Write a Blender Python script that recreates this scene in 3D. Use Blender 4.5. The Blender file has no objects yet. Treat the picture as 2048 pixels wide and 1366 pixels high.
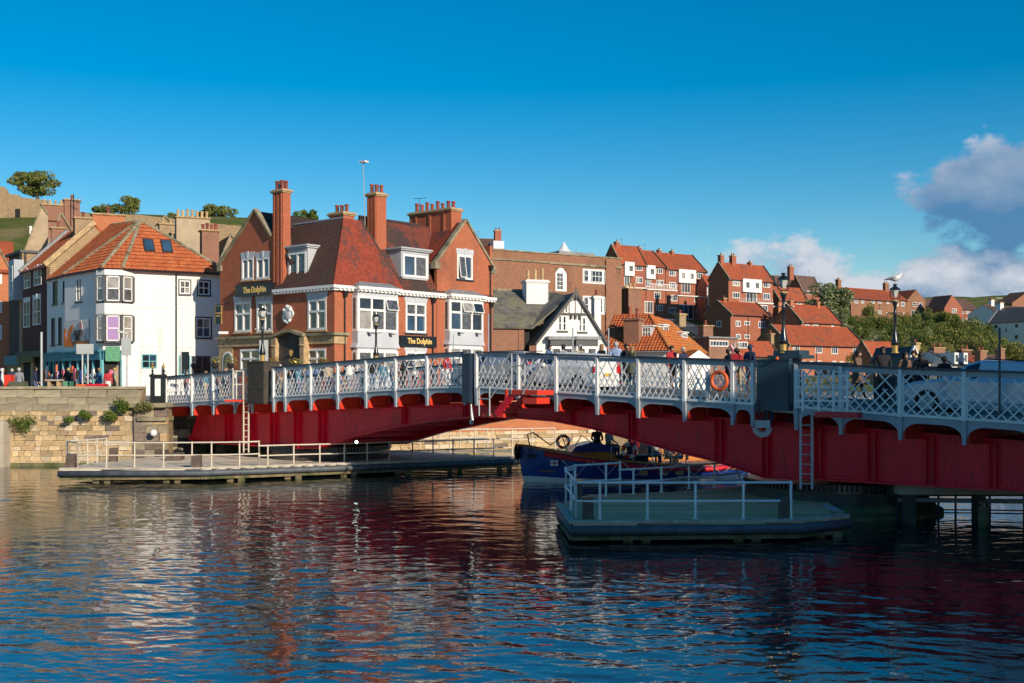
import bpy, bmesh, math, random
from mathutils import Vector, Matrix
from mathutils.geometry import tessellate_polygon
R = random.Random(7)
sc = bpy.context.scene
C = sc.collection
# ---------------------------------------------------------------- camera
FPX, HZ, CH = 2300.0, 765.0, 4.05          # focal length in photo pixels, horizon row, eye height over the water
cam = bpy.data.cameras.new('camera')
cam.lens = 36*FPX/2048; cam.sensor_width = 36; cam.shift_y = (HZ-683)/2048
cam.clip_start = .5; cam.clip_end = 6000
co = bpy.data.objects.new('camera', cam); C.objects.link(co)
co.location = (0, 0, CH); co.rotation_euler = (math.pi/2, 0, 0)
sc.camera = co
# ---------------------------------------------------------------- sun, sky, exposure
SUN_EL = math.radians(21.5); SUN_AZ = (.60, -.80)
sun = bpy.data.lights.new('sun', 'SUN'); sun.energy = 4.5; sun.angle = math.radians(.5); sun.color = (1, .86, .68)
so = bpy.data.objects.new('sun', sun); C.objects.link(so)
so.rotation_euler = Vector((-SUN_AZ[0]*math.cos(SUN_EL), -SUN_AZ[1]*math.cos(SUN_EL), -math.sin(SUN_EL))).to_track_quat('-Z', 'Y').to_euler()
W = bpy.data.worlds.new('World'); sc.world = W; W.use_nodes = True
sc.view_settings.view_transform = 'Standard'; sc.view_settings.look = 'None'
sc.view_settings.exposure = .18; sc.view_settings.gamma = 1; sc.view_settings.use_curve_mapping = False
class NT:
    def __init__(s, t): s.t = t; s.n = t.nodes; s.l = t.links
    def new(s, typ, **k):
        n = s.n.new(typ)
        for a, b in k.items(): setattr(n, a, b)
        return n
    def put(s, inp, v):
        if isinstance(v, bpy.types.NodeSocket): s.l.new(v, inp)
        elif isinstance(v, (tuple, list)) and len(v) == 3 and len(inp.default_value) == 4: inp.default_value = (*v, 1)
        else: inp.default_value = v
    def m(s, op, a, b=0.0, c=None, clamp=False):
        n = s.new('ShaderNodeMath', operation=op, use_clamp=clamp)
        s.put(n.inputs[0], a); s.put(n.inputs[1], b)
        if c is not None: s.put(n.inputs[2], c)
        return n.outputs[0]
    def mix(s, f, a, b, mode='MIX'):
        n = s.new('ShaderNodeMix', data_type='RGBA', blend_type=mode)
        s.put(n.inputs[0], f); s.put(n.inputs[6], a); s.put(n.inputs[7], b)
        return n.outputs[2]
    def noise(s, vec, scale, detail=3, rough=.5, out=0):
        n = s.new('ShaderNodeTexNoise')
        if vec is not None: s.put(n.inputs['Vector'], vec)
        n.inputs['Scale'].default_value = scale; n.inputs['Detail'].default_value = detail; n.inputs['Roughness'].default_value = rough
        return n.outputs[out]
    def ramp(s, f, a, b, x=0.0, y=1.0):
        n = s.new('ShaderNodeMapRange', interpolation_type='SMOOTHSTEP')
        s.put(n.inputs[0], f); n.inputs[1].default_value = a; n.inputs[2].default_value = b
        n.inputs[3].default_value = x; n.inputs[4].default_value = y
        return n.outputs[0]
    def scale(s, vec, v):
        n = s.new('ShaderNodeVectorMath', operation='MULTIPLY'); s.put(n.inputs[0], vec); n.inputs[1].default_value = v
        return n.outputs[0]
def world():
    t = NT(W.node_tree); t.n.clear()
    sky = t.new('ShaderNodeTexSky', sky_type='NISHITA', sun_disc=False)
    sky.sun_elevation = SUN_EL; sky.sun_rotation = math.radians(146)
    sky.air_density = 1.0; sky.dust_density = .25; sky.ozone_density = 2.6; sky.altitude = 0
    hs = t.new('ShaderNodeHueSaturation'); hs.inputs['Saturation'].default_value = 1.6; hs.inputs['Hue'].default_value = .495; hs.inputs['Value'].default_value = .66
    t.l.new(sky.outputs[0], hs.inputs['Color'])
    bg = t.new('ShaderNodeBackground'); t.l.new(hs.outputs[0], bg.inputs[0]); bg.inputs[1].default_value = .15
    tc = t.new('ShaderNodeTexCoord').outputs['Generated']
    sp = t.new('ShaderNodeSeparateXYZ'); t.l.new(tc, sp.inputs[0])
    az = t.m('ARCTAN2', sp.outputs[0], sp.outputs[1])      # 0 ahead, + to the right
    el = t.m('ARCSINE', sp.outputs[2])
    def dens(dx, dy):
        cb = t.new('ShaderNodeCombineXYZ'); t.l.new(t.m('ADD', az, dx), cb.inputs[0]); t.l.new(t.m('MULTIPLY', t.m('ADD', el, dy), 1.5), cb.inputs[1])
        a_, e_ = t.m('ADD', az, dx), t.m('ADD', el, dy)
        n = t.noise(cb.outputs[0], 24, 9, .62); nb = t.noise(cb.outputs[0], 9, 2, .5)
        nn = t.m('ADD', t.m('MULTIPLY', t.m('SUBTRACT', n, .5), .9), t.m('MULTIPLY', t.m('SUBTRACT', nb, .5), .9))
        # low bank of cumulus over the far hill, beginning right of centre
        left = t.ramp(a_, .10, .17); top = t.m('SUBTRACT', .116, e_)
        bank = t.m('SUBTRACT', t.m('MULTIPLY', top, 11.0), t.m('MULTIPLY', t.m('SUBTRACT', 1.0, left), 1.6))
        # one big cloud higher up, running out of frame
        ex = t.m('DIVIDE', t.m('SUBTRACT', a_, .52), .205); ey = t.m('DIVIDE', t.m('SUBTRACT', e_, .150), .060)
        rr = t.m('SQRT', t.m('ADD', t.m('MULTIPLY', ex, ex), t.m('MULTIPLY', ey, ey)))
        big = t.m('MULTIPLY', t.m('SUBTRACT', 1.0, rr), 1.5)
        return t.m('ADD', t.m('MAXIMUM', bank, big), t.m('MULTIPLY', nn, 1.2)), big
    d0, big = dens(0, 0); d1, _ = dens(.012, .020)
    mask = t.ramp(d0, .02, .26)
    lit = t.m('ADD', t.m('MULTIPLY', t.m('SUBTRACT', d0, d1), 1.6), t.ramp(d0, .25, 1.1, .38, 0.0), clamp=True)
    lit = t.m('MULTIPLY', lit, t.ramp(big, -.15, .35, 1.0, .34))
    low = t.ramp(el, .055, .10, .0, .12)
    lit2 = t.m('ADD', lit, t.m('MULTIPLY', low, t.ramp(big, -.6, -.1, 1, 0)), clamp=True)
    col = t.mix(lit2, (.075, .20, .38), (.58, .60, .66))
    cl = t.new('ShaderNodeBackground'); t.l.new(col, cl.inputs[0]); cl.inputs[1].default_value = 1
    mx = t.new('ShaderNodeMixShader'); t.l.new(t.m('MULTIPLY', mask, .93), mx.inputs[0]); t.l.new(bg.outputs[0], mx.inputs[1]); t.l.new(cl.outputs[0], mx.inputs[2])
    o = t.new('ShaderNodeOutputWorld'); t.l.new(mx.outputs[0], o.inputs[0])
world()
# ---------------------------------------------------------------- materials
MATS = {}
def mat(name, col, rough=.7, var=.12, sc_=1.5, bump=0.0, bsc=20, metal=0.0, spec=.5, stain=None, stain_amt=0., stain_sc=.6, streak=False, rnd=0.0, coat=0.0, emit=None, es=1.0):
    if name in MATS: return MATS[name]
    m = bpy.data.materials.new(name); m.use_nodes = True; t = NT(m.node_tree); b = t.n['Principled BSDF']
    tc = t.new('ShaderNodeTexCoord').outputs['Object']
    c = col
    if var:
        f = t.noise(tc, sc_, 4, .6)
        c = t.mix(t.ramp(f, .3, .7), tuple(x*(1-var) for x in col), tuple(min(1, x*(1+var)) for x in col))
    if stain:
        v = t.scale(tc, (1, 1, .12)) if streak else tc
        g = t.noise(v, stain_sc*(5 if streak else 1), 5, .65)
        c = t.mix(t.ramp(g, 1-stain_amt-.12, 1-stain_amt+.1), c, stain)
    if rnd:
        oi = t.new('ShaderNodeObjectInfo').outputs['Random']
        k = t.m('ADD', t.m('MULTIPLY', oi, 2*rnd), 1-rnd)
        n = t.new('ShaderNodeCombineColor'); [t.l.new(k, n.inputs[i]) for i in range(3)]
        c = t.mix(1.0, c, n.outputs[0], 'MULTIPLY')
    t.put(b.inputs['Base Color'], c); b.inputs['Roughness'].default_value = rough; b.inputs['Metallic'].default_value = metal
    b.inputs['Specular IOR Level'].default_value = spec; b.inputs['Coat Weight'].default_value = coat
    if emit: t.put(b.inputs['Emission Color'], emit); b.inputs['Emission Strength'].default_value = es
    if bump:
        bn = t.new('ShaderNodeBump'); bn.inputs['Strength'].default_value = 1; bn.inputs['Distance'].default_value = bump
        t.l.new(t.noise(tc, bsc, 4, .6), bn.inputs['Height']); t.l.new(bn.outputs[0], b.inputs['Normal'])
    MATS[name] = m; return m
def brickmat(name, c1, c2, mortar, bw=.225, bh=.075, stain=(.05, .04, .04), amt=.3, bump=.006, ssc=.35, ms=.010):
    m = bpy.data.materials.new(name); m.use_nodes = True; t = NT(m.node_tree); b = t.n['Principled BSDF']
    tc = t.new('ShaderNodeTexCoord').outputs['Object']
    sp = t.new('ShaderNodeSeparateXYZ'); t.l.new(tc, sp.inputs[0])
    cb = t.new('ShaderNodeCombineXYZ'); t.l.new(t.m('ADD', sp.outputs[0], sp.outputs[1]), cb.inputs[0]); t.l.new(sp.outputs[2], cb.inputs[1])
    br = t.new('ShaderNodeTexBrick'); t.l.new(cb.outputs[0], br.inputs['Vector']); br.inputs['Scale'].default_value = 1
    br.inputs['Brick Width'].default_value = bw; br.inputs['Row Height'].default_value = bh; br.inputs['Mortar Size'].default_value = ms
    br.inputs['Mortar Smooth'].default_value = .2; br.inputs['Bias'].default_value = 0
    t.put(br.inputs['Color1'], c1); t.put(br.inputs['Color2'], c2); t.put(br.inputs['Mortar'], mortar)
    f = t.noise(cb.outputs[0], 2.2, 5, .65)
    c = t.mix(t.ramp(f, .25, .75, 0, .55), br.outputs[0], t.mix(1.0, br.outputs[0], (1.35, 1.2, 1.1), 'MULTIPLY'))
    g = t.noise(t.scale(tc, (1, 1, .45)), ssc, 6, .68)
    c = t.mix(t.m('MULTIPLY', t.ramp(g, .48, .72), amt), c, stain)
    t.put(b.inputs['Base Color'], c); b.inputs['Roughness'].default_value = .9; b.inputs['Specular IOR Level'].default_value = .25
    bn = t.new('ShaderNodeBump'); bn.inputs['Distance'].default_value = bump; bn.inputs['Strength'].default_value = .8
    t.l.new(t.m('SUBTRACT', t.m('MULTIPLY', t.noise(tc, 14, 3), .6), br.outputs['Fac']), bn.inputs['Height']); t.l.new(bn.outputs[0], b.inputs['Normal'])
    MATS[name] = m; return m
def tilemat(name, c1, c2, moss=(.05, .05, .045), amt=.3, msc=.5, tw=.17, rough=.85, streak=.5):
    m = bpy.data.materials.new(name); m.use_nodes = True; t = NT(m.node_tree); b = t.n['Principled BSDF']
    tc = t.new('ShaderNodeTexCoord').outputs['Object']
    v = t.new('ShaderNodeTexVoronoi'); t.l.new(t.scale(tc, (1/tw, 1/tw, 1/tw)), v.inputs['Vector']); v.inputs['Scale'].default_value = 1
    sp = t.new('ShaderNodeSeparateColor'); t.l.new(v.outputs['Color'], sp.inputs[0])
    c = t.mix(sp.outputs[0], c1, c2)
    g = t.m('ADD', t.noise(t.scale(tc, (1, 1, streak)), msc, 7, .66), t.m('MULTIPLY', t.m('SUBTRACT', sp.outputs[1], .5), .10))
    c = t.mix(t.ramp(g, .68-amt*.5, .84-amt*.5, 0, .88), c, moss)
    g2 = t.noise(tc, 9, 3, .6); c = t.mix(t.ramp(g2, .66, .76, 0, .35), c, (.55, .5, .42))
    t.put(b.inputs['Base Color'], c); b.inputs['Roughness'].default_value = rough; b.inputs['Specular IOR Level'].default_value = .3
    MATS[name] = m; return m
M = MATS
# palette
brickmat('dolphin brick', (.44, .115, .05), (.34, .08, .038), (.36, .21, .13), amt=.35)
brickmat('stack brick', (.44, .10, .04), (.34, .075, .032), (.34, .2, .13), amt=.15)
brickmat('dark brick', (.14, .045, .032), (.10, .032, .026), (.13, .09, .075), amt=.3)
brickmat('brown brick', (.30, .13, .07), (.21, .085, .05), (.28, .2, .14), amt=.4)
brickmat('hill brick', (.35, .10, .058), (.27, .075, .045), (.32, .18, .12), amt=.25, bump=.003)
brickmat('hill brick orange', (.46, .155, .075), (.38, .12, .06), (.36, .21, .14), amt=.2, bump=.003)
brickmat('old brick', (.30, .12, .07), (.20, .09, .06), (.30, .24, .18), amt=.6, stain=(.08, .065, .055))
brickmat('rubble', (.42, .31, .18), (.32, .23, .13), (.28, .21, .14), bw=.38, bh=.17, ms=.018, bump=.02, amt=.5, stain=(.10, .085, .06))
brickmat('bright brick', (.50, .16, .055), (.42, .12, .045), (.42, .26, .17), amt=.25)
mat('cream stone', (.46, .32, .17), .85, .2, 3, .008, 25, stain=(.13, .10, .07), stain_amt=.32, stain_sc=1.2)
mat('coping stone', (.30, .26, .17), .9, .25, 3, .01, 20, stain=(.09, .09, .05), stain_amt=.42, stain_sc=1.5)
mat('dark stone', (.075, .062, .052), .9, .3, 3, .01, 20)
mat('white paint', (.78, .77, .74), .45, .04, 3, stain=(.45, .42, .36), stain_amt=.18, stain_sc=1.5, streak=True)
mat('white wall', (.78, .76, .72), .7, .05, .7, .006, 12, stain=(.52, .50, .45), stain_amt=.32, stain_sc=.25, streak=True)
mat('grey render', (.50, .52, .55), .7, .06, 1)
mat('grey trim', (.43, .45, .47), .6, .06, 1)
mat('black paint', (.018, .019, .022), .35, .2, 3)
mat('dark trim', (.03, .034, .042), .45, .2, 3)
mat('sign black', (.012, .014, .018), .3, .1, 3)
mat('gold', (.62, .40, .12), .35, .1, 4, metal=.6)
mat('gold letter', (.85, .58, .18), .4, 0)
mat('lead', (.22, .235, .25), .55, .2, 4, stain=(.4, .4, .4), stain_amt=.3)
mat('glass', (.02, .03, .04), .04, .5, .8, spec=.9)
mat('glass blue', (.03, .07, .12), .05, .4, .8, spec=.9)
mat('glass curtain', (.30, .28, .25), .2, .3, 1.5, spec=.8)
mat('glass dim', (.085, .09, .095), .08, .5, 4, spec=.9)
mat('purple blind', (.34, .20, .42), .4, .15, 8)
mat('teal paint', (.035, .20, .25), .5, .12, 2)
mat('teal light', (.13, .42, .47), .5, .1, 2)
mat('pot red', (.27, .07, .045), .8, .2, 4, rnd=.25, stain=(.12, .07, .05), stain_amt=.3, stain_sc=4)
mat('pot buff', (.52, .36, .18), .8, .2, 4, rnd=.15)
mat('soot shade black', (.02, .018, .016), .9, .1)  # near-black: sooty pots, black marks, and shade coloured into dark openings
tilemat('plain tile red', (.34, .066, .034), (.22, .045, .028), moss=(.10, .055, .05), amt=.40, tw=.2)
tilemat('plain tile weathered', (.25, .065, .04), (.16, .05, .036), moss=(.055, .048, .046), amt=.52, msc=.45)
tilemat('plain tile mossy', (.13, .06, .045), (.085, .05, .042), moss=(.085, .08, .045), amt=.35, msc=.6)
tilemat('plain tile dark', (.055, .042, .042), (.085, .05, .045), moss=(.07, .065, .05), amt=.45)
tilemat('pantile', (.56, .165, .055), (.42, .10, .04), moss=(.30, .12, .06), amt=.28, tw=.3, msc=.8)
tilemat('pantile orange', (.60, .20, .05), (.48, .13, .04), moss=(.36, .22, .07), amt=.36, tw=.3, msc=.8)
tilemat('hill tile', (.44, .11, .045), (.33, .075, .036), moss=(.20, .09, .06), amt=.34, tw=.35)
tilemat('hill tile dark', (.17, .10, .08), (.13, .075, .06), moss=(.08, .07, .06), amt=.3, tw=.35)
tilemat('slate', (.10, .105, .115), (.075, .08, .09), moss=(.16, .16, .15), amt=.15, tw=.3, rough=.6)
tilemat('stone slate', (.20, .195, .18), (.11, .105, .10), moss=(.24, .225, .15), amt=.50, tw=.4, msc=.8, streak=1)
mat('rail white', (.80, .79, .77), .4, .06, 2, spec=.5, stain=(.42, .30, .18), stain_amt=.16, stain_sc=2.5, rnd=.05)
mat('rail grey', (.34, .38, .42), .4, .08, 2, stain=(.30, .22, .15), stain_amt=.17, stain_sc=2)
mat('rail cap', (.018, .035, .062), .35, .1, 2)
mat('box navy', (.02, .05, .07), .45, .25, 1.5, stain=(.09, .115, .125), stain_amt=.22, stain_sc=1.5, streak=True)
mat('box brown', (.05, .038, .028), .6, .3, 3, stain=(.10, .08, .06), stain_amt=.35, stain_sc=2, streak=True)
mat('girder red', (.82, .010, .035), .35, .10, .9, spec=.35, stain=(.52, .012, .028), stain_amt=.40, stain_sc=1.0, streak=True, bump=.002, bsc=3)
mat('bright red', (.70, .045, .02), .4, .08, 2)
mat('galvanised', (.46, .47, .47), .45, .1, 6, metal=.3)
mat('cream steel', (.60, .53, .42), .5, .08, 4, stain=(.4, .22, .1), stain_amt=.15, stain_sc=5)
mat('rubber', (.075, .088, .105), .55, .25, 3, bump=.006, bsc=12, stain=(.12, .12, .12), stain_amt=.2, stain_sc=3)
mat('tan render', (.42, .33, .22), .9, .15, 1, stain=(.25, .2, .14), stain_amt=.35, stain_sc=.5)
mat('plank', (.62, .54, .42), .95, .2, 4, bump=.006, bsc=18, rnd=.16, spec=.1, stain=(.30, .27, .12), stain_amt=.36, stain_sc=1.2)
mat('plank mossy', (.58, .40, .22), .85, .25, 4, bump=.006, bsc=18, rnd=.22, stain=(.46, .34, .09), stain_amt=.40, stain_sc=.9)
mat('pale timber', (.42, .38, .31), .8, .2, 4)
mat('pile', (.19, .15, .085), .9, .3, 3, .02, 10, stain=(.05, .07, .02), stain_amt=.45, stain_sc=2)
mat('bollard timber', (.12, .085, .07), .85, .3, 4, .015, 12)
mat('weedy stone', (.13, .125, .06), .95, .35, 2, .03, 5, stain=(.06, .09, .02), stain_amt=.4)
mat('block stone', (.50, .365, .205), .9, .2, 2.5, .015, 9, rnd=.32, stain=(.22, .16, .10), stain_amt=.32, stain_sc=2)
mat('block pale', (.62, .51, .36), .9, .15, 2.5, .015, 9, rnd=.15)
mat('block grey', (.20, .155, .12), .9, .2, 3, .015, 9, rnd=.2)
mat('parapet stone', (.33, .28, .19), .9, .2, 2, .012, 9, rnd=.14, stain=(.15, .14, .07), stain_amt=.36, stain_sc=1)
mat('mortar', (.24, .175, .10), .95, .3, 3)
mat('concrete', (.42, .37, .29), .9, .15, 1.2, .01, 10)
mat('asphalt', (.06, .06, .06), .9, .15, 3)
mat('paving', (.22, .2, .18), .9, .15, 3)
mat('yellow', (.62, .42, .04), .6, .1, 3)
mat('iron black', (.012, .014, .018), .28, .2, 4, spec=.6)
mat('lantern glass', (.55, .55, .5), .1, .1, 4, spec=.6)
mat('lamp white', (.8, .8, .78), .4, 0)
mat('skin', (.46, .25, .17), .55, .06, 6)
mat('hair dark', (.02, .014, .012), .6, .2, 20)
mat('hair fair', (.30, .17, .08), .6, .2, 20)
mat('hair grey', (.42, .40, .38), .6, .2, 20)
mat('life ring', (.78, .13, .03), .5, .1, 6)
mat('varnish', (.60, .22, .045), .3, .25, 5)
mat('hull blue', (.02, .05, .26), .25, .1, 2, spec=.6)
mat('hull white', (.72, .73, .72), .4, .08, 2)
mat('hull red', (.60, .02, .03), .4, .1, 3)
mat('deck tan', (.30, .16, .08), .6, .2, 4)
mat('tyre', (.012, .012, .012), .8, .2, 8)
mat('car silver', (.46, .47, .48), .25, .03, 3, metal=.4, coat=.6)
mat('car white', (.72, .72, .70), .25, .03, 3, coat=.6)
mat('car blue', (.55, .62, .70), .22, .03, 3, metal=.1, coat=.6)
mat('tail red', (.5, .01, .01), .2, 0)
def watermat():
    m = bpy.data.materials.new('harbour water'); m.use_nodes = True; t = NT(m.node_tree); b = t.n['Principled BSDF']
    tc = t.new('ShaderNodeTexCoord').outputs['Object']
    b.inputs['Base Color'].default_value = (.014, .022, .022, 1); b.inputs['Roughness'].default_value = .02; b.inputs['IOR'].default_value = 2.8
    b.inputs['Specular IOR Level'].default_value = .5
    w2 = t.noise(t.scale(tc, (.8, 1.4, 1)), 4.5, 2, .5); w3 = t.noise(t.scale(tc, (.8, 1.2, 1)), 14.0, 2, .5)
    h = t.m('ADD', t.m('MULTIPLY', w2, .006), t.m('MULTIPLY', w3, .0012))
    bn = t.new('ShaderNodeBump'); bn.inputs['Distance'].default_value = 1; bn.inputs['Strength'].default_value = .7
    t.l.new(h, bn.inputs['Height']); t.l.new(bn.outputs[0], b.inputs['Normal'])
    M['water'] = m
watermat()
def grassmat(name, a, b_, c_, s=.25):
    m = bpy.data.materials.new(name); m.use_nodes = True; t = NT(m.node_tree); b = t.n['Principled BSDF']
    tc = t.new('ShaderNodeTexCoord').outputs['Object']
    c = t.mix(t.ramp(t.noise(tc, s, 6, .7), .35, .65), a, b_)
    c = t.mix(t.ramp(t.noise(tc, s*.35, 3, .6), .5, .68), c, c_)
    t.put(b.inputs['Base Color'], c); b.inputs['Roughness'].default_value = .95; b.inputs['Specular IOR Level'].default_value = .1
    bn = t.new('ShaderNodeBump'); bn.inputs['Distance'].default_value = .5; t.l.new(t.noise(tc, 2.2, 5, .7), bn.inputs['Height']); t.l.new(bn.outputs[0], b.inputs['Normal'])
    M[name] = m
grassmat('hill grass', (.15, .16, .045), (.09, .13, .028), (.26, .21, .10))
def leafmat(name, c, c2):
    m = bpy.data.materials.new(name); m.use_nodes = True; t = NT(m.node_tree); b = t.n['Principled BSDF']
    tc = t.new('ShaderNodeTexCoord').outputs['Object']
    cc = t.mix(t.ramp(t.noise(tc, 1.3, 5, .7), .35, .65), c, c2)
    t.put(b.inputs['Base Color'], cc); b.inputs['Roughness'].default_value = .7; b.inputs['Specular IOR Level'].default_value = .2
    tr = t.new('ShaderNodeBsdfTranslucent'); t.l.new(cc, tr.inputs[0]); mx = t.new('ShaderNodeMixShader'); mx.inputs[0].default_value = .25
    t.l.new(b.outputs[0], mx.inputs[1]); t.l.new(tr.outputs[0], mx.inputs[2]); t.l.new(mx.outputs[0], t.n['Material Output'].inputs[0])
    M[name] = m
leafmat('leaf olive', (.17, .18, .055), (.26, .24, .09)); leafmat('leaf dark', (.06, .12, .02), (.12, .19, .035))
leafmat('leaf silver', (.25, .30, .17), (.36, .39, .26)); leafmat('leaf yellow', (.28, .28, .06), (.18, .21, .045))
mat('bark', (.09, .07, .05), .9, .3, 6)
# ---------------------------------------------------------------- mesh builder
class MB:
    def __init__(s): s.v = []; s.f = []; s.mi = []; s.mats = []; s.cur = 0
    def use(s, name):
        if name not in s.mats: s.mats.append(name)
        s.cur = s.mats.index(name); return s
    def face(s, pts):
        n = len(s.v); s.v.extend([tuple(p) for p in pts]); s.f.append(tuple(range(n, n+len(pts)))); s.mi.append(s.cur)
    def raw(s, vs, fs):
        n = len(s.v); s.v.extend([tuple(p) for p in vs]); s.f.extend([tuple(n+i for i in f) for f in fs]); s.mi.extend([s.cur]*len(fs))
    def box(s, x0, x1, y0, y1, z0, z1):
        x0, x1 = min(x0, x1), max(x0, x1); y0, y1 = min(y0, y1), max(y0, y1); z0, z1 = min(z0, z1), max(z0, z1)
        s.raw([(x0,y0,z0),(x1,y0,z0),(x1,y1,z0),(x0,y1,z0),(x0,y0,z1),(x1,y0,z1),(x1,y1,z1),(x0,y1,z1)],
              [(0,3,2,1),(4,5,6,7),(0,1,5,4),(1,2,6,5),(2,3,7,6),(3,0,4,7)]); return s
    def hexa(s, lo, hi):                       # two quads
        s.raw(list(lo)+list(hi), [(3,2,1,0),(4,5,6,7),(0,1,5,4),(1,2,6,5),(2,3,7,6),(3,0,4,7)]); return s
    def bar(s, a, b, w, h, up=(0, 0, 1)):
        a, b = Vector(a), Vector(b); d = (b-a).normalized(); up = Vector(up)
        sd = d.cross(up)
        if sd.length < 1e-4: sd = d.cross(Vector((0, 1, 0)))
        sd.normalize(); u = sd.cross(d).normalized(); q = [(-w/2, -h/2), (w/2, -h/2), (w/2, h/2), (-w/2, h/2)]
        return s.hexa([a+sd*i+u*j for i, j in q], [b+sd*i+u*j for i, j in q])
    def tube(s, pts, r, n=8, cap=True):
        pts = [Vector(p) for p in pts]; rs = r if isinstance(r, (list, tuple)) else [r]*len(pts); vs = []; prev = None
        for i, p in enumerate(pts):
            d = (pts[min(i+1, len(pts)-1)]-pts[max(i-1, 0)])
            d = d.normalized() if d.length > 1e-9 else Vector((0, 0, 1))
            a = prev-d*prev.dot(d) if prev is not None else Vector()
            if a.length < 1e-4: a = d.cross(Vector((0, 0, 1)) if abs(d.z) < .9 else Vector((1, 0, 0)))
            a.normalize(); prev = a; b = d.cross(a)
            vs += [p+(a*math.cos(2*math.pi*k/n)+b*math.sin(2*math.pi*k/n))*rs[i] for k in range(n)]
        fs = [(i*n+k, i*n+(k+1) % n, (i+1)*n+(k+1) % n, (i+1)*n+k) for i in range(len(pts)-1) for k in range(n)]
        if cap: fs += [tuple(range(n))[::-1], tuple(range((len(pts)-1)*n, len(pts)*n))]
        s.raw(vs, fs); return s
    def lathe(s, prof, c=(0, 0, 0), n=12, ang0=0.0):
        vs = []; m = len(prof)
        for k in range(n):
            a = ang0+2*math.pi*k/n; vs += [(c[0]+r*math.cos(a), c[1]+r*math.sin(a), c[2]+z) for r, z in prof]
        fs = [(k*m+i, ((k+1) % n)*m+i, ((k+1) % n)*m+i+1, k*m+i+1) for k in range(n) for i in range(m-1)]
        fs += [tuple(k*m for k in range(n))[::-1], tuple(k*m+m-1 for k in range(n))]
        s.raw(vs, fs); return s
    def ball(s, c, r, sx=1, sy=1, sz=1, n=8, m=5):
        pr = [(max(1e-3, math.sin(math.pi*i/m)), -math.cos(math.pi*i/m)) for i in range(m+1)]
        k0 = len(s.v); s.lathe(pr, (0, 0, 0), n)
        for i in range(k0, len(s.v)): x, y, z = s.v[i]; s.v[i] = (c[0]+x*r*sx, c[1]+y*r*sy, c[2]+z*r*sz)
        return s
    def prism(s, poly, mp, t0, t1, holes=()):  # poly (a,z) list; mp(a,b,z)->xyz with b outward
        loops = [[Vector((a, z, 0)) for a, z in poly]]+[[Vector((a, z, 0)) for a, z in h] for h in holes]
        flat = [p for l in loops for p in l]; tris = tessellate_polygon(loops)
        n = len(flat); s.raw([mp(p.x, t0, p.y) for p in flat]+[mp(p.x, t1, p.y) for p in flat],
            [tuple(t) for t in tris]+[tuple(n+i for i in t)[::-1] for t in tris])
        for l in loops:
            k = len(l)
            for i in range(k):
                a, b = l[i], l[(i+1) % k]
                s.face([mp(a.x, t0, a.y), mp(b.x, t0, b.y), mp(b.x, t1, b.y), mp(a.x, t1, a.y)])
        return s
    def slab(s, poly, t):                      # convex 3D polygon thickened downwards along its normal
        p = [Vector(q) for q in poly]; n = (p[1]-p[0]).cross(p[-1]-p[0]).normalized()
        if n.z < 0: n = -n
        q = [a-n*t for a in p]; k = len(p); s.raw(p+q, [tuple(range(k)), tuple(range(k, 2*k))[::-1]]+[(i, (i+1) % k, k+(i+1) % k, k+i) for i in range(k)])
        return s
    def tiles(s, poly, row=.3, cell=.3, rise=.03, pan=0.0, jit=0.0):
        P = [Vector(q) for q in poly]; e = (P[1]-P[0]).normalized(); n = e.cross(P[-1]-P[0]).normalized()
        if n.z < 0: n = -n
        u = n.cross(e)
        if u.z < 0: u = -u
        Q = [((p-P[0]).dot(e), (p-P[0]).dot(u)) for p in P]; a0 = min(q[0] for q in Q); a1 = max(q[0] for q in Q)
        sub = 4 if pan else 1; w = cell/sub; N = max(1, int(math.ceil((a1-a0)/w))); pr = [0, .6, 1, .6] if pan else [0]
        def rng(a):
            bs = []
            for i in range(len(Q)):
                (x0, y0), (x1, y1) = Q[i], Q[(i+1) % len(Q)]
                if (x0-a)*(x1-a) <= 0 and abs(x1-x0) > 1e-9: bs.append(y0+(y1-y0)*(a-x0)/(x1-x0))
            return (min(bs), max(bs)) if len(bs) > 1 else None
        for i in range(N):
            x0 = a0+i*w; x1 = min(a1, x0+w); r = rng((x0+x1)/2)
            if not r: continue
            h0 = pr[i % sub]*pan; h1 = pr[(i+1) % sub]*pan; b = r[0]; j = math.floor(b/row)
            while b < r[1]-1e-4:
                bn = min(r[1], (j+1)*row); k = (bn-j*row)/row; jj = jit*R.uniform(-1, 1) if jit else 0
                A = P[0]+e*x0; B = P[0]+e*x1; lo = rise*(1-(b-j*row)/row)+jj; hi = rise*(1-k)+jj
                s.face([A+u*b+n*(h0+lo+.02), B+u*b+n*(h1+lo+.02), B+u*bn+n*(h1+hi+.02), A+u*bn+n*(h0+hi+.02)])
                b = bn; j += 1
        return s
    def mesh(s, name, smooth=False):
        me = bpy.data.meshes.new(name); me.from_pydata(s.v, [], s.f)
        for k in s.mats: me.materials.append(M[k])
        me.polygons.foreach_set('material_index', s.mi)
        if smooth: me.polygons.foreach_set('use_smooth', [True]*len(s.f))
        me.update(); return me
    def build(s, name, parent=None, smooth=False, label=None, kind=None, loc=None, rot=0):
        o = bpy.data.objects.new(name, s.mesh(name, smooth)); C.objects.link(o)
        if parent: o.parent = parent
        if loc: o.location = loc
        if rot: o.rotation_euler = (0, 0, rot)
        if label: o['label'] = label
        if kind: o['kind'] = kind
        return o
def B(name, parent, m, *boxes, smooth=False, label=None):
    mb = MB().use(m)
    for b in boxes: mb.box(*b)
    return mb.build(name, parent, smooth, label)
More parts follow.
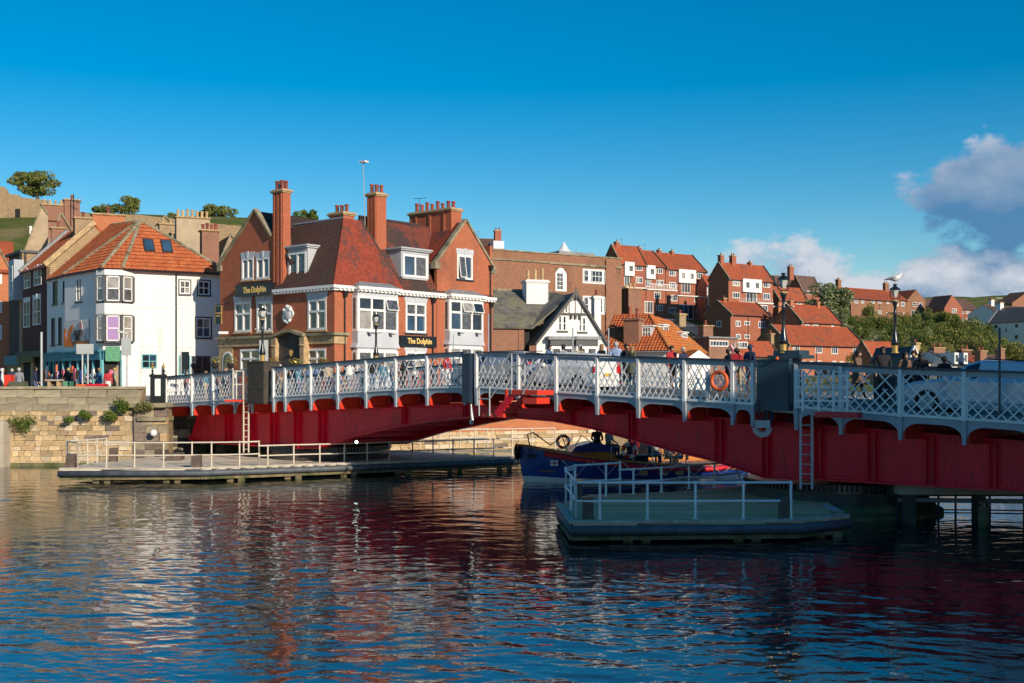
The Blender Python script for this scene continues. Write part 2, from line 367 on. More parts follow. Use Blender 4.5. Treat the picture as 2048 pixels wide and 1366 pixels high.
def inst(name, me, parent, loc=(0, 0, 0), rot=(0, 0, 0), s=(1, 1, 1)):
    o = bpy.data.objects.new(name, me); C.objects.link(o); o.parent = parent; o.location = loc; o.rotation_euler = rot; o.scale = s; return o
def tag(o, label, cat, group=None):
    o['label'] = label; o['category'] = cat
    if group: o['group'] = group
    return o
def thing(name, label, cat, loc=(0, 0, 0), rot=0, group=None):
    o = bpy.data.objects.new(name, None); C.objects.link(o); o.empty_display_size = .3; o.location = loc; o.rotation_euler = (0, 0, rot)
    return tag(o, label, cat, group)
def copy_tree(o, parent=None):
    c = o.copy(); C.objects.link(c)
    if parent: c.parent = parent
    for ch in list(o.children): copy_tree(ch, c)
    return c
# measured points: photo pixel + distance -> place
def P(px, py, d): return Vector(((px-1024)*d/FPX, d, CH+(HZ-py)*d/FPX))
def Z(py, d): return CH+(HZ-py)*d/FPX
class Fr:
    """local frame of a facade: x along it to the right, y away from us, z up from the base"""
    def __init__(s, px, d, vp=None, ang=None, z0=0.0):
        s.o = Vector(((px-1024)*d/FPX, d)); s.z0 = z0
        if ang is None:
            k = Vector(((vp-1024)/FPX, 1.0)).normalized()
            if k.x < 0: k = -k
            ang = math.atan2(k.y, k.x)
        s.a = ang; s.ex = Vector((math.cos(ang), math.sin(ang))); s.ey = Vector((-math.sin(ang), math.cos(ang)))
    def _t(s, px, ax, v): return (v+s.o.dot(ax))/((px-1024)/FPX*ax.x+ax.y)
    def onY(s, px, py, y=0.0):
        t = s._t(px, s.ey, y); p = Vector(((px-1024)/FPX*t, t))-s.o; return p.dot(s.ex), Z(py, t)-s.z0
    def onX(s, px, py, x=0.0):
        t = s._t(px, s.ex, x); p = Vector(((px-1024)/FPX*t, t))-s.o; return p.dot(s.ey), Z(py, t)-s.z0
    def zat(s, x, y, py): return Z(py, (s.o+s.ex*x+s.ey*y).y)-s.z0
    def world(s, x, y, z): p = s.o+s.ex*x+s.ey*y; return Vector((p.x, p.y, z+s.z0))
    def root(s, name, label, cat, group=None): return thing(name, label, cat, (s.o.x, s.o.y, s.z0), s.a, group)
def MY(y): return lambda a, b, z: (a, y-b, z)          # a wall facing -y
def MX(x): return lambda a, b, z: (x+b, a, z)          # a wall facing +x
def MXn(x): return lambda a, b, z: (x-b, a, z)         # a wall facing -x
def mbox(mb, mp, a0, a1, b0, b1, z0, z1):
    p, q = mp(a0, b0, z0), mp(a1, b1, z1); mb.box(p[0], q[0], p[1], q[1], p[2], q[2]); return mb
GL = ['glass', 'glass dim', 'glass curtain', 'glass blue', 'glass', 'glass dim']
def window(par, mp, a0, a1, z0, z1, cols=2, rows=(1.0,), fw=.09, mw=None, rec=-.07, col='white paint', glass=None, sill=None, lintel=None, proud=.03, open_=None, label=None, simple=False, surround=None):
    """a window with frame, mullions, transoms and panes; a = along the wall, b = outward"""
    mw = mw or fw*.8; mb = MB().use(col); w = a1-a0; h = z1-z0
    for (x0, x1, y0, y1) in ((a0, a1, z0, z0+fw), (a0, a1, z1-fw, z1), (a0, a0+fw, z0+fw, z1-fw), (a1-fw, a1, z0+fw, z1-fw)):
        mbox(mb, mp, x0, x1, rec, proud, y0, y1)
    iw = (w-2*fw-(cols-1)*mw)/cols; zs = []; zz = z0+fw; tot = sum(rows); ih = h-2*fw-(len(rows)-1)*mw
    for i, r in enumerate(rows):
        hh = ih*r/tot; zs.append((zz, zz+hh))
        if i < len(rows)-1: mbox(mb, mp, a0+fw, a1-fw, rec+.01, proud-.008, zz+hh, zz+hh+mw)
        zz += hh+mw
    for c in range(1, cols):
        x = a0+fw+c*iw+(c-1)*mw
        for y0, y1 in zs: mbox(mb, mp, x, x+mw, rec+.01, proud-.008, y0, y1)
    panes = []
    for c in range(cols):
        for r, (y0, y1) in enumerate(zs):
            x = a0+fw+c*(iw+mw); panes.append((x-.01, x+iw+.01, y0-.01, y1+.01, r, c))
    if simple:
        for (x0, x1, y0, y1, r, c) in panes:
            mb.use(R.choice(glass or GL)); mbox(mb, mp, x0, x1, rec+.03, rec+.05, y0, y1)
    o = mb.build('window', par, label=label)
    if not simple:
        for (x0, x1, y0, y1, r, c) in panes:
            g = R.choice(glass or GL) if not callable(glass) else glass(r, c)
            pm = MB().use(g)
            if open_ and (r, c) in open_:
                a, b = mp(x0, proud+.02, y1), mp(x1, proud+.02, y1); a2, b2 = mp(x0, proud+.22, y0), mp(x1, proud+.22, y0)
                n = .03
                pm.face([a2, b2, b, a]); pm.use(col); 
                for u_, v_ in ((a, b), (a2, b2), (a, a2), (b, b2)): pm.bar(u_, v_, .05, .05)
                pm.build('open_sash', o)
            else:
                mbox(pm, mp, x0, x1, rec+.02, rec+.045, y0, y1); pm.build('pane', o)
    if sill: B('sill', par, sill, boxof(mp, a0-.08, a1+.08, -.05, .10, z0-.11, z0-.003))
    if lintel:
        lm, lh, ov = lintel; mb = MB().use(lm)
        mb.prism([(a0-ov*.4, z1+.004), (a1+ov*.4, z1+.004), (a1+ov, z1+lh), (a0-ov, z1+lh)], mp, -.05, .035)
        k = (a0+a1)/2; mb.prism([(k-.09, z1+.01), (k+.09, z1+.01), (k+.13, z1+lh+.05), (k-.13, z1+lh+.05)], mp, -.04, .07)
        mb.build('lintel', par)
    return o
def boxof(mp, a0, a1, b0, b1, z0, z1):
    p, q = mp(a0, b0, z0), mp(a1, b1, z1); return (p[0], q[0], p[1], q[1], p[2], q[2])
def wall(par, m, mp, poly, holes=(), t=.25, name='wall', label=None):
    hs = [[(a0+.02, z0+.02), (a1-.02, z0+.02), (a1-.02, z1-.02), (a0+.02, z1-.02)] for a0, a1, z0, z1 in holes]
    o = MB().use(m).prism(poly, mp, 0, -t, hs).build(name, par, label=label)
    return o
def chimney(par, m, x0, x1, y0, y1, z0, z1, pots=2, cap='cream stone', potm='pot red', poth=.6, along='x', ribs=0, potr=.13, cap_h=.16, shuf=0):
    mb = MB().use(m).box(x0, x1, y0, y1, z0, z1)
    if ribs:
        n = 3
        for i in range(n):
            c = x0+(x1-x0)*(i+.5)/n; w = .09
            mb.box(c-w, c+w, y0-.06, y0, z0, z1-.02)
    o = mb.build('chimney', par)
    cb = MB().use(cap).box(x0-.07, x1+.07, y0-.09, y1+.07, z1, z1+cap_h*.5).box(x0-.14, x1+.14, y0-.16, y1+.14, z1+cap_h*.5, z1+cap_h)
    cb.box(x0-.03, x1+.03, y0-.06, y1+.03, z1+cap_h, z1+cap_h*1.5); cb.build('chimney_cap', o)
    rows = [pots] if isinstance(pots, int) else pots
    for ri, n in enumerate(rows):
        for i in range(n):
            f = (i+.5)/n; g = (ri+.5)/len(rows)
            x, y = (x0+(x1-x0)*f, y0+(y1-y0)*g) if along == 'x' else (x0+(x1-x0)*g, y0+(y1-y0)*f)
            h = poth*R.uniform(.85, 1.1); zz = z1+cap_h*1.3
            p = MB().use(potm).lathe([(potr, 0), (potr*1.05, .04), (potr*.85, .08), (potr*.8, h*.8), (potr*1.05, h*.84), (potr*1.05, h*.93), (potr*.85, h)], n=8)
            p.use('soot shade black').lathe([(potr*.7, h*.99), (potr*.69, h*1.005)], n=8)
            p.build('chimney_pot', o, loc=(x, y, zz))
    return o
# ================================================================ WATER, QUAYS, HILLS
QZ = 3.15
def G(px, py, z=0.0): d = FPX*(CH-z)/(py-HZ); return Vector(((px-1024)*d/FPX, d, z))
import numpy as np
def water():
    rng = np.random.RandomState(5); nr, nc = 620, 520; d = 13.2*(74/13.2)**np.linspace(0, 1, nr); s = np.linspace(-.52, .52, nc)
    X = d[:, None]*s[None, :]; Y = np.repeat(d[:, None], nc, 1); H = np.zeros_like(X); n = 120
    lam = np.exp(rng.uniform(np.log(.16), np.log(1.6), n)); th = rng.normal(0, .55, n)+.1; ph = rng.uniform(0, 6.28, n); k = 2*np.pi/lam
    sl = .039*math.sqrt(2/n)*np.where(lam < .8, 1.2, .8)
    mod = 1+.45*np.sin(X*.21+Y*.33+1)*np.sin(X*.13-Y*.19)+.3*np.sin(X*.47-Y*.11+2)
    wx, wy = X+.25*np.sin(Y*1.3+X*.4), Y+.2*np.sin(X*.9)
    for i in range(n): H += sl[i]/k[i]*np.sin(k[i]*(wx*math.sin(th[i])+wy*math.cos(th[i]))+ph[i])
    H *= mod; e = np.minimum(np.minimum((s[None, :]+.52)/.03, (.52-s[None, :])/.03), np.minimum((Y-13.2)/.6, (74-Y)/3)); H *= np.clip(e, 0, 1)
    co_ = np.stack([X, Y, H], -1).reshape(-1, 3); ii = (np.arange(nr-1)[:, None]*nc+np.arange(nc-1)[None, :]).reshape(-1)
    q = np.stack([ii, ii+1, ii+nc+1, ii+nc], -1); a, b, c, e_ = 0, nc-1, (nr-1)*nc, nr*nc-1; N = len(co_)
    co_ = np.concatenate([co_, [[-400, -120, 0], [500, -120, 0], [500, 260, 0], [-400, 260, 0]]]); q = np.concatenate([q, [[N, N+1, b, a], [N, a, c, N+3], [N+1, N+2, e_, b], [c, e_, N+2, N+3]]])
    me = bpy.data.meshes.new('water'); me.vertices.add(len(co_)); me.vertices.foreach_set('co', co_.reshape(-1)); me.loops.add(q.size); me.loops.foreach_set('vertex_index', q.reshape(-1).astype(np.int32))
    me.polygons.add(len(q)); me.polygons.foreach_set('loop_start', (np.arange(len(q))*4).astype(np.int32)); me.polygons.foreach_set('use_smooth', np.ones(len(q), bool)); me.materials.append(M['water']); me.update(); me.validate()
    o = bpy.data.objects.new('water', me); C.objects.link(o); o['kind'] = 'structure'
water()
mb = MB().use('weedy stone'); mb.face([(-400, -120, -3), (500, -120, -3), (500, 260, -3), (-400, 260, -3)]); mb.build('harbour_bed', kind='structure')
# bridge frame (near railing line), origin where the two leaves meet
BA = math.atan2(-.673, .739); BF = Fr(0, 1, ang=BA); BF.o = Vector((-1.41, 42.6)); BF.z0 = 0
def BW(u, y, z=0.0): return BF.world(u, y, z)
a0, a1 = BW(-21.7, -.45), BW(-21.7, 8.6)
quay_edge = [(-90, 55.8), (-17.9, 55.8), (a0.x, a0.y), (a1.x, a1.y), (-9, 64.2), (12, 72), (60, 95), (160, 130), (420, 200)]
mb = MB().use('paving'); mb.prism([(x, y) for x, y in quay_edge]+[(420, 240), (-90, 240)], lambda a, b, z: (a, z, b), -3, QZ-.02)
mb.build('quay_ground', kind='structure')
def hh(x, y):
    def li(v, T):
        if v <= T[0][0]: return T[0][1]
        for (a, b), (c, d) in zip(T, T[1:]):
            if v <= c: return b+(d-b)*(v-a)/(c-a)
        return T[-1][1]
    l = li(y, [(95, 2.9), (112, 3.2), (150, 15), (185, 29), (205, 33.5), (235, 36), (420, 36), (900, 30)])
    r = li(y, [(95, 2.9), (180, 4), (205, 6.5), (230, 12), (250, 16), (280, 20), (330, 21.5), (365, 22), (430, 32), (600, 48), (660, 45), (1200, 30)])
    t = max(0, min(1, (x+50)/45)); t = t*t*(3-2*t)
    if x > 60: r -= 9*math.exp(-((x-140)/34)**2-((y-285)/48)**2)
    w = math.sin(x*.11+y*.05)*.6+math.sin(x*.031-y*.043)*1.2
    return l*(1-t)+r*t+(w*min(1, max(0, (y-150)/100)))
mb = MB().use('hill grass'); xs = [-300+6*i for i in range(134)]; ys = [92+5*j for j in range(20)]+[192+8*j for j in range(32)]+[448+30*j for j in range(16)]
vs = [(x*(1 if y < 300 else 1+(y-300)/500), y, hh(x*(1 if y < 300 else 1+(y-300)/500), y)) for y in ys for x in xs]; n = len(xs)
mb.raw(vs, [(j*n+i, j*n+i+1, (j+1)*n+i+1, (j+1)*n+i) for j in range(len(ys)-1) for i in range(n-1)]); mb.build('hillside', smooth=True, kind='structure')
UNIT = MB().use('mortar').box(0, 1, 0, 1, 0, 1).mesh('unit')
unit_cache = {}
def unit(m, wob=False):
    k = (m, wob and R.randrange(4))
    if k not in unit_cache:
        b = MB().use(m).box(0, 1, 0, 1, 0, 1)
        if wob: b.v = [(x+R.uniform(-.04, .04), y+(R.uniform(-.15, .15) if y < .5 else 0), z+R.uniform(-.05, .05)) for x, y, z in b.v]
        unit_cache[k] = b.mesh('block')
    return unit_cache[k]
def coursed(par, x0, x1, zs, wmin, wmax, mats, gap=.015, depth=.25, y=0.0, name='stone_block'):
    for z0, z1 in zip(zs, zs[1:]):
        x = x0-R.uniform(0, wmin)
        while x < x1:
            w = R.uniform(wmin, wmax); a, b = max(x0, x), min(x1, x+w); x += w
            if b-a < .08: continue
            pr = R.uniform(-.02, .03)
            inst(name, unit(R.choices(*mats)[0], True), par, (a+gap/2, y-.05-pr, z0+gap/2), s=(b-a-gap, depth, z1-z0-gap))
# near quay wall, left
QY = 55.8
qw = thing('quay_wall', 'sunlit yellow sandstone quay wall rising from the water below the shops', 'wall', (-18.3, QY, 0))
B('wall_core', qw, 'mortar', (-60, .35, -.01+.05, .6, -3, 3.74))
B('coping', qw, 'parapet stone', (-60, .4, -.12, .5, 3.74, 3.86))
MS = (['block stone', 'block pale', 'block grey', 'cream stone'], [10, 4, 1.2, 3])
zs = [0]; 
while zs[-1] < 2.6: zs.append(zs[-1]+R.uniform(.21, .32))
coursed(qw, -7.6, -.1, zs, .22, .75, MS)
coursed(qw, -7.6, .3, [zs[-1], zs[-1]+.34, zs[-1]+.66, 3.72], .7, 1.6, (['parapet stone', 'parapet stone'], [6, 1]))
B('wall_foot', qw, 'weedy stone', (-7.6, 0, -.16, 0, -1, .16))
cq = thing('concrete_buttress', 'pale concrete buttress standing out from the quay wall at left edge', 'buttress', (-24.9, 54.9, 0))
B('block', cq, 'concrete', (-12, .62, 0, 1.0, -2, 1.15), (-12, .64, -.03, 1, 1.15, 2.22))
# abutment under the left bridge end
ab = thing('bridge_abutment', 'weathered dark stone abutment pier beside the left end of the bridge', 'abutment', (-18.0, 55.6, 0))
MA = (['parapet stone', 'block grey', 'cream stone', 'dark stone'], [4, 3, 3, 1])
B('core', ab, 'mortar', (-.25, 1.2, .12, 1.4, -2, 2.9))
coursed(ab, -.3, 1.3, [0, .4, .8, 1.2, 1.6, 2.0, 2.4, 2.85], .5, .95, MA, depth=.3, y=.1)
B('ledge', ab, 'coping stone', (-.45, 1.35, -.25, 1.4, 2.85, 3.05), (-.1, 1.3, -.12, 1.2, 2.2, 2.38))
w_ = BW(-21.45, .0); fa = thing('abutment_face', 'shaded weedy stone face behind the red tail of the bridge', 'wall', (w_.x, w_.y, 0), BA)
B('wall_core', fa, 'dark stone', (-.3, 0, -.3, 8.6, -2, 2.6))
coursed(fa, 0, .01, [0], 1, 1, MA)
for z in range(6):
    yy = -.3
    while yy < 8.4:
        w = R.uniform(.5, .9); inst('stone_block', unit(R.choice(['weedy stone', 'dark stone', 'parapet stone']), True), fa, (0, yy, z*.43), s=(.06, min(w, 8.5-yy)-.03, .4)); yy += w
lamp_sph = MB().use('lamp white').ball((0, 0, 0), .17, n=12, m=8)
o = lamp_sph.build('bulkhead_lamp', loc=P(307, 866, 55.3)); tag(o, 'round white bulkhead lamp on the dark abutment pier', 'lamp')
# quay wall behind the bridge
A_, B_ = Vector((-9, 64.2)), Vector((12, 72)); ang = math.atan2(B_.y-A_.y, B_.x-A_.x)
q2 = thing('far_quay_wall', 'sandstone and brick quay wall seen through the bridge arch', 'wall', (A_.x, A_.y, 0), ang)
L_ = (B_-A_).length
B('wall_core', q2, 'mortar', (-3.5, L_, -.01, .4, -2, 1.2)); 
mb = MB().use('bright brick').box(-3.5, L_, -.06, .4, 1.2, 3.05); mb.build('brick_band', q2); B('coping', q2, 'coping stone', (-3.5, L_, -.14, .5, 3.05, 3.22))
coursed(q2, 2, 16, [0, .25, .5, .78, 1.0, 1.22], .4, 1.0, MS)
B('wall_foot', q2, 'weedy stone', (-3.5, L_, -.2, -.12, -1, .14))
for s_, l_ in ((5.2, .7), (8.6, .9), (11.4, .6)): pass
# ---------------------------------------------------------------- shrubs on walls
def leaf_blob(mb, c, rx, ry, rz, n, s, mats, core=0.0, flat=False):
    for _ in range(n):
        v = Vector((R.gauss(0, 1), R.gauss(0, 1), R.gauss(0, 1))).normalized()*(R.uniform(core, 1)**.5)
        p = Vector((c[0]+v.x*rx, c[1]+v.y*ry, c[2]+v.z*rz)); a = Vector((R.gauss(0, 1), R.gauss(0, 1), R.gauss(0, .7))).normalized()
        b = a.cross(Vector((R.gauss(0, 1), R.gauss(0, 1), R.gauss(0, 1)))).normalized(); k = s*R.uniform(.6, 1.4)
        mb.use(R.choice(mats)); mb.face([p-a*k, p-b*k*.5, p+a*k, p+b*k*.5])
for (px, py, rx, rz, lab) in ((48, 848, .75, .5, 'green fern clump hanging beside the concrete buttress on the quay wall'), (176, 829, .42, .26, 'small round fern tuft in the middle of the quay wall'),
                              (218, 832, .45, .3, 'green weed tuft low between the fern tuft and the pier'), (246, 812, .55, .5, 'large green bush growing from the wall by the dark pier'),
                              (290, 812, .5, .35, 'brownish dry weeds on top of the bridge abutment ledge'), (140, 838, .2, .15, 'tiny weed in a joint of the quay wall')):
    p = P(px, py, 55.5); t = thing('wall_shrub', lab, 'plant', (p.x, p.y, p.z-rz))
    m = MB(); ms = ['leaf dark', 'leaf dark', 'leaf yellow'] if 'brown' not in lab else ['leaf olive', 'leaf yellow', 'leaf olive']
    for k in range(5): leaf_blob(m, (R.uniform(-.5, .5)*rx, -.15, rz+R.uniform(-.4, .4)*rz), rx*.6, .3, rz*.6, 150, .055, ms)
    m.build('foliage', t)
    m = MB().use('bark'); [m.tube([(0, .2, rz), (R.uniform(-rx, rx)*.6, -.2, rz+R.uniform(-rz, rz)*.6)], .012, 4) for _ in range(7)]; m.build('stem', t)
# ================================================================ SWING BRIDGE
ZD = [(-30, 2.9), (-21.2, 3.01), (-11.5, 3.43), (-7.9, 3.59), (-2.5, 3.82), (0, 3.87), (3.99, 3.70), (7.5, 3.55), (9.3, 3.48), (11, 3.41), (13.1, 3.32), (14.5, 3.23), (16.3, 3.13), (18, 3.06), (20, 2.97), (27, 2.66)]
def zd(u):
    for (a, b), (c, d) in zip(ZD, ZD[1:]):
        if u <= c: return b+(d-b)*(u-a)/(c-a)
    return ZD[-1][1]
BWID = 7.3
BARS = {k: MB().use(k).box(0, 1, -.006, .006, -.019, .019).mesh('lattice_bar') for k in ('rail white',)}
def lattice_segs(ua, ub):
    H0, H1 = .05, 1.16; S = []; sp, rn = (.46, .66) if ub < 13.5 else (.60, 1.10)
    for full, hi, off in ((True, H1, 0), (False, .72, sp/2)):
        run = rn*(hi-H0)/(H1-H0)
        k = math.floor((ua-1.3)/sp)
        while k*sp+off < ub+1.3:
            b = k*sp+off
            for sg in (1, -1):
                x0, x1 = b, b+sg*run; t0, t1 = 0, 1
                for lim, up in ((ua, False), (ub, True)):
                    f0, f1 = (x0-lim, x1-lim); f0, f1 = (-f0, -f1) if up else (f0, f1)
                    if f0 < 0 and f1 < 0: t0 = 2
                    elif f0 < 0: t0 = max(t0, f0/(f0-f1))
                    elif f1 < 0: t1 = min(t1, f0/(f0-f1))
                if t1-t0 > .12: S.append((x0+(x1-x0)*t0, H0+(hi-H0)*t0, x0+(x1-x0)*t1, H0+(hi-H0)*t1, sg))
            k += 1
    return S
def leaf(u0, posts, gap, top, bot, stiff, label, uend, deck, nearspan):
    r0 = BW(u0, 0, 0); root = thing('bridge_leaf', label, 'swing bridge', (r0.x, r0.y, 0), BA, 'two halves of the swing bridge')
    # railing panels with individual lattice bars
    spans = [(a, b) for a, b in zip(posts, posts[1:]) if not any(abs(a-g[0]) < .02 for g in gap)]
    capm = MB().use('rail cap'); far = MB().use('rail grey')  # far railing coloured grey, not white, to stand for its unlit inner face
    for a, b in spans:
        za, zb_ = zd(a), zd(b); sl = (zb_-za)/(b-a)
        zz = lambda u, h: za+(u-a)*sl+h
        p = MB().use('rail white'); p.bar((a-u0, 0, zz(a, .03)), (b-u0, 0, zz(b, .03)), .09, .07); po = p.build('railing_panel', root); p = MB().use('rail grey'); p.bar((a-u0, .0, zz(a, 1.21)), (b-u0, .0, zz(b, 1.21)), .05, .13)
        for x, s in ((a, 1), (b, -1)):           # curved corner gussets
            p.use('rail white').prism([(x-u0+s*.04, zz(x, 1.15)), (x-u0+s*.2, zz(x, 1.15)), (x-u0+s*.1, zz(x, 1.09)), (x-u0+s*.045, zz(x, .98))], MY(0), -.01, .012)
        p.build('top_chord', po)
        if a < nearspan[1]:
            for x0, h0, x1, h1, sg in lattice_segs(a+.06, b-.06):
                A, Bv = Vector((x0-u0, 0, zz(x0, h0))), Vector((x1-u0, 0, zz(x1, h1))); d = Bv-A
                o = inst('lattice_bar', BARS['rail white'], po, (A.x, -.012*sg, A.z), (0, -math.atan2(d.z, d.x), 0), (d.length, 1, 1))
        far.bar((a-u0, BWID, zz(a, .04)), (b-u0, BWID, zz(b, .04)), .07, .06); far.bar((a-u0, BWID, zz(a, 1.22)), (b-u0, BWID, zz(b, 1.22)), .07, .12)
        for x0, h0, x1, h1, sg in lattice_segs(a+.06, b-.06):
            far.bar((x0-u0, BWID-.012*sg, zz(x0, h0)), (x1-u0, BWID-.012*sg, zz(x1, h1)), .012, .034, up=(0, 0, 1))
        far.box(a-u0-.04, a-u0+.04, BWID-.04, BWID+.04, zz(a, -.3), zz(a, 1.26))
        # arched bracket plate under the walkway
        dep, mid, arc = .50, .17, min(.5, (b-a)*.32); pts = [(a-u0+.05, zz(a, 0)), (b-u0-.05, zz(b, 0)), (b-u0-.05, zz(b, -dep))]
        for k in range(9):
            t = k/8*math.pi/2; pts.append((b-u0-.07-arc*(1-math.cos(t)), zz(b-arc*(1-math.cos(t)), -dep+(dep-mid)*math.sin(t))))
        for k in range(9):
            t = (1-k/8)*math.pi/2; pts.append((a-u0+.07+arc*(1-math.cos(t)), zz(a+arc*(1-math.cos(t)), -dep+(dep-mid)*math.sin(t))))
        pts.append((a-u0+.05, zz(a, -dep)))
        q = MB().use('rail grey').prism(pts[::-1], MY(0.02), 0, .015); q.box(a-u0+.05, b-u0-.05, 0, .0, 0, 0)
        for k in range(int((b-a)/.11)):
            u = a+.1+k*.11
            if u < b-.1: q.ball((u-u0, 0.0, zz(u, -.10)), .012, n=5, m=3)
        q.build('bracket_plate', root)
        B_ = MB().use('rail cap'); B_.bar((a-u0, -.01, zz(a, 1.315)), (b-u0, -.01, zz(b, 1.315)), .14, .065); B_.build('top_rail', root); B_ = MB().use('rail cap'); B_.bar((a-u0, BWID, zz(a, 1.315)), (b-u0, BWID, zz(b, 1.315)), .12, .06); B_.build('far_top_rail', root)
    far.build('far_railing', root)
    for u in posts:
        if any(g[0] < u < g[1] for g in gap): continue
        z = zd(u); p = MB().use('rail white').box(u-u0-.05, u-u0+.05, -.075, .02, z-.02, z+1.28).box(u-u0-.09, u-u0+.09, -.015, .0, z+.02, z+1.15)
        p.build('railing_post', root)
        p = MB().use('rail grey'); p.hexa([(u-u0-.05, -.05, z-.66), (u-u0+.05, -.05, z-.66), (u-u0+.05, .02, z-.66), (u-u0-.05, .02, z-.66)], [(u-u0-.07, -.08, z-.02), (u-u0+.07, -.08, z-.02), (u-u0+.07, .03, z-.02), (u-u0-.07, .03, z-.02)])
        p.build('bracket_post', root)
        p = MB().use('bright red'); p.prism([(.03, z-.62), (1.1, z-.62), (1.1, z-.14), (.03, z-.14)], lambda a, b, zz_: (u-u0+.09+b, a, zz_), 0, .02); p.box(u-u0-.05, u-u0+.2, .03, 1.1, z-.64, z-.62)
        p.use('girder red').box(u-u0-.02, u-u0+.08, 1.2, BWID-1.1, z-.5, z-.2); p.build('cantilever_bracket', root)
    # deck
    us = sorted(set([deck[0], deck[1]]+[z[0] for z in ZD if deck[0] < z[0] < deck[1]])); d = MB()
    for a, b in zip(us, us[1:]):
        za, zb_ = zd(a), zd(b)
        def q(y0, y1, t0, t1, m): d.use(m).hexa([(a-u0, y0, za+t0), (b-u0, y0, zb_+t0), (b-u0, y1, zb_+t0), (a-u0, y1, za+t0)], [(a-u0, y0, za+t1), (b-u0, y0, zb_+t1), (b-u0, y1, zb_+t1), (a-u0, y1, za+t1)])
        q(.04, BWID-.04, -.18, -.06, 'rail grey'); q(1.4, BWID-1.4, -.06, .0, 'asphalt'); q(.05, 1.35, -.06, .11, 'paving'); q(BWID-1.35, BWID-.05, -.06, .11, 'paving'); q(1.35, 1.4, -.06, .12, 'concrete')
    d.build('deck', root)
    # main girders
    for gi, y in enumerate((1.15, BWID-1.15)):
        T = [BF.onY(x, yy, 1.15) for x, yy in top]; Bt = [BF.onY(x, yy, 1.15) for x, yy in bot]
        T = [(u-u0, z) for u, z in T]; Bt = [(u-u0, z) for u, z in Bt]
        g = MB().use('girder red').prism(Bt+T[::-1], MY(y), -.015, .015)
        go = g.build('main_girder', root)
        f = MB().use('girder red')
        for p, q_ in zip(T, T[1:]): f.bar((p[0], y, p[1]), (q_[0], y, q_[1]), .36, .05)
        for p, q_ in zip(Bt, Bt[1:]): f.bar((p[0], y, p[1]), (q_[0], y, q_[1]), .42, .05); 
        for p, q_ in zip(Bt, Bt[1:]): f.bar((p[0], y-.03, p[1]+.09), (q_[0], y-.03, q_[1]+.09), .03, .14)
        for p, q_ in zip(T, T[1:]): f.bar((p[0], y-.03, p[1]-.09), (q_[0], y-.03, q_[1]-.09), .03, .14)
        f.build('flange', go)
        if gi == 0:
            def at(L, u):
                for (a, b), (c, d_) in zip(L, L[1:]):
                    if a <= u <= c: return b+(d_-b)*(u-a)/(c-a)
                return L[-1][1] if u > L[-1][0] else L[0][1]
            rv = MB().use('girder red')
            for L, s in ((T, -1), (Bt, 1)):
                u = L[0][0]+.1
                while u < L[-1][0]:
                    for o_ in (.05, .13):
                        n0 = len(rv.v); rv.lathe([(.026, 0), (.013, .02)], n=5)
                        for i in range(n0, len(rv.v)): x, yy, zz_ = rv.v[i]; rv.v[i] = (u+x, y-.045-zz_, at(L, u)+s*o_+yy)
                    u += .125
            for px0, px1 in stiff:
                pc = (px0+px1)/2; u = BF.onY(pc, 850, 1.0)[0]-u0; w = max(.10, abs(BF.onY(px1, 850, 1)[0]-BF.onY(px0, 850, 1)[0]))
                z0, z1 = at(Bt, u)+.04, at(T, u)-.03; s = MB().use('girder red')
                s.box(u-w/2, u-w/2+.025, y-.17, y-.02, z0, z1); s.box(u+w/2-.025, u+w/2, y-.17, y-.02, z0, z1); s.box(u-w/2-.06, u+w/2+.06, y-.03, y-.012, z0, z1)
                s.build('stiffener', go)
                for dz in range(int((z1-z0)/.14)):
                    for o_ in (-.15, .15):
                        n0 = len(rv.v); rv.lathe([(.026, 0), (.013, .02)], n=5)
                        for i in range(n0, len(rv.v)): x, yy, zz_ = rv.v[i]; rv.v[i] = (u+o_*(w/.16)+x, y-.02-zz_, z0+.07+dz*.14+yy)
            rv.v = rv.v; rv.build('rivets', go, kind='stuff')
        for k in range(1, 14):
            if gi == 1: break
            u = T[0][0]+(T[-1][0]-T[0][0])*k/14
            if at(T, u)-at(Bt, u) > .5: B('cross_frame', go, 'girder red', (u-.03, u+.03, 1.2, BWID-1.2, at(Bt, u)+.1, at(Bt, u)+.3), (u-.03, u+.03, 1.2, BWID-1.2, at(T, u)-.3, at(T, u)-.1))
    return root
PL = [-21.2, -18.9, -17.1, -15.3, -13.95, -12.35, -11.5, -9.7, -7.9, -6.1, -4.3, -2.5, -.45]
PR = [.15, 2.24, 4.0, 5.8, 7.5, 9.3, 11.05, 11.75, 13.2, 14.6, 16.35, 18.1, 19.9, 21.7, 23.5, 25.3]
leafL = leaf(-13.1, PL, [(-13.95, -12.35)], [(395, 829), (569, 820), (740, 811.5), (850, 808), (924, 807), (960, 806)],
     [(381, 874), (400, 884), (500, 890), (600, 896), (640, 896), (660, 889), (714, 872), (767, 861), (802, 853), (853, 843.6), (918, 836), (960, 833)],
     [(449, 458), (500, 505), (540, 549), (587, 596), (636, 646), (803, 808), (925, 930)],
     'far left half of the red swing bridge, in sunlight, with white lattice railing', -.1, (-22, -.05), (-99, 99))
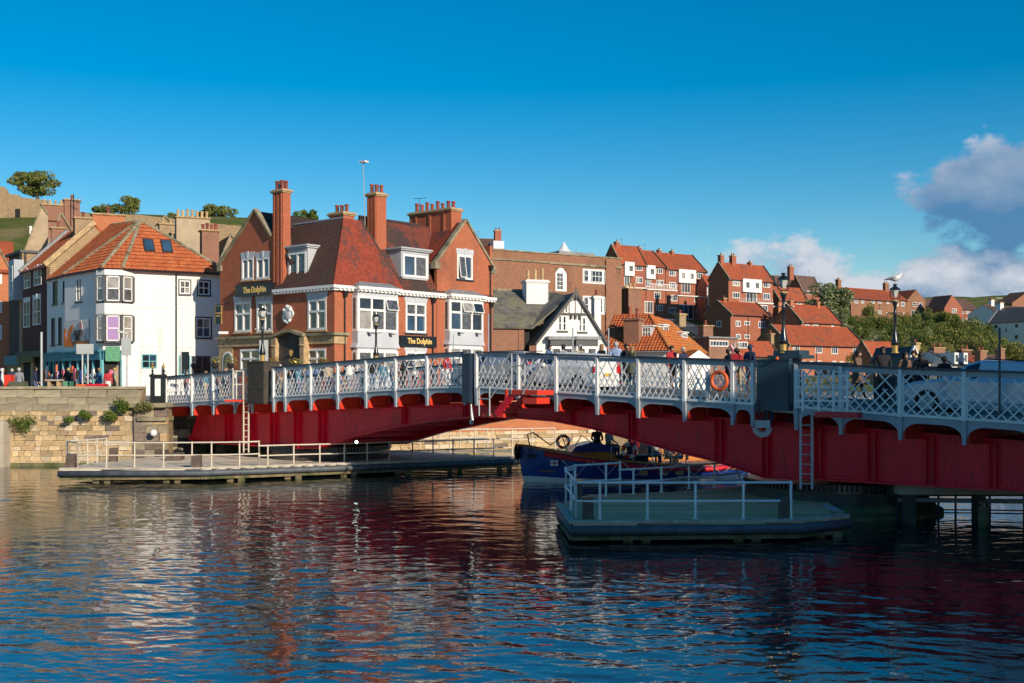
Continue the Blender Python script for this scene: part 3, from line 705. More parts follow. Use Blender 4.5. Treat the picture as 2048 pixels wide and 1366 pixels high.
leafR = leaf(12.5, PR, [(11.75, 13.2)], [(955, 806), (1030, 808), (1113, 812), (1187, 815), (1258, 821), (1369, 831), (1433, 835), (1512, 840), (1600, 847), (1669, 852), (1732, 857), (1852, 867), (2048, 883), (2300, 904)],
     [(955, 833), (1040, 836), (1114, 842), (1187, 856), (1263, 877), (1351, 901), (1433, 921), (1498, 942), (1536, 955), (1600, 957.5), (1669, 960), (1849, 970), (2048, 981), (2300, 998)],
     [(1139, 1143), (1256, 1265), (1429, 1443), (1523, 1536), (1628, 1642), (1734, 1750), (1851, 1867), (1977, 1992), (2110, 2126)],
     'near right half of the red swing bridge, in shade, with pale blue lattice railing', 26, (.05, 26.5), (-99, 24))
# turntable drums
def drum(u, label):
    c = BW(u, BWID/2, 0); t = thing('turntable_drum', label, 'bridge pivot', (c.x, c.y, 0))
    top = 1.02 if u > 0 else 1.18
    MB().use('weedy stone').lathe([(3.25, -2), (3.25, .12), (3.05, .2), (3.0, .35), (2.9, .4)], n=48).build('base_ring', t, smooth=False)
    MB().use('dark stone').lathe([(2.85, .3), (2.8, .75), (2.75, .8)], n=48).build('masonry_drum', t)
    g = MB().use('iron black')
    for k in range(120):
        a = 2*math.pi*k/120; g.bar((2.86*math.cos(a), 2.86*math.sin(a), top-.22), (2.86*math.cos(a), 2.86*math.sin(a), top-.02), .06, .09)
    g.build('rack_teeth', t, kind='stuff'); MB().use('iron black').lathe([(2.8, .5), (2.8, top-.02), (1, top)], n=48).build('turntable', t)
drum(12.6, 'dark round turntable drum under the near right half of the bridge'); drum(-13.0, 'dark round turntable drum under the far left half of the bridge')
# operator boxes on the railing line
def pbox(u0_, u1_, y0, y1, z0, z1, m, name, label, streaks=False):
    c = BW((u0_+u1_)/2, (y0+y1)/2, 0); t = thing(name, label, 'box', (c.x, c.y, z0), BA); w, h = (u1_-u0_)/2, z1-z0; d = (y1-y0)/2
    B('cabinet', t, m, (-w, w, -d, d, 0, h)); B('lower_panel', t, m, (-w+.02, w-.02, -d-.015, -d+.01, .02, h*.33))
    B('lid', t, m, (-w-.03, w+.03, -d-.03, d+.03, h, h+.05)); B('upper_panel', t, m, (-w+.02, w-.02, -d-.015, -d+.01, h*.36, h-.04)); return t
ub0, ub1 = BF.onY(1513, 765, -.18)[0], BF.onY(1578, 765, -.18)[0]
pbox(ub0, ub1, -.18, .55, 3.22, 4.70, 'box navy', 'pedestal_box', 'tall dark navy steel cabinet at the near railing, streaked with droppings')
t_ = thing('pedestal_plinth', 'stepped dark plinth carrying the near right lamp post', 'plinth', BW((ub0+ub1)/2+.25, .35, 4.76), BA)
B('step', t_, 'box navy', (-.5, .62, -.4, .4, 0, .1)); B('step', t_, 'box navy', (-.36, .5, -.3, .3, .1, .24)); MB().use('life ring').ball((-.05, -.62, .0), .055, n=10, m=6).build('amber_light', t_)
pbox(-14.0, -12.75, -.25, .6, 3.1, 4.95, 'box brown', 'pedestal_box', 'weathered dark brown cabinet on the left half of the bridge')
pbox(-.42, -.02, -.2, .35, 3.3, 5.08, 'rail cap', 'pedestal_box', 'narrow dark blue cabinet where the two bridge halves meet')
pbox(12.5, 13.7, BWID-.7, BWID+.2, 3.3, 4.85, 'box navy', 'pedestal_box', 'dark cabinet under the lamp on the far side, behind the pedestrians')
# lamps
def lamp(px, py_base, py_top, d, label, gull=False):
    b = P(px, py_base, d); h = (py_base-py_top)*d/FPX; t = thing('street_lamp', label, 'street lamp', b, 0, 'ornate lamps on the bridge')
    s = h/2.45
    L = lambda pr, m, n=16: MB().use(m).lathe([(r*s, z*s) for r, z in pr], n=n)
    L([(.14, 0), (.14, .03), (.10, .05), (.105, .26), (.13, .28)], 'gold').build('brass_base', t, smooth=False)
    L([(.13, .28), (.14, .36), (.10, .52), (.07, .70), (.055, .8), (.05, 1.35), (.075, 1.40), (.05, 1.44), (.045, 1.55), (.06, 1.68), (.11, 1.80), (.105, 1.82)], 'iron black').build('column', t, smooth=True)
    L([(.105, 1.82), (.12, 1.84), (.12, 1.87), (.06, 1.89)], 'cream stone').build('collar', t)
    m = MB().use('iron black').bar((-.28*s, 0, 1.42*s), (.28*s, 0, 1.42*s), .025, .025); m.use('lamp white').ball((-.3*s, 0, 1.42*s), .03*s).ball((.3*s, 0, 1.42*s), .03*s); m.build('cross_arm', t)
    m = MB().use('iron black')
    for sg in (-1, 1): m.tube([(0, 0, 1.9*s), (sg*.12*s, 0, 1.93*s), (sg*.17*s, 0, 2.0*s), (sg*.17*s, 0, 2.26*s)], .013*s+.006, 6)
    m.build('yoke', t)
    L([(.07, 1.98), (.14, 2.26), (.13, 2.27)], 'lantern glass', 6).build('lantern', t)
    L([(.21, 2.255), (.17, 2.29), (.10, 2.34), (.06, 2.37), (.055, 2.40), (.08, 2.41), (.075, 2.45)], 'iron black', 8).build('lantern_roof', t)
    return t
lamp(1567, 706, 546, BW(12.9, .35).y, 'black and brass lamp post standing on the near navy cabinet')
lamp(1790, 706, 568, BW(13.1, BWID-.3).y, 'black and brass lamp post with a gull perched on top')
lamp(525, 722, 612, BW(-13.3, .3).y, 'lamp post on the brown cabinet, in front of the pub entrance')
lamp(752, 722, 625, BW(-13, BWID-.3).y, 'lamp post in front of the left bay window of the pub')
# slim poles
def pole(px, y0, y1, d, r, m, label, name='pole', cat='pole'):
    a, b = P(px, y0, d), P(px, y1, d); t = MB().use(m).tube([(0, 0, 0), (0, 0, (a.z+b.z)/2-a.z), (b.x-a.x, 0, b.z-a.z)], r, 8); t.tube([(0, 0, 0), (0, 0, .04)], r*1.7, 8)
    o = t.build(name, loc=a); tag(o, label, cat); return o
pole(977, 742, 628, BW(.5, -.1).y, .024, 'rail grey', 'slim grey pole on the bridge left of the parked-looking silver car')
pole(1145.5, 722, 656, 45, .03, 'rail grey', 'slim grey pole rising in front of the white gabled house')
pole(1217, 710, 656, 46, .03, 'rail grey', 'slim grey pole right of the white gabled house')
pole(1999, 828, 655, BW(18.9, -.12).y, .03, 'rail cap', 'thin dark blue pole at the near railing in front of the blue car')
pole(907, 740, 670, BW(-1.2, 0).y, .02, 'rail grey', 'thin pole at the railing in front of the right bay of the pub')
# ladders, stairs
def ladder(px0, px1, y0, y1, d, label, m, cage=None):
    a, b = P(px0, y1, d), P(px1, y0, d); w = b.x-a.x; h = b.z-a.z; t = thing('ladder', label, 'ladder', a)
    B('rail', t, m, (-.03, .03, -.03, .03, 0, h)); B('rail', t, m, (w-.03, w+.03, -.03, .03, 0, h)); n = int(h/.28)
    rm = MB().use(m).tube([(.02, 0, 0), (w-.02, 0, 0)], .016, 6).mesh('rung')
    for i in range(n): inst('rung', rm, t, (0, 0, .15+i*.28))
    return t
dl = BW(-14.7, -.5).y
ladder(487.5, 497.5, 742, 905, dl, 'cream steel ladder from the left bridge walkway down to the platform', 'cream steel')
t = thing('ladder_cage', 'cream guard frame at the railing around the top of the left ladder', 'guard rail', P(466, 798, dl)); s_ = FPX/dl
m = MB().use('cream steel'); w, h = 31/s_, 56/s_
for x in (0, w*.22, w*.65): m.tube([(x, 0, 0), (x, 0, h)], .03, 6)
for z in (h*.52, h): m.tube([(0, 0, z), (w, 0, z)], .028, 6)
m.build('frame', t); B('red_platform', t, 'bright red', (-.3, w*.7, -.3, .3, -.12, -.03))
dr = BW(14.0, -.3).y
ladder(1601, 1624, 828, 978, dr, 'grey steel ladder hanging in front of the near red girder', 'galvanised')
t = thing('ladder_gate', 'pale gate frame behind the top of the grey ladder', 'guard rail', P(1590, 822, dr), BA); s_ = FPX/dr; m = MB().use('rail white')
for x in (.25, .75, 1.2, 1.6): m.box(x-.03, x+.03, -.03, .03, 0, 1.15)
for z in (.3, .68, 1.0): m.box(0, 1.7, -.02, .02, z-.02, z+.02)
m.build('frame', t); B('red_sill', t, 'hull red', (.75, 2.0, -.25, .1, -.16, .0))
# red access stairs at the nose
su = 2.1; sp_ = BW(su, -.75); t = thing('access_stair', 'bright red steel stair with grey handrails where the bridge halves meet', 'stairs', (sp_.x, sp_.y, 0), BA)
m0 = lambda px, py: (lambda q: (q[0]-su, q[1]))(BF.onY(px, py, -.75))
lo, hi = m0(1004, 832), m0(1042, 788)
B('landing', t, 'bright red', (m0(976, 830)[0], m0(1018, 830)[0], -.3, .5, lo[1]-.04, lo[1]+.1)); B('landing', t, 'bright red', (m0(1035, 785)[0], m0(1088, 785)[0], -.35, .5, hi[1]-.03, hi[1]+.14))
B('kick_box', t, 'bright red', (m0(1060, 800)[0], m0(1088, 800)[0], -.38, .3, hi[1]-.33, hi[1]-.12)); 
for y in (-.3, .42): m = MB().use('girder red').bar((lo[0], y, lo[1]+.05), (hi[0], y, hi[1]+.08), .05, .24); m.build('stringer', t)
for i in range(6):
    f = (i+.5)/6; B('tread', t, 'bright red', (lo[0]+(hi[0]-lo[0])*f-.12, lo[0]+(hi[0]-lo[0])*f+.12, -.28, .42, lo[1]+(hi[1]-lo[1])*f, lo[1]+(hi[1]-lo[1])*f+.035))
m = MB().use('galvanised'); y = -.33; gl = lo[1]
xa, xb, xc, xd = m0(971, 830)[0], m0(992, 830)[0], m0(1036, 790)[0], m0(1062, 790)[0]
m.tube([(xa, y, gl), (xa, y, gl+1.05), (xb, y, gl+1.05), (xb, y, gl)], .028, 8); m.tube([(xa, y, gl+.6), (xb, y, gl+.6)], .024, 8)
m.tube([(xb, y, gl+.6), (xc, y, hi[1]+.95), (xd, y, hi[1]+1.0), (xd, y, hi[1])], .026, 8); m.tube([(xb, y, gl+1.05), (xc-.1, y, hi[1]+1.4), (xd, y, hi[1]+1.4)], .022, 8); m.tube([(xc, y, hi[1]), (xc, y, hi[1]+1.4)], .026, 8)
m.tube([(xd-.1, y, hi[1]), (xd+.65, y, hi[1]+1.05)], .04, 8); m.build('handrail', t)
B('hanger', t, 'bright red', (m0(996, 780)[0], m0(1000, 780)[0], .35, .42, lo[1]+.3, hi[1]+.15), (m0(1019, 780)[0], m0(1023, 780)[0], .35, .42, lo[1]+.7, hi[1]+.15))
# cable loops under the navy cabinet
c = P(1516, 815, BW(12, -.35).y); t = thing('cable_reel', 'hanging grey cable guide with loops of cable under the navy cabinet', 'cable reel', (c.x, c.y, c.z-.7))
m = MB().use('galvanised'); n = 10
for k in range(n):
    a, b = math.pi+math.pi*k/n, math.pi+math.pi*(k+1)/n; m.bar((.13+.2*math.cos(a), 0, .1+.2*math.sin(a)), (.13+.2*math.cos(b), 0, .1+.2*math.sin(b)), .2, .02, up=(0, 1, 0))
m.box(-.08, .34, -.1, .1, .1, .32); m.build('guide', t)
m = MB().use('rail cap')
for k in range(9):
    x0, x1 = R.uniform(-.02, .3), R.uniform(.1, .95); dz = R.uniform(.1, .4)
    m.tube([(x0, 0, .95), (x0+.02, 0, .5), ((x0+x1)/2, -.03, .2-dz*.4), (x1, 0, .25), (x1+.05, .1, .8)], .012, 5)
m.build('cables', t)
# drain pipe / hanging lamp at the meeting point
t = MB().use('galvanised').tube([(0, 0, 0), (.02, 0, -.35), (.06, -.02, -.62)], [.03, .05, .06], 8).ball((.02, -.03, -.68), .09)
o = t.build('hanging_lamp', loc=P(942, 808, BW(-.2, -.2).y)); tag(o, 'small grey lamp hanging below the narrow cabinet at mid bridge', 'lamp')
mat('lit lamp', (1, 1, .9), .4, 0, emit=(.75, 1, .8), es=10.0)
o = MB().use('lit lamp').ball((0, 0, 0), .06, n=10, m=6).build('navigation_light', loc=P(713, 884, BW(-6.3, .9).y)); tag(o, 'small lit white lamp under the left girder above the platform', 'lamp')
# life ring
def ring(loc, rr, r, rot, label, m1='life ring', m2=None, nm='life_ring', cat='life ring', group=None):
    mb = MB(); n = 32
    for k in range(n):
        mb.use(m2 if m2 and (k//4) % 2 else m1); a, b = 2*math.pi*k/n, 2*math.pi*(k+1)/n
        mb.tube([(rr*math.cos(a), 0, rr*math.sin(a)), (rr*math.cos(b), 0, rr*math.sin(b))], r, 8, cap=False)
    o = mb.build(nm, smooth=True, loc=loc, rot=rot); tag(o, label, cat, group); return o
ring(BW(10.62, -.1, zd(10.6)+.68), .27, .06, BA, 'orange life ring hanging on the inside of the lattice railing')
B_ = BW(10.2, -.09); bb = thing('life_ring_board', 'narrow blue board on the lattice beside the orange life ring', 'board', (B_.x, B_.y, zd(10.2)+.1), BA); B('board', bb, 'rail grey', (-.07, .07, -.02, .02, 0, .85)); 
# ================================================================ FENDER PLATFORMS
def inpoly_rng(poly, y):
    xs = []
    for (a, b), (c, d) in zip(poly, poly[1:]+poly[:1]):
        if (b-y)*(d-y) <= 0 and abs(b-d) > 1e-9: xs.append(a+(c-a)*(y-b)/(d-b))
    return (min(xs), max(xs)) if len(xs) > 1 else None
def platform(label, pts, zt, front, m, w=.24):
    poly = [(G(x, y, zt).x, G(x, y, zt).y) for x, y in pts]; ox, oy = poly[0]
    t = thing('timber_platform', label, 'jetty', (ox, oy, 0)); y = min(p[1] for p in poly); y1 = max(p[1] for p in poly); i = 0
    u = unit(m)
    while y < y1-w*.5:
        r = inpoly_rng(poly, y+w/2)
        if r and r[1]-r[0] > .2:
            cuts = [r[0]]; 
            while cuts[-1] < r[1]-5: cuts.append(cuts[-1]+R.uniform(3, 5))
            cuts.append(r[1])
            for a, b in zip(cuts, cuts[1:]): inst('plank', u, t, (a-ox+.01, y-oy, zt-.07+R.uniform(-.006, .004)), s=(b-a-.02, w-.018, .07))
        y += w
    MB().use('dark stone').prism([(x-ox, y_-oy) for x, y_ in poly], lambda a, b, z: (a, z, b), zt-.32, zt-.09).build('deck_frame', t)
    fp = [G(x, y_, zt) for x, y_ in front]; k = MB().use('pale timber'); f = MB().use('rubber')
    for a, b in zip(fp, fp[1:]):
        k.bar((a.x-ox, a.y-oy+.05, zt+.03), (b.x-ox, b.y-oy+.05, zt+.02), .14, .08)
    f.tube([(a.x-ox, a.y-oy-.10, zt-.17) for a in fp], .125, 14); k.build('kerb', t); f.build('fender', t, smooth=True)
    y_ = MB().use('pile')
    for a, b in zip(fp, fp[1:]): y_.bar((a.x-ox, a.y-oy+.05, zt-.38), (b.x-ox, b.y-oy+.05, zt-.38), .14, .10)
    y_.build('waling', t)
    for a, b in zip(fp, fp[1:]):
        L = (b-a).length; n = max(1, int(L/2.2))
        for i in range(n):
            p = a.lerp(b, (i+.5)/n)
            for dx in (0, .45): B('pile', t, 'pile', (p.x-ox+dx-.12, p.x-ox+dx+.12, p.y-oy+.15, p.y-oy+.4, -2.5, zt-.35))
    return t
LT, RT = .55, .5
platform('long sunlit timber platform with rubber fender under the left half of the bridge',
    [(118, 939), (400, 937.5), (515, 934), (740, 926), (1047, 914.5), (1056, 906), (850, 900), (560, 900), (330, 913), (205, 921)], LT, [(118, 939), (400, 937.5), (515, 934), (740, 926), (1047, 914.5)], 'plank')
platform('shaded mossy timber platform with dark fender in the right foreground',
    [(1145, 1047), (1590, 1043), (1697, 1033), (1655, 1003), (1600, 985), (1520, 970), (1320, 985), (1180, 988), (1118, 1010)], RT, [(1118, 1010), (1145, 1047), (1590, 1043), (1697, 1033)], 'plank mossy')
def railing(label, runs, zt, r=.032, m='galvanised', grp=None):
    p0 = G(*runs[0][0][0], zt); t = thing('pipe_railing', label, 'railing', p0, 0, grp)
    for pts, hs in runs:
        W_ = [G(x, y, zt)-p0 for x, y in pts]
        for p in W_:
            MB().use(m).tube([p, p+Vector((0, 0, max(hs)))], r, 8).lathe([(r*2, 0), (r*2, .03)], p, 8).ball(p+Vector((0, 0, min(hs))), r*1.6, n=6, m=4).ball(p+Vector((0, 0, max(hs))), r*1.5, n=6, m=4).build('post', t)
        for h in hs: MB().use(m).tube([p+Vector((0, 0, h)) for p in W_], r*.9, 8).build('rail', t)
    return t
railing('white pipe railing along the front of the sunlit left platform', [([(155, 935), (213, 935), (269, 935), (327, 935), (384, 934.5), (423, 934), (479, 933), (518, 931.5)], (.5, 1.02)), ([(518, 931.5), (535.6, 931), (587.5, 929), (639.5, 927.5), (689, 926), (734.5, 924), (779, 922), (825, 920), (866, 918.5), (906, 917), (948, 915.5), (987, 914), (1024.6, 912.5)], (.42, .84)),
    ([(155, 935), (134, 931), (175, 927), (194, 925), (213, 923)], (.5, 1.02))], LT, .034, 'cream steel')
railing('grey pipe railing around the shaded foreground platform', [([(1152, 1038), (1200, 1038.5), (1295, 1038.5), (1391, 1038.5), (1487, 1038), (1582, 1038)], (.47, .95)), ([(1152, 1038), (1142, 1020), (1132, 1006), (1150, 1000)], (.47, .95)), ([(1132, 1006), (1150, 998), (1212, 993), (1240, 990)], (.5, 1.02)), ([(1240, 990), (1267, 989), (1323, 985), (1378, 978), (1429, 975), (1478, 969)], (.4, .8))], RT, .034, 'rail white')
railing('pale double pipe railing on the jetty seen through the bridge arch', [([(770, 905), (825, 905), (866, 905), (900, 904), (950, 903), (985, 902), (1024, 901), (1064, 900), (1110, 899)], (.55, 1.1)), ([(790, 897), (840, 897), (880, 896), (920, 895), (975, 895)], (.5, 1.0))], .6, .032, 'cream steel')
jt = thing('narrow_jetty', 'pale narrow jetty with a yellow edge line behind the left platform', 'jetty', G(830, 911, .55)); p0 = G(830, 911, .55)
a, b, c_, d_ = [G(x, y, .55)-p0 for x, y in ((830, 911), (1047, 908), (1130, 899), (820, 903))]
B('yellow_edge', jt, 'yellow', (2, 6.0, 1.0, 1.2, .0, .03))
m = MB().use('pale timber').prism([(q.x, q.y) for q in (a, b, c_, d_)], lambda a, b, z: (a, z, b), -.2, .0); m.build('deck', jt)
def bollard(px, y0, y1, d, w, label, cap=None):
    p = P(px, y1, d); h = (y1-y0)*d/FPX; k = w*d/FPX/2; m = MB().use('bollard timber').hexa([(-k, -k, 0), (k, -k, 0), (k, k, 0), (-k, k, 0)], [(-k*.95, -k, h-.04), (k*.9, -k, h), (k, k*.9, h), (-k, k, h-.03)])
    if cap: m.use(cap).box(-k*1.05, k*1.05, -k*1.05, k*1.05, h, h+.05)
    o = m.build('mooring_post', loc=p); tag(o, label, 'mooring post')
bollard(393, 910, 936, G(393, 936, LT).y+.25, 18, 'squat timber mooring post midway along the sunlit platform front'); bollard(142, 908, 936, G(142, 936, LT).y+.3, 16, 'grey mooring post at the left tip of the sunlit platform')
bollard(227, 895, 923, G(227, 923, LT).y, 14, 'mooring post at the back of the sunlit platform near the wall')
bollard(1176, 997, 1038, G(1176, 1038, RT).y+.1, 22, 'dark mooring post at the left corner of the shaded platform', 'iron black'); bollard(1568, 994, 1038, G(1568, 1038, RT).y+.1, 20, 'dark mooring post at the right end of the shaded platform')
bollard(1158, 963, 1000, 33.5, 14, 'post with a yellow cap behind the corner of the shaded railing', 'gold')
bollard(350, 905, 925, 51.8, 30, 'low weathered stone block on the sunlit platform under the bridge tail')
# piles, pipes at lower right
pp = P(1967, 1055, FPX*CH/290); t = thing('timber_pile', 'stout weathered timber pile in the water at lower right', 'pile', (pp.x, pp.y, 0))
MB().use('pile').lathe([(.135, -2), (.135, .0), (.15, .1), (.15, .62), (.13, .72), (.1, .74)], n=12).build('pile', t); MB().use('iron black').lathe([(.155, .58), (.155, .68)], n=12).build('band', t)
t = thing('pipe_fence', 'dark pipes on thin posts standing in the water behind the timber pile', 'pipe fence', (pp.x-1.6, pp.y+1.5, 0)); m = MB().use('box navy')
for z, r in ((.82, .03), (.62, .07), (.35, .02), (.26, .02)): MB().use('rail grey' if r > .05 else 'box navy').tube([(-.3, 0, z), (3, -.1, z-.03), (8, -.3, z-.06)], r, 8).build('pipe', t)
for x in (-.3, .9, 1.4, 2.4, 3.4, 4.4, 5.6): B('post', t, 'box navy', (x-.025, x+.025, -.02, .03, -1.5, .85))
b_ = G(1850, 1000, .9); t = thing('far_landing', 'dark concrete landing with ladder posts behind the drum at right', 'landing', (b_.x, b_.y+2, 0)); B('beam', t, 'concrete', (0, 12, 0, .5, .85, 1.15)); B('beam', t, 'dark stone', (0, 12, .5, 6, .75, 1.1)); B('pile', t, 'dark stone', (.2, .5, .1, .4, -2, .9), ); B('pile', t, 'dark stone', (2.2, 2.5, .1, .4, -2, .9))
# buildings on the near bank that throw the shade over the right half
def sb(q, r): return (-SUN_AZ[1]*q-SUN_AZ[0]*r, SUN_AZ[0]*q-SUN_AZ[1]*r)
for i, (q0, q1, top, m_) in enumerate(((13.5, 24, 17.4, 'brown brick'), (23.98, 38, 17.9, 'hill brick'), (37.98, 56, 17.6, 'white wall'))):
    x, y = sb(q0, -10); t = thing('quayside_building', ['brown brick quayside building on the near bank', 'red brick quayside building on the near bank', 'white quayside building on the near bank'][i], 'building', (x, y, 2.9), math.atan2(SUN_AZ[0], -SUN_AZ[1]))
    w = q1-q0; h = top-2.9
    B('wall', t, m_, (0, w, -9, 0, -4, h-2.5)); MB().use('hill tile').prism([(-9.3, h-2.6), (.3, h-2.6), (-2, h), (-7, h)], lambda a, b, z: (b, a, z), 0, w).build('roof', t)
    k = 0
    for z in (1, 4.2, 7.4):
        for j in range(int(w/3)): window(t, lambda a, b, zz: (a, b, zz), 1+j*3, 2.2+j*3, z, z+1.6, 2, (1, 1.5), simple=True)
# ================================================================ BUILDINGS
def roof_face(par, poly, m, row=.3, cell=.3, rise=.03, pan=0.0, th=.12, name='roof_slope', jit=.004):
    mb = MB().use(m).slab(poly, th); mb.tiles(poly, row, cell, rise, pan, jit); return mb.build(name, par)
def ridge(par, a, b, m='pantile', r=.11, name='ridge_tiles'):
    a, b = Vector(a), Vector(b); n = max(1, int((b-a).length/.4)); mb = MB().use(m)
    for i in range(n): mb.tube([a.lerp(b, i/n), a.lerp(b, (i+.97)/n)], [r*1.08, r*.96], 6)
    return mb.build(name, par)
def gutter(par, a, b, m='black paint', r=.06): return MB().use(m).tube([a, b], r, 6).build('gutter', par)
def downpipe(par, x, y, z0, z1, m='black paint', r=.045, hopper=False):
    mb = MB().use(m).tube([(x, y, z0), (x, y, z1)], r, 8)
    if hopper: mb.hexa([(x-.09, y-.09, z1-.35), (x+.09, y-.09, z1-.35), (x+.09, y+.09, z1-.35), (x-.09, y+.09, z1-.35)], [(x-.17, y-.17, z1), (x+.17, y-.17, z1), (x+.17, y+.17, z1), (x-.17, y+.17, z1)])
    return mb.build('downpipe', par)
def text(par, s, size, loc, rot, m='gold letter', name='lettering', ext=.01, sx=1.0, bold=.0):
    c = bpy.data.curves.new(name, 'FONT'); c.body = s; c.size = size; c.extrude = ext; c.align_x = 'CENTER'; c.align_y = 'CENTER'; c.resolution_u = 3; c.offset = bold
    o = bpy.data.objects.new(name+'_c', c); C.objects.link(o); dg = bpy.context.evaluated_depsgraph_get()
    me = bpy.data.meshes.new_from_object(o.evaluated_get(dg)); bpy.data.objects.remove(o); bpy.data.curves.remove(c)
    me.materials.clear(); me.materials.append(M[m]); q = bpy.data.objects.new(name, me); C.objects.link(q)
    q.parent = par; q.location = loc; q.rotation_euler = rot; q.scale = (sx, 1, 1); return q
def house(name, label, cat, pc, d, pr, ye, apex, zb, brick='hill brick', tile='hill tile', vp=4350, wins=(), swins=(), oriels=(), chim=(), group='brick houses on the hillside', coping=True, hidden_gable=False, D=None, row=.33, back=True, dark_gable=True, copr=True):
    f = Fr(pc, d, vp, z0=zb); t = f.root(name, label, cat, group)
    x1 = f.onY(pr, ye)[0]; ze = f.onY(pc, ye)[1]; ya, zr = f.onX(apex[0], apex[1], 0)
    if D: zr = f.zat(0, D/2, apex[1]); ya = D/2
    ya = max(1.5, ya); y1 = 2*ya; th = .25
    fh, sh = [], []
    W2 = []
    for w in wins:
        (a0, z1), (a1, z0) = f.onY(w[0], w[1]), f.onY(w[2], w[3]); z0 = f.onY(w[0], w[3])[1]; W2.append((a0, a1, z0, z1, w[4:]))
    wall(t, brick, MY(0), [(0, -3), (x1, -3), (x1, ze), (0, ze)], name='front_wall')
    wall(t, brick, MXn(0), [(y1, -3), (th, -3), (th, ze), (ya, zr), (y1, ze)][::-1], name='gable_wall'); wall(t, brick, MX(x1), [(th, -3), (y1, -3), (y1, ze), (ya, zr), (th, ze)], name='gable_wall')
    wall(t, brick, lambda a, b, z: (a, y1+b, z), [(th, -3), (x1-th, -3), (x1-th, ze), (th, ze)], name='back_wall')
    s = (zr-ze)/ya; ov = .3
    roof_face(t, [(.02, -ov, ze-ov*s+.05), (x1-.02, -ov, ze-ov*s+.05), (x1-.02, ya, zr+.05), (.02, ya, zr+.05)], tile, row, .35)
    roof_face(t, [(.02, y1+ov, ze-ov*s+.05), (x1-.02, y1+ov, ze-ov*s+.05), (x1-.02, ya, zr+.05), (.02, ya, zr+.05)], tile, row*2, .8)
    ridge(t, (0, ya, zr+.08), (x1, ya, zr+.08), tile, .13)
    if coping:
        for x in (-.12, x1+.02) if copr else (-.12,):
            m = MB().use('coping stone' if x < 0 else 'dark stone'); m.bar((x+.05, -ov-.1, ze-ov*s+.2), (x+.05, ya, zr+.22), .24, .22); m.bar((x+.05, y1+ov, ze-ov*s+.2), (x+.05, ya, zr+.22), .24, .22); m.box(x-.08, x+.18, -ov-.25, .05, ze-.5, ze-.02); m.build('gable_coping', t)
    gutter(t, (0, -ov-.05, ze-ov*s), (x1, -ov-.05, ze-ov*s), 'dark trim', .07)
    downpipe(t, x1*R.uniform(.3, .7), -.1, -2, ze-.1, 'dark trim', .05)
    if R.random() < .6: ax_ = x1*R.uniform(.1, .8); MB().use('iron black').tube([(ax_, ya, zr), (ax_, ya, zr+1.6)], .03, 4).bar((ax_-.5, ya, zr+1.5), (ax_+.4, ya, zr+1.5), .04, .04).build('aerial', t)
    for a0, a1, z0, z1, k in W2:
        o = dict(k[0]) if k else {}
        window(t, MY(0), a0, a1, z0, z1, o.pop('cols', 3), o.pop('rows', (1,)), fw=.14, mw=.1, rec=-.02, proud=.05, simple=True, **o)
    for w in swins:
        (b1, z1), (b0, z0) = f.onX(w[0], w[1]), f.onX(w[2], w[3]); b0, b1 = min(b0, b1), max(b0, b1); window(t, MXn(0), b0, b1, min(z0, z1), max(z0, z1), 2, (1,), fw=.14, rec=-.02, proud=.05, simple=True)
    for px0, py0, px1, py1, n in oriels:
        (a0, z1), (a1, z0) = f.onY(px0, py0, -.5), f.onY(px1, py1, -.5); z0 = f.onY(px0, py1, -.5)[1]
        o = B('oriel', t, 'white paint', (a0, a1, -.55, .1, z0, z1))
        for i in range(n):
            c = a0+(a1-a0)*(i+.5+(.12 if n == 1 else 0))/n; wz = (z0+z1)/2+.1; window(o, MY(-.55), c-.55, c+.55, wz-.65, wz+.65, 2, (1,), fw=.08, rec=-.01, proud=.04, simple=True)
    for c in chim:
        x, hgt, wdt = c[:3]; y = ya if len(c) < 4 else c[3]; chimney(t, brick, x, x+wdt, y-.45, y+.45, zr-1.2 if len(c) < 4 else ze, zr+hgt, pots=max(1, int(wdt/.6)), potr=.17, poth=.5)
    return f, t, x1, ze, zr, ya
# ---------------------------------------------------------------- THE DOLPHIN
DF = Fr(669, 70, ang=math.atan2(-.659, .752), z0=QZ); dol = DF.root('pub_building', 'red brick pub with steep tiled roof, tall chimneys and gold-lettered black signs', 'pub')
EZ = DF.onX(669, 572)[1]; y_ = DF.onX; x_ = DF.onY
BR = 'dolphin brick'
def rect(px0, py0, px1, py1, face='R', off=0.0):
    if face == 'R':
        pc = (px0+px1)/2; a0 = y_(px0, py0, off)[0]; a1 = y_(px1, py0, off)[0]; return a0, a1, y_(pc, py1, off)[1], y_(pc, py0, off)[1]
    pc = (px0+px1)/2; a0 = x_(px0, py0, off)[0]; a1 = x_(px1, py0, off)[0]; return a0, a1, x_(pc, py1, off)[1], x_(pc, py0, off)[1]
YE = 14.3; YP = 5.7; YG0 = 8.8; XL = -11.95; XC = -6.1
# openings
wR = [rect(811, 606, 852, 666), rect(811, 703, 851, 738)]
wL = [rect(469, 604, 502, 664, 'L'), rect(513, 603, 544.5, 664, 'L'), rect(616, 598, 653, 660, 'L'), rect(615, 697, 652, 742, 'L'), rect(480, 698, 521, 742, 'L')]
wG = [rect(483, 516, 507, 560, 'L'), rect(512, 515, 539, 558, 'L')]
gabR = [rect(914, 510, 945, 559, 'R', .06)]
gx, gz = -7.9, DF.onY(512, 423)[1]; gzl = DF.onY(440, 532)[1]; sl = (gz-gzl)/(gx-XL); gr = -4.4
wall(dol, BR, MY(0), [(XC, 0), (-.0, 0), (0, EZ), (XC, EZ)], wL[2:4], name='front_wall')
wall(dol, BR, MY(.02), [(XL, 0), (XC, 0), (XC, gz-(XC-gx)*1.02), (gx, gz), (XL, gzl)], wL[0:2]+wL[4:5]+wG, name='gable_wall')
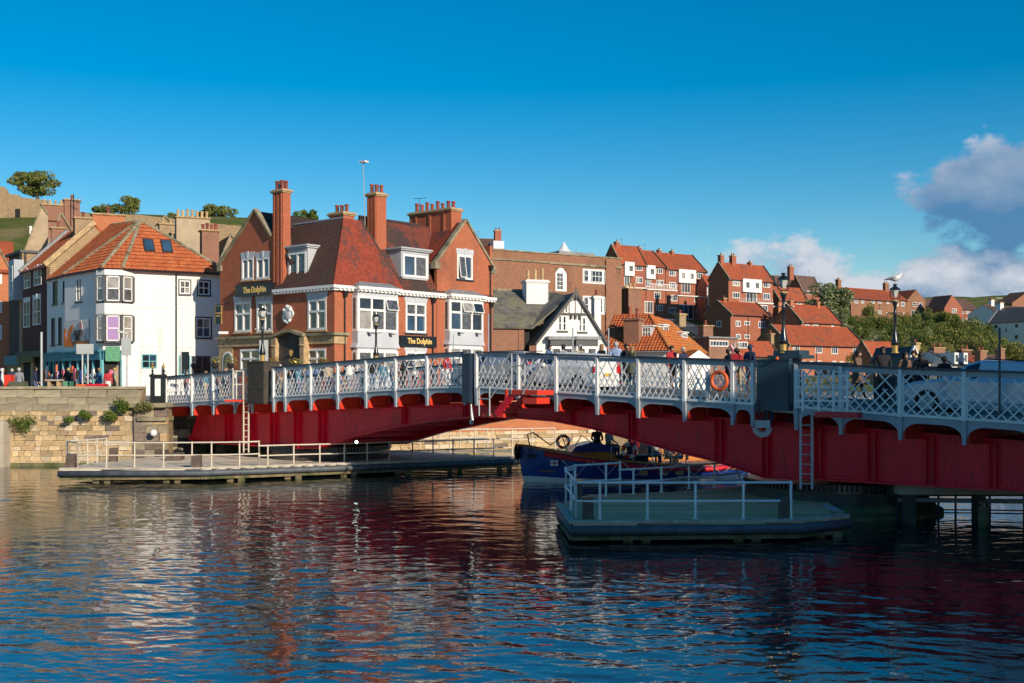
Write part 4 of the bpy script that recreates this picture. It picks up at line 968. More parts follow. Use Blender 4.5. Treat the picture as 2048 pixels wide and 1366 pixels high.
wall(dol, BR, MX(0), [(.25, 0), (YG0, 0), (YG0, EZ), (.25, EZ)], wR, name='side_wall')
ga, gaz = y_(932, 444, .06); s0 = y_(877, 527, .06); s1 = y_(980, 536, .06); ya0, ya1 = YG0-.05, YE
wall(dol, BR, MX(.06), [(ya0, 0), (ya1, 0), (ya1, s1[1]), (ga, gaz), (ya0, s0[1])], gabR, name='gable_wall')
B('back_wall', dol, BR, (XL, -8, 7.5, 7.75, 0, 9), (-8, -7.7, 7.75, YE, 0, 9), (-7.7, 0, YE-.25, YE-.0, 0, 10.5)); B('end_wall', dol, BR, (XL, XL+.25, .3, 7.5, 0, gzl-.1))
# roofs
zr1 = DF.zat(-1.5, 2, 437)
roof_face(dol, [(XC-1.6, -.25, EZ+.02), (.25, -.25, EZ+.02), (-1.45, 2.0, zr1), (-6.4, 2.0, zr1)], 'plain tile mossy', .12, .2, .018)
roof_face(dol, [(.25, -.25, EZ+.02), (.25, YP, EZ+.02), (-1.45, 3.35, zr1), (-1.45, 2.0, zr1)], 'plain tile red', .12, .2, .018)
roof_face(dol, [(.25, YP, EZ+.02), (-6.4, YP+.5, EZ+.02), (-6.4, 3.35, zr1), (-1.45, 3.35, zr1)], 'plain tile weathered', .12, .2, .018)
ridge(dol, (.22, -.22, EZ+.06), (-1.45, 2.0, zr1+.03), 'plain tile red', .07); ridge(dol, (.22, YP, EZ+.06), (-1.45, 3.35, zr1+.03), 'plain tile dark', .09)
ridge(dol, (-6.4, 2.0, zr1+.03), (-1.45, 2.0, zr1+.03), 'lead', .1); B('flat_top', dol, 'lead', (-6.4, -1.5, 2, 3.35, zr1-.2, zr1+.02))
wx = -3.0; wz = DF.zat(-3, 6.93, 442)
roof_face(dol, [(.18, 4.6, EZ), (.18, YE, EZ), (wx, YE, wz), (wx, 4.6, wz)], 'plain tile weathered', .12, .2, .018)
roof_face(dol, [(-6, 4.6, EZ), (-6, YE, EZ), (wx, YE, wz), (wx, 4.6, wz)], 'plain tile dark', .24, .4); ridge(dol, (wx, 4.6, wz+.04), (wx, 10, wz+.04), 'plain tile dark', .1)
# gable roofs
for (A, Cc) in (((ya0, s0[1]), 1), ((ya1, s1[1]), -1)):
    yy = A[0]; roof_face(dol, [(-.1, yy, A[1]), (-5, yy, A[1]), (-5, ga, gaz), (-.1, ga, gaz)], 'plain tile red', .12, .2, .018)
    m = MB().use('coping stone').bar((-.06, yy-.15*Cc, A[1]+.02), (-.06, ga, gaz+.16), .38, .16); m.box(-.35, .16, yy-.25, yy+.25, A[1]-.35, A[1]+.1); m.build('gable_coping', dol)
for A, Cc in (((XL, gzl), 1), ((gr, gz-(gr-gx)*1.02), -1)):
    roof_face(dol, [(A[0], .1, A[1]), (A[0], 5, A[1]), (gx, 5, gz), (gx, .1, gz)], 'plain tile dark', .15, .25)
    if Cc == 1:
        m = MB().use('coping stone').bar((A[0]-.15, .02, A[1]+.02), (gx, .02, gz+.14), .36, .14); m.box(A[0]-.2, A[0]+.25, -.1, .3, A[1]-.35, A[1]+.05); m.build('gable_coping', dol)
    else: m = MB().use('coping stone').bar((XC-.05, .0, gz-(XC-gx)*1.02+.1), (gx, .0, gz+.14), .36, .14); m.build('gable_coping', dol)
# cornice with modillions
m = MB().use('white paint'); m.box(XC+.05, .34, -.36, -.02, EZ-.12, EZ+.06); m.box(XC+.1, .2, -.22, -.0, EZ-.26, EZ-.12); m.box(.02, .36, -.36, YE+.1, EZ-.12, EZ+.062); m.box(.0, .22, -.0, YE+.05, EZ-.26, EZ-.122)
m.build('cornice', dol)
mm = MB().use('white paint').box(-.07, .07, -.14, .14, 0, .11).mesh('modillion')
for i in range(44):
    yy = .2+i*.325
    if yy < YE: inst('modillion', mm, dol, (.27, yy, EZ-.232), (0, 0, 0), (1, .5, 1))
for i in range(18):
    xx = XC+.3+i*.33
    if xx < .1: inst('modillion', mm, dol, (xx, -.27, EZ-.232), (0, 0, math.pi/2), (1, .5, 1))
dg = lambda r, c: R.choice(['glass', 'glass dim', 'glass blue', 'glass curtain']) if c else R.choice(['glass', 'glass dim', 'glass blue'])
def mw_(mp, r, cols=2, rows=(1, 1.7), op=None, lin=('grey render', .42, .14), sill='dark trim', **k):
    return window(dol, mp, *r[:4], cols, rows, fw=.14, mw=.13, rec=-.12, proud=.03, glass=['glass', 'glass dim', 'glass blue', 'glass dim', 'glass curtain'], sill=sill, lintel=lin, open_=op, **k)
rows2 = (1.7, 1)   # bottom first
mw_(MX(0), wR[0], rows=rows2); mw_(MX(0), wR[1], rows=(1.2, 1), lin=('grey render', .45, .2)); mw_(MX(.06), gabR[0], rows=(1,), op={(0, 0)}, lin=('grey render', .4, .12))
for r in wL[:3]: mw_(MY(.02 if r is not wL[2] else 0), r, rows=rows2, sill='cream stone')
mw_(MY(0), wL[3], rows=(1.4, 1), lin=None); mw_(MY(.02), wL[4], rows=(1.4, 1), lin=None)
for r in wG: mw_(MY(.02), r, rows=(1,), sill='cream stone', lin=('grey render', .38, .1))
# bays on the right-hand facade
def bay(px0, px1, yt, y1, y2, y3, y4, off=.5, op=None):
    a0, a1, _, _ = rect(px0, 600, px1, 660, 'R', off); c = (px0+px1)/2; z = lambda py: y_(c, py, off)[1]
    b = MB().use('grey render').prism([(a0, z(yt)), (a1, z(yt)), (a1, EZ-.26), (a0, EZ-.26)][::1], MX(0), .0, off); b.box(0, off-.06, a0+.05, a1-.05, 0, EZ-.3)
    b.prism([(a0-.16, z(y2)), (a1+.16, z(y2)), (a1+.02, z(y2)+.3), (a1+.02, z(y1)), (a0-.02, z(y1)), (a0-.02, z(y2)+.3)], MX(0), .0, off+.05)
    bo = b.build('bay', dol)
    for zz0, zz1, rw in ((z(y1)+.01, z(yt)-.01, (1.75, 1)), (z(y4), z(y3)-.03, (1.2, 1))):
        window(bo, MX(off), a0, a1, zz0, zz1, 3, rw, fw=.16, mw=.15, rec=-.08, proud=.035, glass=['glass', 'glass dim', 'glass blue', 'glass', 'glass dim', 'glass curtain'] if zz0 > 3 else ['glass curtain', 'glass curtain', 'glass dim'], open_=op if zz0 > 3 else None)
        for aa, mp, e in ((a0, MXn(0), 0), (a1, MX(0), 1)):
            m = MB().use('white paint').box(.02, off-.0, aa-.02, aa+.02, zz0, zz1) if 0 else MB().use('white paint').box(.02, off-.01, aa-.03, aa+.03, zz0, zz1); m.use('glass dim').box(.12, off-.14, aa-.035, aa+.035, zz0+.15, zz1-.15); m.build('bay_side', bo)
    m = MB().use('black paint')
    for f in (.25, .78): q = a0+(a1-a0)*f; m.bar((off+.06, q, z(y1)-.05), (off+.42, q, z(y1)-.13), .26, .04)
    m.build('floodlight', bo)
    r = MB().use('lead').hexa([(.0, a0-.3, EZ+.06), (off+.25, a0-.1, EZ+.06), (off+.25, a1+.1, EZ+.06), (0, a1+.3, EZ+.06)], [(0, a0+.4, EZ+.42), (.1, a0+.5, EZ+.42), (.1, a1-.5, EZ+.42), (0, a1-.4, EZ+.42)]); r.build('lead_roof', bo)
    k = MB().use('white paint').box(.0, off+.3, a0-.12, a1+.12, EZ-.12, EZ+.064).box(0, off+.14, a0-.04, a1+.04, EZ-.26, EZ-.12); k.build('bay_cornice', bo)
    for i in range(int((a1-a0)/.33)): inst('modillion', mm, bo, (off+.2, a0+.1+i*.33, EZ-.232), (0, 0, 0), (1, .5, 1))
bay(715, 796, 593, 664, 696, 700, 745, op={(1, 2)}); bay(899, 966, 601, 664, 690, 693, 740, op={(1, 1), (1, 2)})
# stone dressing of the ground floor, left facade
zs_, zt_ = DF.onY(560, 690)[1], DF.onY(560, 671)[1]
m = MB().use('cream stone').box(XL-.05, -5.1, -.1, .0, zs_-.02, zt_-.12).box(-2.6, -.0, -.1, .0, zs_-.02, zt_-.12).box(0, .1, -.1, .9, zs_-.02, zt_-.12); m.build('frieze', dol)
m = MB().use('coping stone').box(XL-.15, -5.2, -.3, .0, zt_-.12, zt_+.04).box(-2.7, .05, -.3, .0, zt_-.12, zt_+.04).box(0.05, .3, -.3, 1.0, zt_-.12, zt_+.04); m.build('stone_cornice', dol)
ax0, ax1 = x_(545, 700, -.4)[0], x_(608, 700, -.4)[0]; ac = (ax0+ax1)/2; hw = (ax1-ax0)/2; zt2 = x_(577, 664, -.4)[1]
pts = [(ac-hw, zt_-.12)]+[(ac-hw+2*hw*k/12, zt_-.12+.28*math.sin(math.pi*k/12)**2) for k in range(1, 12)]+[(ac+hw, zt_-.12)]
m = MB().use('coping stone').prism(pts+[(x, z+.17) for x, z in pts[::-1]], MY(0), -.1, .55); m.build('door_hood', dol)
arch = [(ac-.75, -.0), (ac-.75, 1.9)]+[(ac-.75*math.cos(math.pi*k/8), 1.9+.75*math.sin(math.pi*k/8)) for k in range(1, 8)]+[(ac+.75, 1.9), (ac+.75, 0)]
m = MB().use('dark stone').prism([(ac-hw*.85, 0), (ac+hw*.85, 0), (ac+hw*.85, zt_-.13)]+[(x*.85+ac*.15, z-.01) for x, z in pts[::-1][1:-1]]+[(ac-hw*.85, zt_-.13)], MY(0), .02, .18); m.build('door_surround', dol)
B('doorway', dol, 'soot shade black', (ac-.7, ac+.7, -.22, -.17, 0, 2.0));  # shade of the entrance recess coloured in as a flat black sheet
for s in (-1, 1): m = MB().use('cream stone').box(ac+s*hw*.9-.14, ac+s*hw*.9+.14, -.38, .0, 0, 1.9).prism([(ac+s*hw*.9-.16, 1.9), (ac+s*hw*.9+.16, 1.9), (ac+s*hw*.9+.24, zt_-.15), (ac+s*hw*.9-.24, zt_-.15)], MY(0), 0, .46); m.lathe([(.22, 0), (.2, .05)], (ac+s*hw*.9, -.44, zt_-.7), 12); m.build('console', dol)
aw = rect(447, 703, 468, 742, 'L'); c_ = (aw[0]+aw[1])/2; hw2 = (aw[1]-aw[0])/2
B('stone_pier', dol, 'cream stone', (XL-.02, XL+1.55, -.06, .0, 0, zs_-.03)); 
for rr, mt, b0, b1 in ((hw2, 'white paint', .06, .1), (hw2-.12, 'glass dim', .1, .115)):
    MB().use(mt).prism([(c_-rr, .6), (c_+rr, .6), (c_+rr, aw[3]-hw2)]+[(c_+rr*math.cos(math.pi*k/8), aw[3]-hw2+rr*math.sin(math.pi*k/8)) for k in range(1, 8)]+[(c_-rr, aw[3]-hw2)], MY(0), b0, b1).build('arched_window', dol)
# dormers
def dormer(mp, box, a0, a1, z0, z1, depth, side):
    # box(dx0,dx1 depth range) built by mapping
    m = MB().use('grey trim'); mbox(m, mp, a0-.12, a0, -depth, 0, z0, z1); mbox(m, mp, a1, a1+.12, -depth, 0, z0, z1); mbox(m, mp, a0, a1, -.3, 0, z1-.3, z1); mbox(m, mp, a0, a1, -.3, .02, z0-.1, z0)
    mbox(m, mp, a0-.3, a1+.3, -depth, .22, z1, z1+.10); mbox(m, mp, a0-.22, a1+.22, -depth, .14, z1-.1, z1); mbox(m.use('plain tile red'), mp, a0-.1, a1+.1, -depth, -.12, z0, z1-.05)
    o = m.build('dormer', dol); window(o, mp, a0+.02, a1-.02, z0+.02, z1-.32, 2, (1,), fw=.15, mw=.13, rec=-.08, proud=.04, glass=['glass blue', 'glass dim', 'glass blue']); return o
d0 = rect(805, 512, 855, 556, 'R', -.25); dormer(MX(-.25), None, d0[0], d0[1], y_(830, 556, -.25)[1], y_(830, 500, -.25)[1], 2.4, 0)
d1 = rect(577, 495, 613, 553, 'L', .25); dormer(MY(.25), None, d1[0], d1[1], x_(595, 554, .25)[1], x_(595, 494, .25)[1], 1.6, 0)
# chimneys
zc = lambda x, y, py: DF.zat(x, y, py)
chimney(dol, 'stack brick', -6.05, -4.98, -.05, .55, EZ-.6, zc(-5.5, .2, 387), pots=[2, 2], ribs=3, poth=.62, potr=.14); chimney(dol, 'stack brick', -2.5, -1.6, 4.85, 5.72, EZ+1, zc(-2, 5.3, 394), pots=[2, 2], ribs=3, poth=.6, potr=.14)
chimney(dol, 'stack brick', -5.0, -.85, ga-.5, ga+.5, gaz-2.2, zc(-2, ga, 426), pots=[4, 4], ribs=3, poth=.62, potr=.15); chimney(dol, 'stack brick', -3.6, -2.2, 2.6, 3.5, zr1-.5, zc(-3, 3, 434)+.02, pots=3, poth=.6, potr=.14)
p3_ = DF.onX(725, 430, -2.4); m = MB().use('galvanised'); b0 = (-2.5, 4.7, zc(-2.5, 4.7, 440)); m.tube([(-2.5, 4.72, b0[2]-1.5), (-2.55, 4.55, zc(-2.5, 4.7, 322))], .028, 6); zt3 = zc(-2.5, 4.7, 322)
for k in range(5): m.bar((-2.55-.25+.1*k, 4.3+.0, zt3-.05), (-2.55-.25+.1*k, 4.9, zt3-.02), .02, .02)
m.bar((-2.9, 4.6, zt3), (-2.1, 4.6, zt3), .05, .05); m.use('white paint').box(-2.7, -2.2, 4.4, 4.7, zt3-.14, zt3-.03); m.build('aerial', dol)
zt4 = zc(-4.6, ga, 397); MB().use('black paint').tube([(-4.5, ga, zt4-1.5), (-4.5, ga, zt4)], .02, 5).bar((-4.9, ga-.2, zt4), (-4.0, ga+.2, zt4), .03, .03).build('aerial', dol)
downpipe(dol, .1, rect(688, 600, 691, 700)[0], 0, EZ-.3, hopper=True); downpipe(dol, .12, rect(864, 600, 867, 700)[0], 0, EZ-.3, hopper=True); downpipe(dol, .16, YE-.35, 3.2, EZ+2.3, hopper=True); downpipe(dol, .16, YE-.3, 0, EZ-.3, hopper=True)
# signs
def sign(face, r, s, size, label):
    a0, a1, z0, z1 = r; 
    c = DF.world(*( ((a0+a1)/2, -.34) if face == 'L' else (.14, (a0+a1)/2)), z0); ang = DF.a if face == 'L' else DF.a+math.pi/2
    t = thing('pub_sign', label, 'sign', c, ang); w = (a1-a0)/2; h = z1-z0
    B('board', t, 'sign black', (-w, w, -.04, .3 if face == 'L' else .04, 0, h)); B('frame', t, 'black paint', (-w-.05, w+.05, -.08, .3 if face == 'L' else .03, h, h+.06), (-w-.05, w+.05, -.07, .03, -.05, 0))
    text(t, s, size, (w*.06, -.05, h*.5), (math.pi/2, 0, 0), sx=.86, bold=.012); return t
sign('R', rect(797, 674, 869, 692), 'The Dolphin', .50, 'black sign with gold letters between the two bay windows'); sign('L', rect(472, 570, 544, 590, 'L', -.34), 'The Dolphin', .56, 'black sign with gold letters on the left gable under the chimney')
hs = P(437, 648, 72.5); t = thing('hanging_sign', 'small black hanging pub sign with gold lettering beside the white house', 'sign', hs, DF.a)
B('board', t, 'sign black', (-.32, .32, -.03, .03, 0, 1.12)); B('frame', t, 'gold', (-.34, -.31, -.04, .04, 0, 1.14), (.31, .34, -.04, .04, 0, 1.14), (-.34, .34, -.04, .04, 1.12, 1.15)); text(t, 'The Dolphin', .115, (0, -.04, .68), (math.pi/2, 0, 0)); text(t, 'HOTEL', .12, (0, -.04, .5), (math.pi/2, 0, 0))
MB().use('black paint').tube([(-.4, 0, 1.2), (1.2, 0, 1.25)], .025, 6).build('bracket', t)
# emblem
ec = DF.world(x_(577, 629, -.06)[0], -.06, x_(577, 629, -.06)[1]); t = thing('wall_emblem', 'white carved crest on the brick front between the upper windows', 'emblem', ec, DF.a)
m = MB().use('hull white'); n = 24; rad = [(.46+.05*math.cos(5*2*math.pi*k/n)+.04*math.sin(2*2*math.pi*k/n)) for k in range(n)]
m.prism([(rad[k]*1.15*math.cos(2*math.pi*k/n), rad[k]*1.1*math.sin(2*math.pi*k/n)) for k in range(n)], MY(0), 0, .1); m.build('cartouche', t)
m = MB().use('grey trim').ball((0, -.1, -.02), .34, 1.1, .35, 1.05, 12, 8); m.use('hull white').ball((0, -.12, .5), .15, 1.2, .7, .8).ball((-.3, -.1, .3), .13).ball((.3, -.1, .3), .13).ball((0, -.12, -.5), .12, 1.3, .7, .8).ball((-.22, -.1, -.4), .1).ball((.22, -.1, -.4), .1); m.build('relief', t, smooth=True)
# hanging baskets and entrance lantern
for i, (px, py, r_, lab) in enumerate(((430, 722, .38, 'yellow dried flower basket hanging left of the arched pub window'), (462, 722, .42, 'large dry flower basket hanging below the small arched window'), (546, 722, .4, 'reddish hanging flower basket left of the pub entrance'), (590, 724, .38, 'faded hanging flower basket right of the pub entrance'), (645, 722, .38, 'brown hanging flower basket beside the right ground floor window'))):
    p = P(px, py, 72.5-(i*.6)); t = thing('hanging_basket', lab, 'hanging basket', p, 0, 'hanging baskets on the pub'); m = MB(); leaf_blob(m, (0, 0, .0), r_, r_, r_*.8, 160, .06, ['leaf yellow', 'gold', 'leaf yellow', 'pot red' if i in (2, 4) else 'leaf olive']); m.build('flowers', t)
    MB().use('soot shade black').lathe([(.05, -.5), (.22, -.35), (.26, -.15)], n=10).build('basket', t)
p = P(582, 706, 70.6); t = thing('wall_lantern', 'copper lantern hanging in the dark pub entrance', 'lantern', p); MB().use('gold').lathe([(.06, -.2), (.14, .1), (.02, .22)], n=6).build('lantern', t)
c_ = P(447, 668, 73.8); t = thing('security_light', 'small white flood lamp on the stone ledge of the pub', 'lamp', c_); B('housing', t, 'lamp white', (-.3, .3, -.1, .1, 0, .16))
# ---------------------------------------------------------------- WHITE CORNER HOUSE
WD = 79.0; A3 = Vector(((243-1024)*WD/FPX, WD)); WF = Fr(243, WD, 5200, z0=QZ); wh = WF.root('corner_house', 'white corner house with orange pantile roof and a teal shop below', 'house')
WW = 'white wall'
we = WF.onY(243, 541)[1]; xr = WF.onY(440, 552)[0]+.6
wr = lambda *r: (WF.onY(r[0], r[1])[0], WF.onY(r[2], r[1])[0], WF.onY((r[0]+r[2])/2, r[3])[1], WF.onY((r[0]+r[2])/2, r[1])[1])
wins = [wr(359, 561, 380, 588), wr(396, 562, 419, 590), wr(392, 636, 421, 675), wr(283, 708, 314, 737), wr(357, 710, 381, 750)]
wall(wh, WW, MY(0), [(0, 0), (xr, 0), (xr, we), (0, we)], wins, name='front_wall')
for i, w in enumerate(wins): window(wh, MY(0), *w, 2, (1, 1), fw=.08, mw=.05, rec=-.1, proud=.03, col='white paint' if i < 3 else 'teal light', sill='dark trim' if i < 3 else None); 
for i in range(3):
    a0, a1, z0, z1 = wins[i]; mb = MB().use('dark trim')
    for q in ((a0-.09, a0-.005, z0, z1+.09), (a1+.005, a1+.09, z0, z1+.09), (a0-.005, a1+.005, z1+.005, z1+.09)): mb.box(q[0], q[1], -.035, 0, q[2], q[3])
    mb.build('window_surround', wh)
g_ = wr(383, 712, 420, 752); window(wh, MY(0), *g_, 6, (1, 1, 1), fw=.06, mw=.04, rec=-.02, proud=.05, col='dark trim', glass=['glass dim', 'glass'])
# the two shaded / canted faces; corner points in world
K = [A3, Vector(((206-1024)*78.6/FPX, 78.6)), Vector(((130-1024)*83.3/FPX, 83.3)), Vector(((94-1024)*87.5/FPX, 87.5))]
loc = lambda p: ((p-WF.o).dot(WF.ex), (p-WF.o).dot(WF.ey)); kl = [loc(p) for p in K]
faces = []
for i in range(3):
    a, b = K[i+1], K[i]; L = (b-a).length; f = Fr(0, 1, ang=math.atan2((b-a).y, (b-a).x), z0=QZ); f.o = a; h = we if i < 2 else we
    t = bpy.data.objects.new('side_front', None); C.objects.link(t); t.parent = wh; q = loc(a); t.location = (q[0], q[1], 0); t.rotation_euler = (0, 0, f.a-WF.a); faces.append((f, t, L))
    hs_ = []
    if i == 1: hs_ = [(f.onY(152, 557)[0], f.onY(164, 557)[0], f.onY(158, 603)[1], f.onY(158, 557)[1])]
    if i == 2: hs_ = [(f.onY(a_, 560)[0], f.onY(b_, 560)[0], f.onY((a_+b_)/2, y1)[1], f.onY((a_+b_)/2, y0)[1]) for a_, b_, y0, y1 in ((106, 115, 562, 608), (126, 129, 562, 606), (103, 110, 636, 690), (117, 124, 635, 688))]
    top = we
    o = MB().use(WW).prism([(0, 0), (L, 0), (L, top), (0, top)], MY(0), 0, -.25, [[(a0, z0), (a1, z0), (a1, z1), (a0, z1)] for a0, a1, z0, z1 in hs_]).build('wall', t)
    for h_ in hs_: window(o, MY(0), *h_, 2 if i == 1 else 1, (1, 1), fw=.07, mw=.05, rec=-.1, proud=.02, col='white paint' if i == 1 else 'dark trim', sill='dark trim', glass=['glass dim', 'glass blue'], simple=True)
# canted bay windows at the corner
f, t, L = faces[0]
def cbay(y0, y1, label):
    z1, z0 = f.onY(226, y0, -.45)[1], f.onY(226, y1, -.45)[1]; xs = [f.onY(p, 600, o_)[0] for p, o_ in ((192, 0), (209, -.5), (243, -.5), (267, -.05))]; ys = [.3, -.5, -.5, .05]
    pts = list(zip(xs, ys)); mb = MB().use('dark trim'); poly = pts+[(xs[3], .6), (xs[0], .6)]
    mb.prism(poly, lambda a, b, z: (a, z, b), z0-.14, z0); mb.prism(poly, lambda a, b, z: (a, z, b), z1, z1+.06)
    for p in pts: mb.box(p[0]-.09, p[0]+.09, p[1]-.05, p[1]+.13, z0, z1)
    o = mb.build('bay_window', t)
    for i, ((xa, ya), (xb, yb)) in enumerate(zip(pts, pts[1:])):
        d = Vector((xb-xa, yb-ya)); l = d.length; d.normalize(); n = Vector((d.y, -d.x)); mp = lambda a, b, z, xa=xa, ya=ya, d=d, n=n: (xa+d.x*a+n.x*b, ya+d.y*a+n.y*b, z)
        m = MB().use('white paint'); e = .12
        def ob(a0, a1, b0, b1, zz0, zz1, mt):
            m.use(mt); m.hexa([mp(a0, b0, zz0), mp(a1, b0, zz0), mp(a1, b1, zz0), mp(a0, b1, zz0)], [mp(a0, b0, zz1), mp(a1, b0, zz1), mp(a1, b1, zz1), mp(a0, b1, zz1)])
        for q in ((e, e+.07, z0, z1), (l-e-.07, l-e, z0, z1), (e, l-e, z0, z0+.08), (e, l-e, z1-.08, z1), (e, l-e, (z0+z1)/2-.03, (z0+z1)/2+.04)): ob(q[0], q[1], -.02, .04, q[2], q[3], 'white paint')
        g1 = ('purple blind' if i == 1 else 'glass curtain') if label else 'glass curtain'; g0 = g1 if label else 'glass dim'
        ob(e+.05, l-e-.05, -.01, .01, z0+.05, (z0+z1)/2, g0); ob(e+.05, l-e-.05, -.01, .01, (z0+z1)/2, z1-.05, g1); m.build('sash', o)
    mb = MB().use(WW); 
    if not label: mb.prism(poly, lambda a, b, z: (a, z, b), f.onY(226, 630, -.45)[1]+.1, z0-.15); mb.build('bay_wall', t); mb = MB().use(WW)
    mb.prism(poly, lambda a, b, z: (a, z, b), z1+.07, (we if not label else z1+.12)); mb.build('bay_wall', t)
cbay(552, 602, 0); cbay(631, 682, 1)
# shop front
f1, t1, L1 = faces[1]; f2, t2, L2 = faces[2]
def shop(f, t, L, x0=.05):
    zf1, zf0 = f.onY(150, 692)[1]-.0, f.onY(150, 707)[1]; zf1 = 3.0; zf0 = 2.45
    m = MB().use('teal paint').box(0, L, -.25, .0, zf0, zf1).box(-.02, L+.02, -.36, .0, zf1, zf1+.12); m.build('fascia', t); B('shop_interior', t, 'soot shade black', (0, L, -.03, -.01, 0, zf0))  # unlit shop interior drawn as a flat black sheet
    m = MB().use('teal light'); k = max(1, int(L/1.1))
    for i in range(k+1): x = L*i/k; m.box(x-.06, x+.06, -.2, -.02, 0, zf0)
    m.build('pilaster', t)
for i in range(3): shop(*faces[i])
cl = [('hull red', 'shirt_red'), ('gold', 'x'), ('box navy', 'x'), ('rail white', 'x'), ('hair fair', 'x'), ('hull blue', 'x'), ('white paint', 'x'), ('purple blind', 'x'), ('life ring', 'x'), ('grey trim', 'x')]
mat('cloth denim', (.05, .09, .18), .8); mat('cloth pink', (.55, .14, .2), .8); mat('cloth olive', (.12, .12, .07), .8)
for fi, cnt in ((1, 17), (2, 9), (0, 4)):
    f, t, L = faces[fi]
    for i in range(cnt):
        x = .25+(L-.5)*(i+R.uniform(.1, .9))/cnt; z = R.choice([.9, 1.0, 1.2, .3]); w = R.uniform(.14, .24); hgt = R.uniform(.5, 1.0)
        m = MB().use(R.choice([c[0] for c in cl]+['cloth denim', 'cloth pink', 'cloth olive'])); m.hexa([(x-w, -.42, z), (x+w, -.42, z), (x+w, -.28, z), (x-w, -.28, z)], [(x-w*.7, -.40, z+hgt), (x+w*.7, -.40, z+hgt), (x+w*.7, -.3, z+hgt), (x-w*.7, -.3, z+hgt)])
        if R.random() < .6: m.use(R.choice(['soot shade black', 'rail white', 'gold', 'hull red'])).box(x-w*.6, x+w*.6, -.44, -.41, z+hgt*.4, z+hgt*.65)
        m.build('hanging_garment', t)
f, t, L = faces[0]; B('green_blind', t, 'cloth green' if 'cloth green' in M else mat('cloth green', (.10, .30, .17), .8, .3, 9).name, (.15, L-.1, -.55, -.5, 2.35, 3.35))
# roof: faces down from the apex to each eave
ap = loc(Vector(((281-1024)*82.5/FPX, 82.5))); az = WF.zat(ap[0], ap[1], 443)
e0 = (kl[3][0]-.1, kl[3][1]); E = [(kl[3][0]-.1, kl[3][1]-.2), (kl[2][0]-.1, kl[2][1]-.2), (kl[1][0]-.15, kl[1][1]-.3), (kl[0][0]+.0, kl[0][1]-.35), (xr, -.35)]
apex = (ap[0], ap[1], az); zee = we+.05
Ea, Eb, Ec = Vector((*E[0], zee)), Vector((*E[1], zee)), Vector(apex); n_ = (Eb-Ea).cross(Ec-Ea)
o3, q3 = WF.world(0, 0, 0), P(221, 450, 10); inv = lambda w: Vector(((w.xy-WF.o).dot(WF.ex), (w.xy-WF.o).dot(WF.ey), w.z-WF.z0))
r0, r1 = inv(Vector((0, 0, CH))), inv(q3); apr = tuple(r0+(r1-r0)*((Ea-r0).dot(n_)/(r1-r0).dot(n_)))
def tri(a, b, *rest, m='pantile'): return roof_face(wh, [(a[0], a[1], zee), (b[0], b[1], zee)]+list(rest), m, .36, .30, .045, .045)
tri(E[0], E[1], apex, apr); tri(E[1], E[2], apex); tri(E[2], E[3], apex); tri(E[3], E[4], apex)
roof_face(wh, [(xr, 10, zee), (xr, -.35, zee), apex], 'pantile orange', .5, .4); 
for e in E[1:5]: ridge(wh, (e[0], e[1], zee+.1), (apex[0], apex[1], apex[2]+.08), 'coping stone', .13)
ridge(wh, apex, apr, 'coping stone', .12)
for a, b in zip(E, E[1:]): gutter(wh, (a[0], a[1]-.05, zee-.03), (b[0], b[1]-.05, zee-.03))
nrm = (Vector((xr-E[3][0], 0, 0))).cross(Vector((apex[0]-E[3][0], apex[1]-E[3][1], apex[2]-zee))).normalized()
for (px, py) in ((297, 493), (333, 495)):
    tt = (apex[2]-zee)/(apex[1]-E[3][1]); x = WF.onY(px, py, .0)[0]
    for _ in range(20):
        zz = WF.onY(px, py, (E[3][1] if _ == 0 else yy))[1]; yy = E[3][1]+(zz-zee)/tt*.6+(yy-E[3][1] if _ else 0)*.4
    x = WF.onY(px, py, yy)[0]; q = MB(); u = Vector((0, 1, tt)).normalized(); n = Vector((0, -tt, 1)).normalized(); c = Vector((x, yy, zz))+n*.12
    def skb(w, h, t0, t1, mt): q.use(mt).hexa([c+Vector((-w, 0, 0))-u*h+n*t0, c+Vector((w, 0, 0))-u*h+n*t0, c+Vector((w, 0, 0))+u*h+n*t0, c+Vector((-w, 0, 0))+u*h+n*t0], [c+Vector((-w, 0, 0))-u*h+n*t1, c+Vector((w, 0, 0))-u*h+n*t1, c+Vector((w, 0, 0))+u*h+n*t1, c+Vector((-w, 0, 0))+u*h+n*t1])
    skb(.36, .62, -.1, .05, 'dark trim'); skb(.28, .54, .05, .06, 'glass blue'); q.build('skylight', wh)
downpipe(wh, WF.onY(352, 600)[0], -.1, 0, we); 
for py in (615, 693): B('string_course', wh, WW, (0.3, xr, -.04, 0, WF.onY(300, py)[1], WF.onY(300, py)[1]+.06))
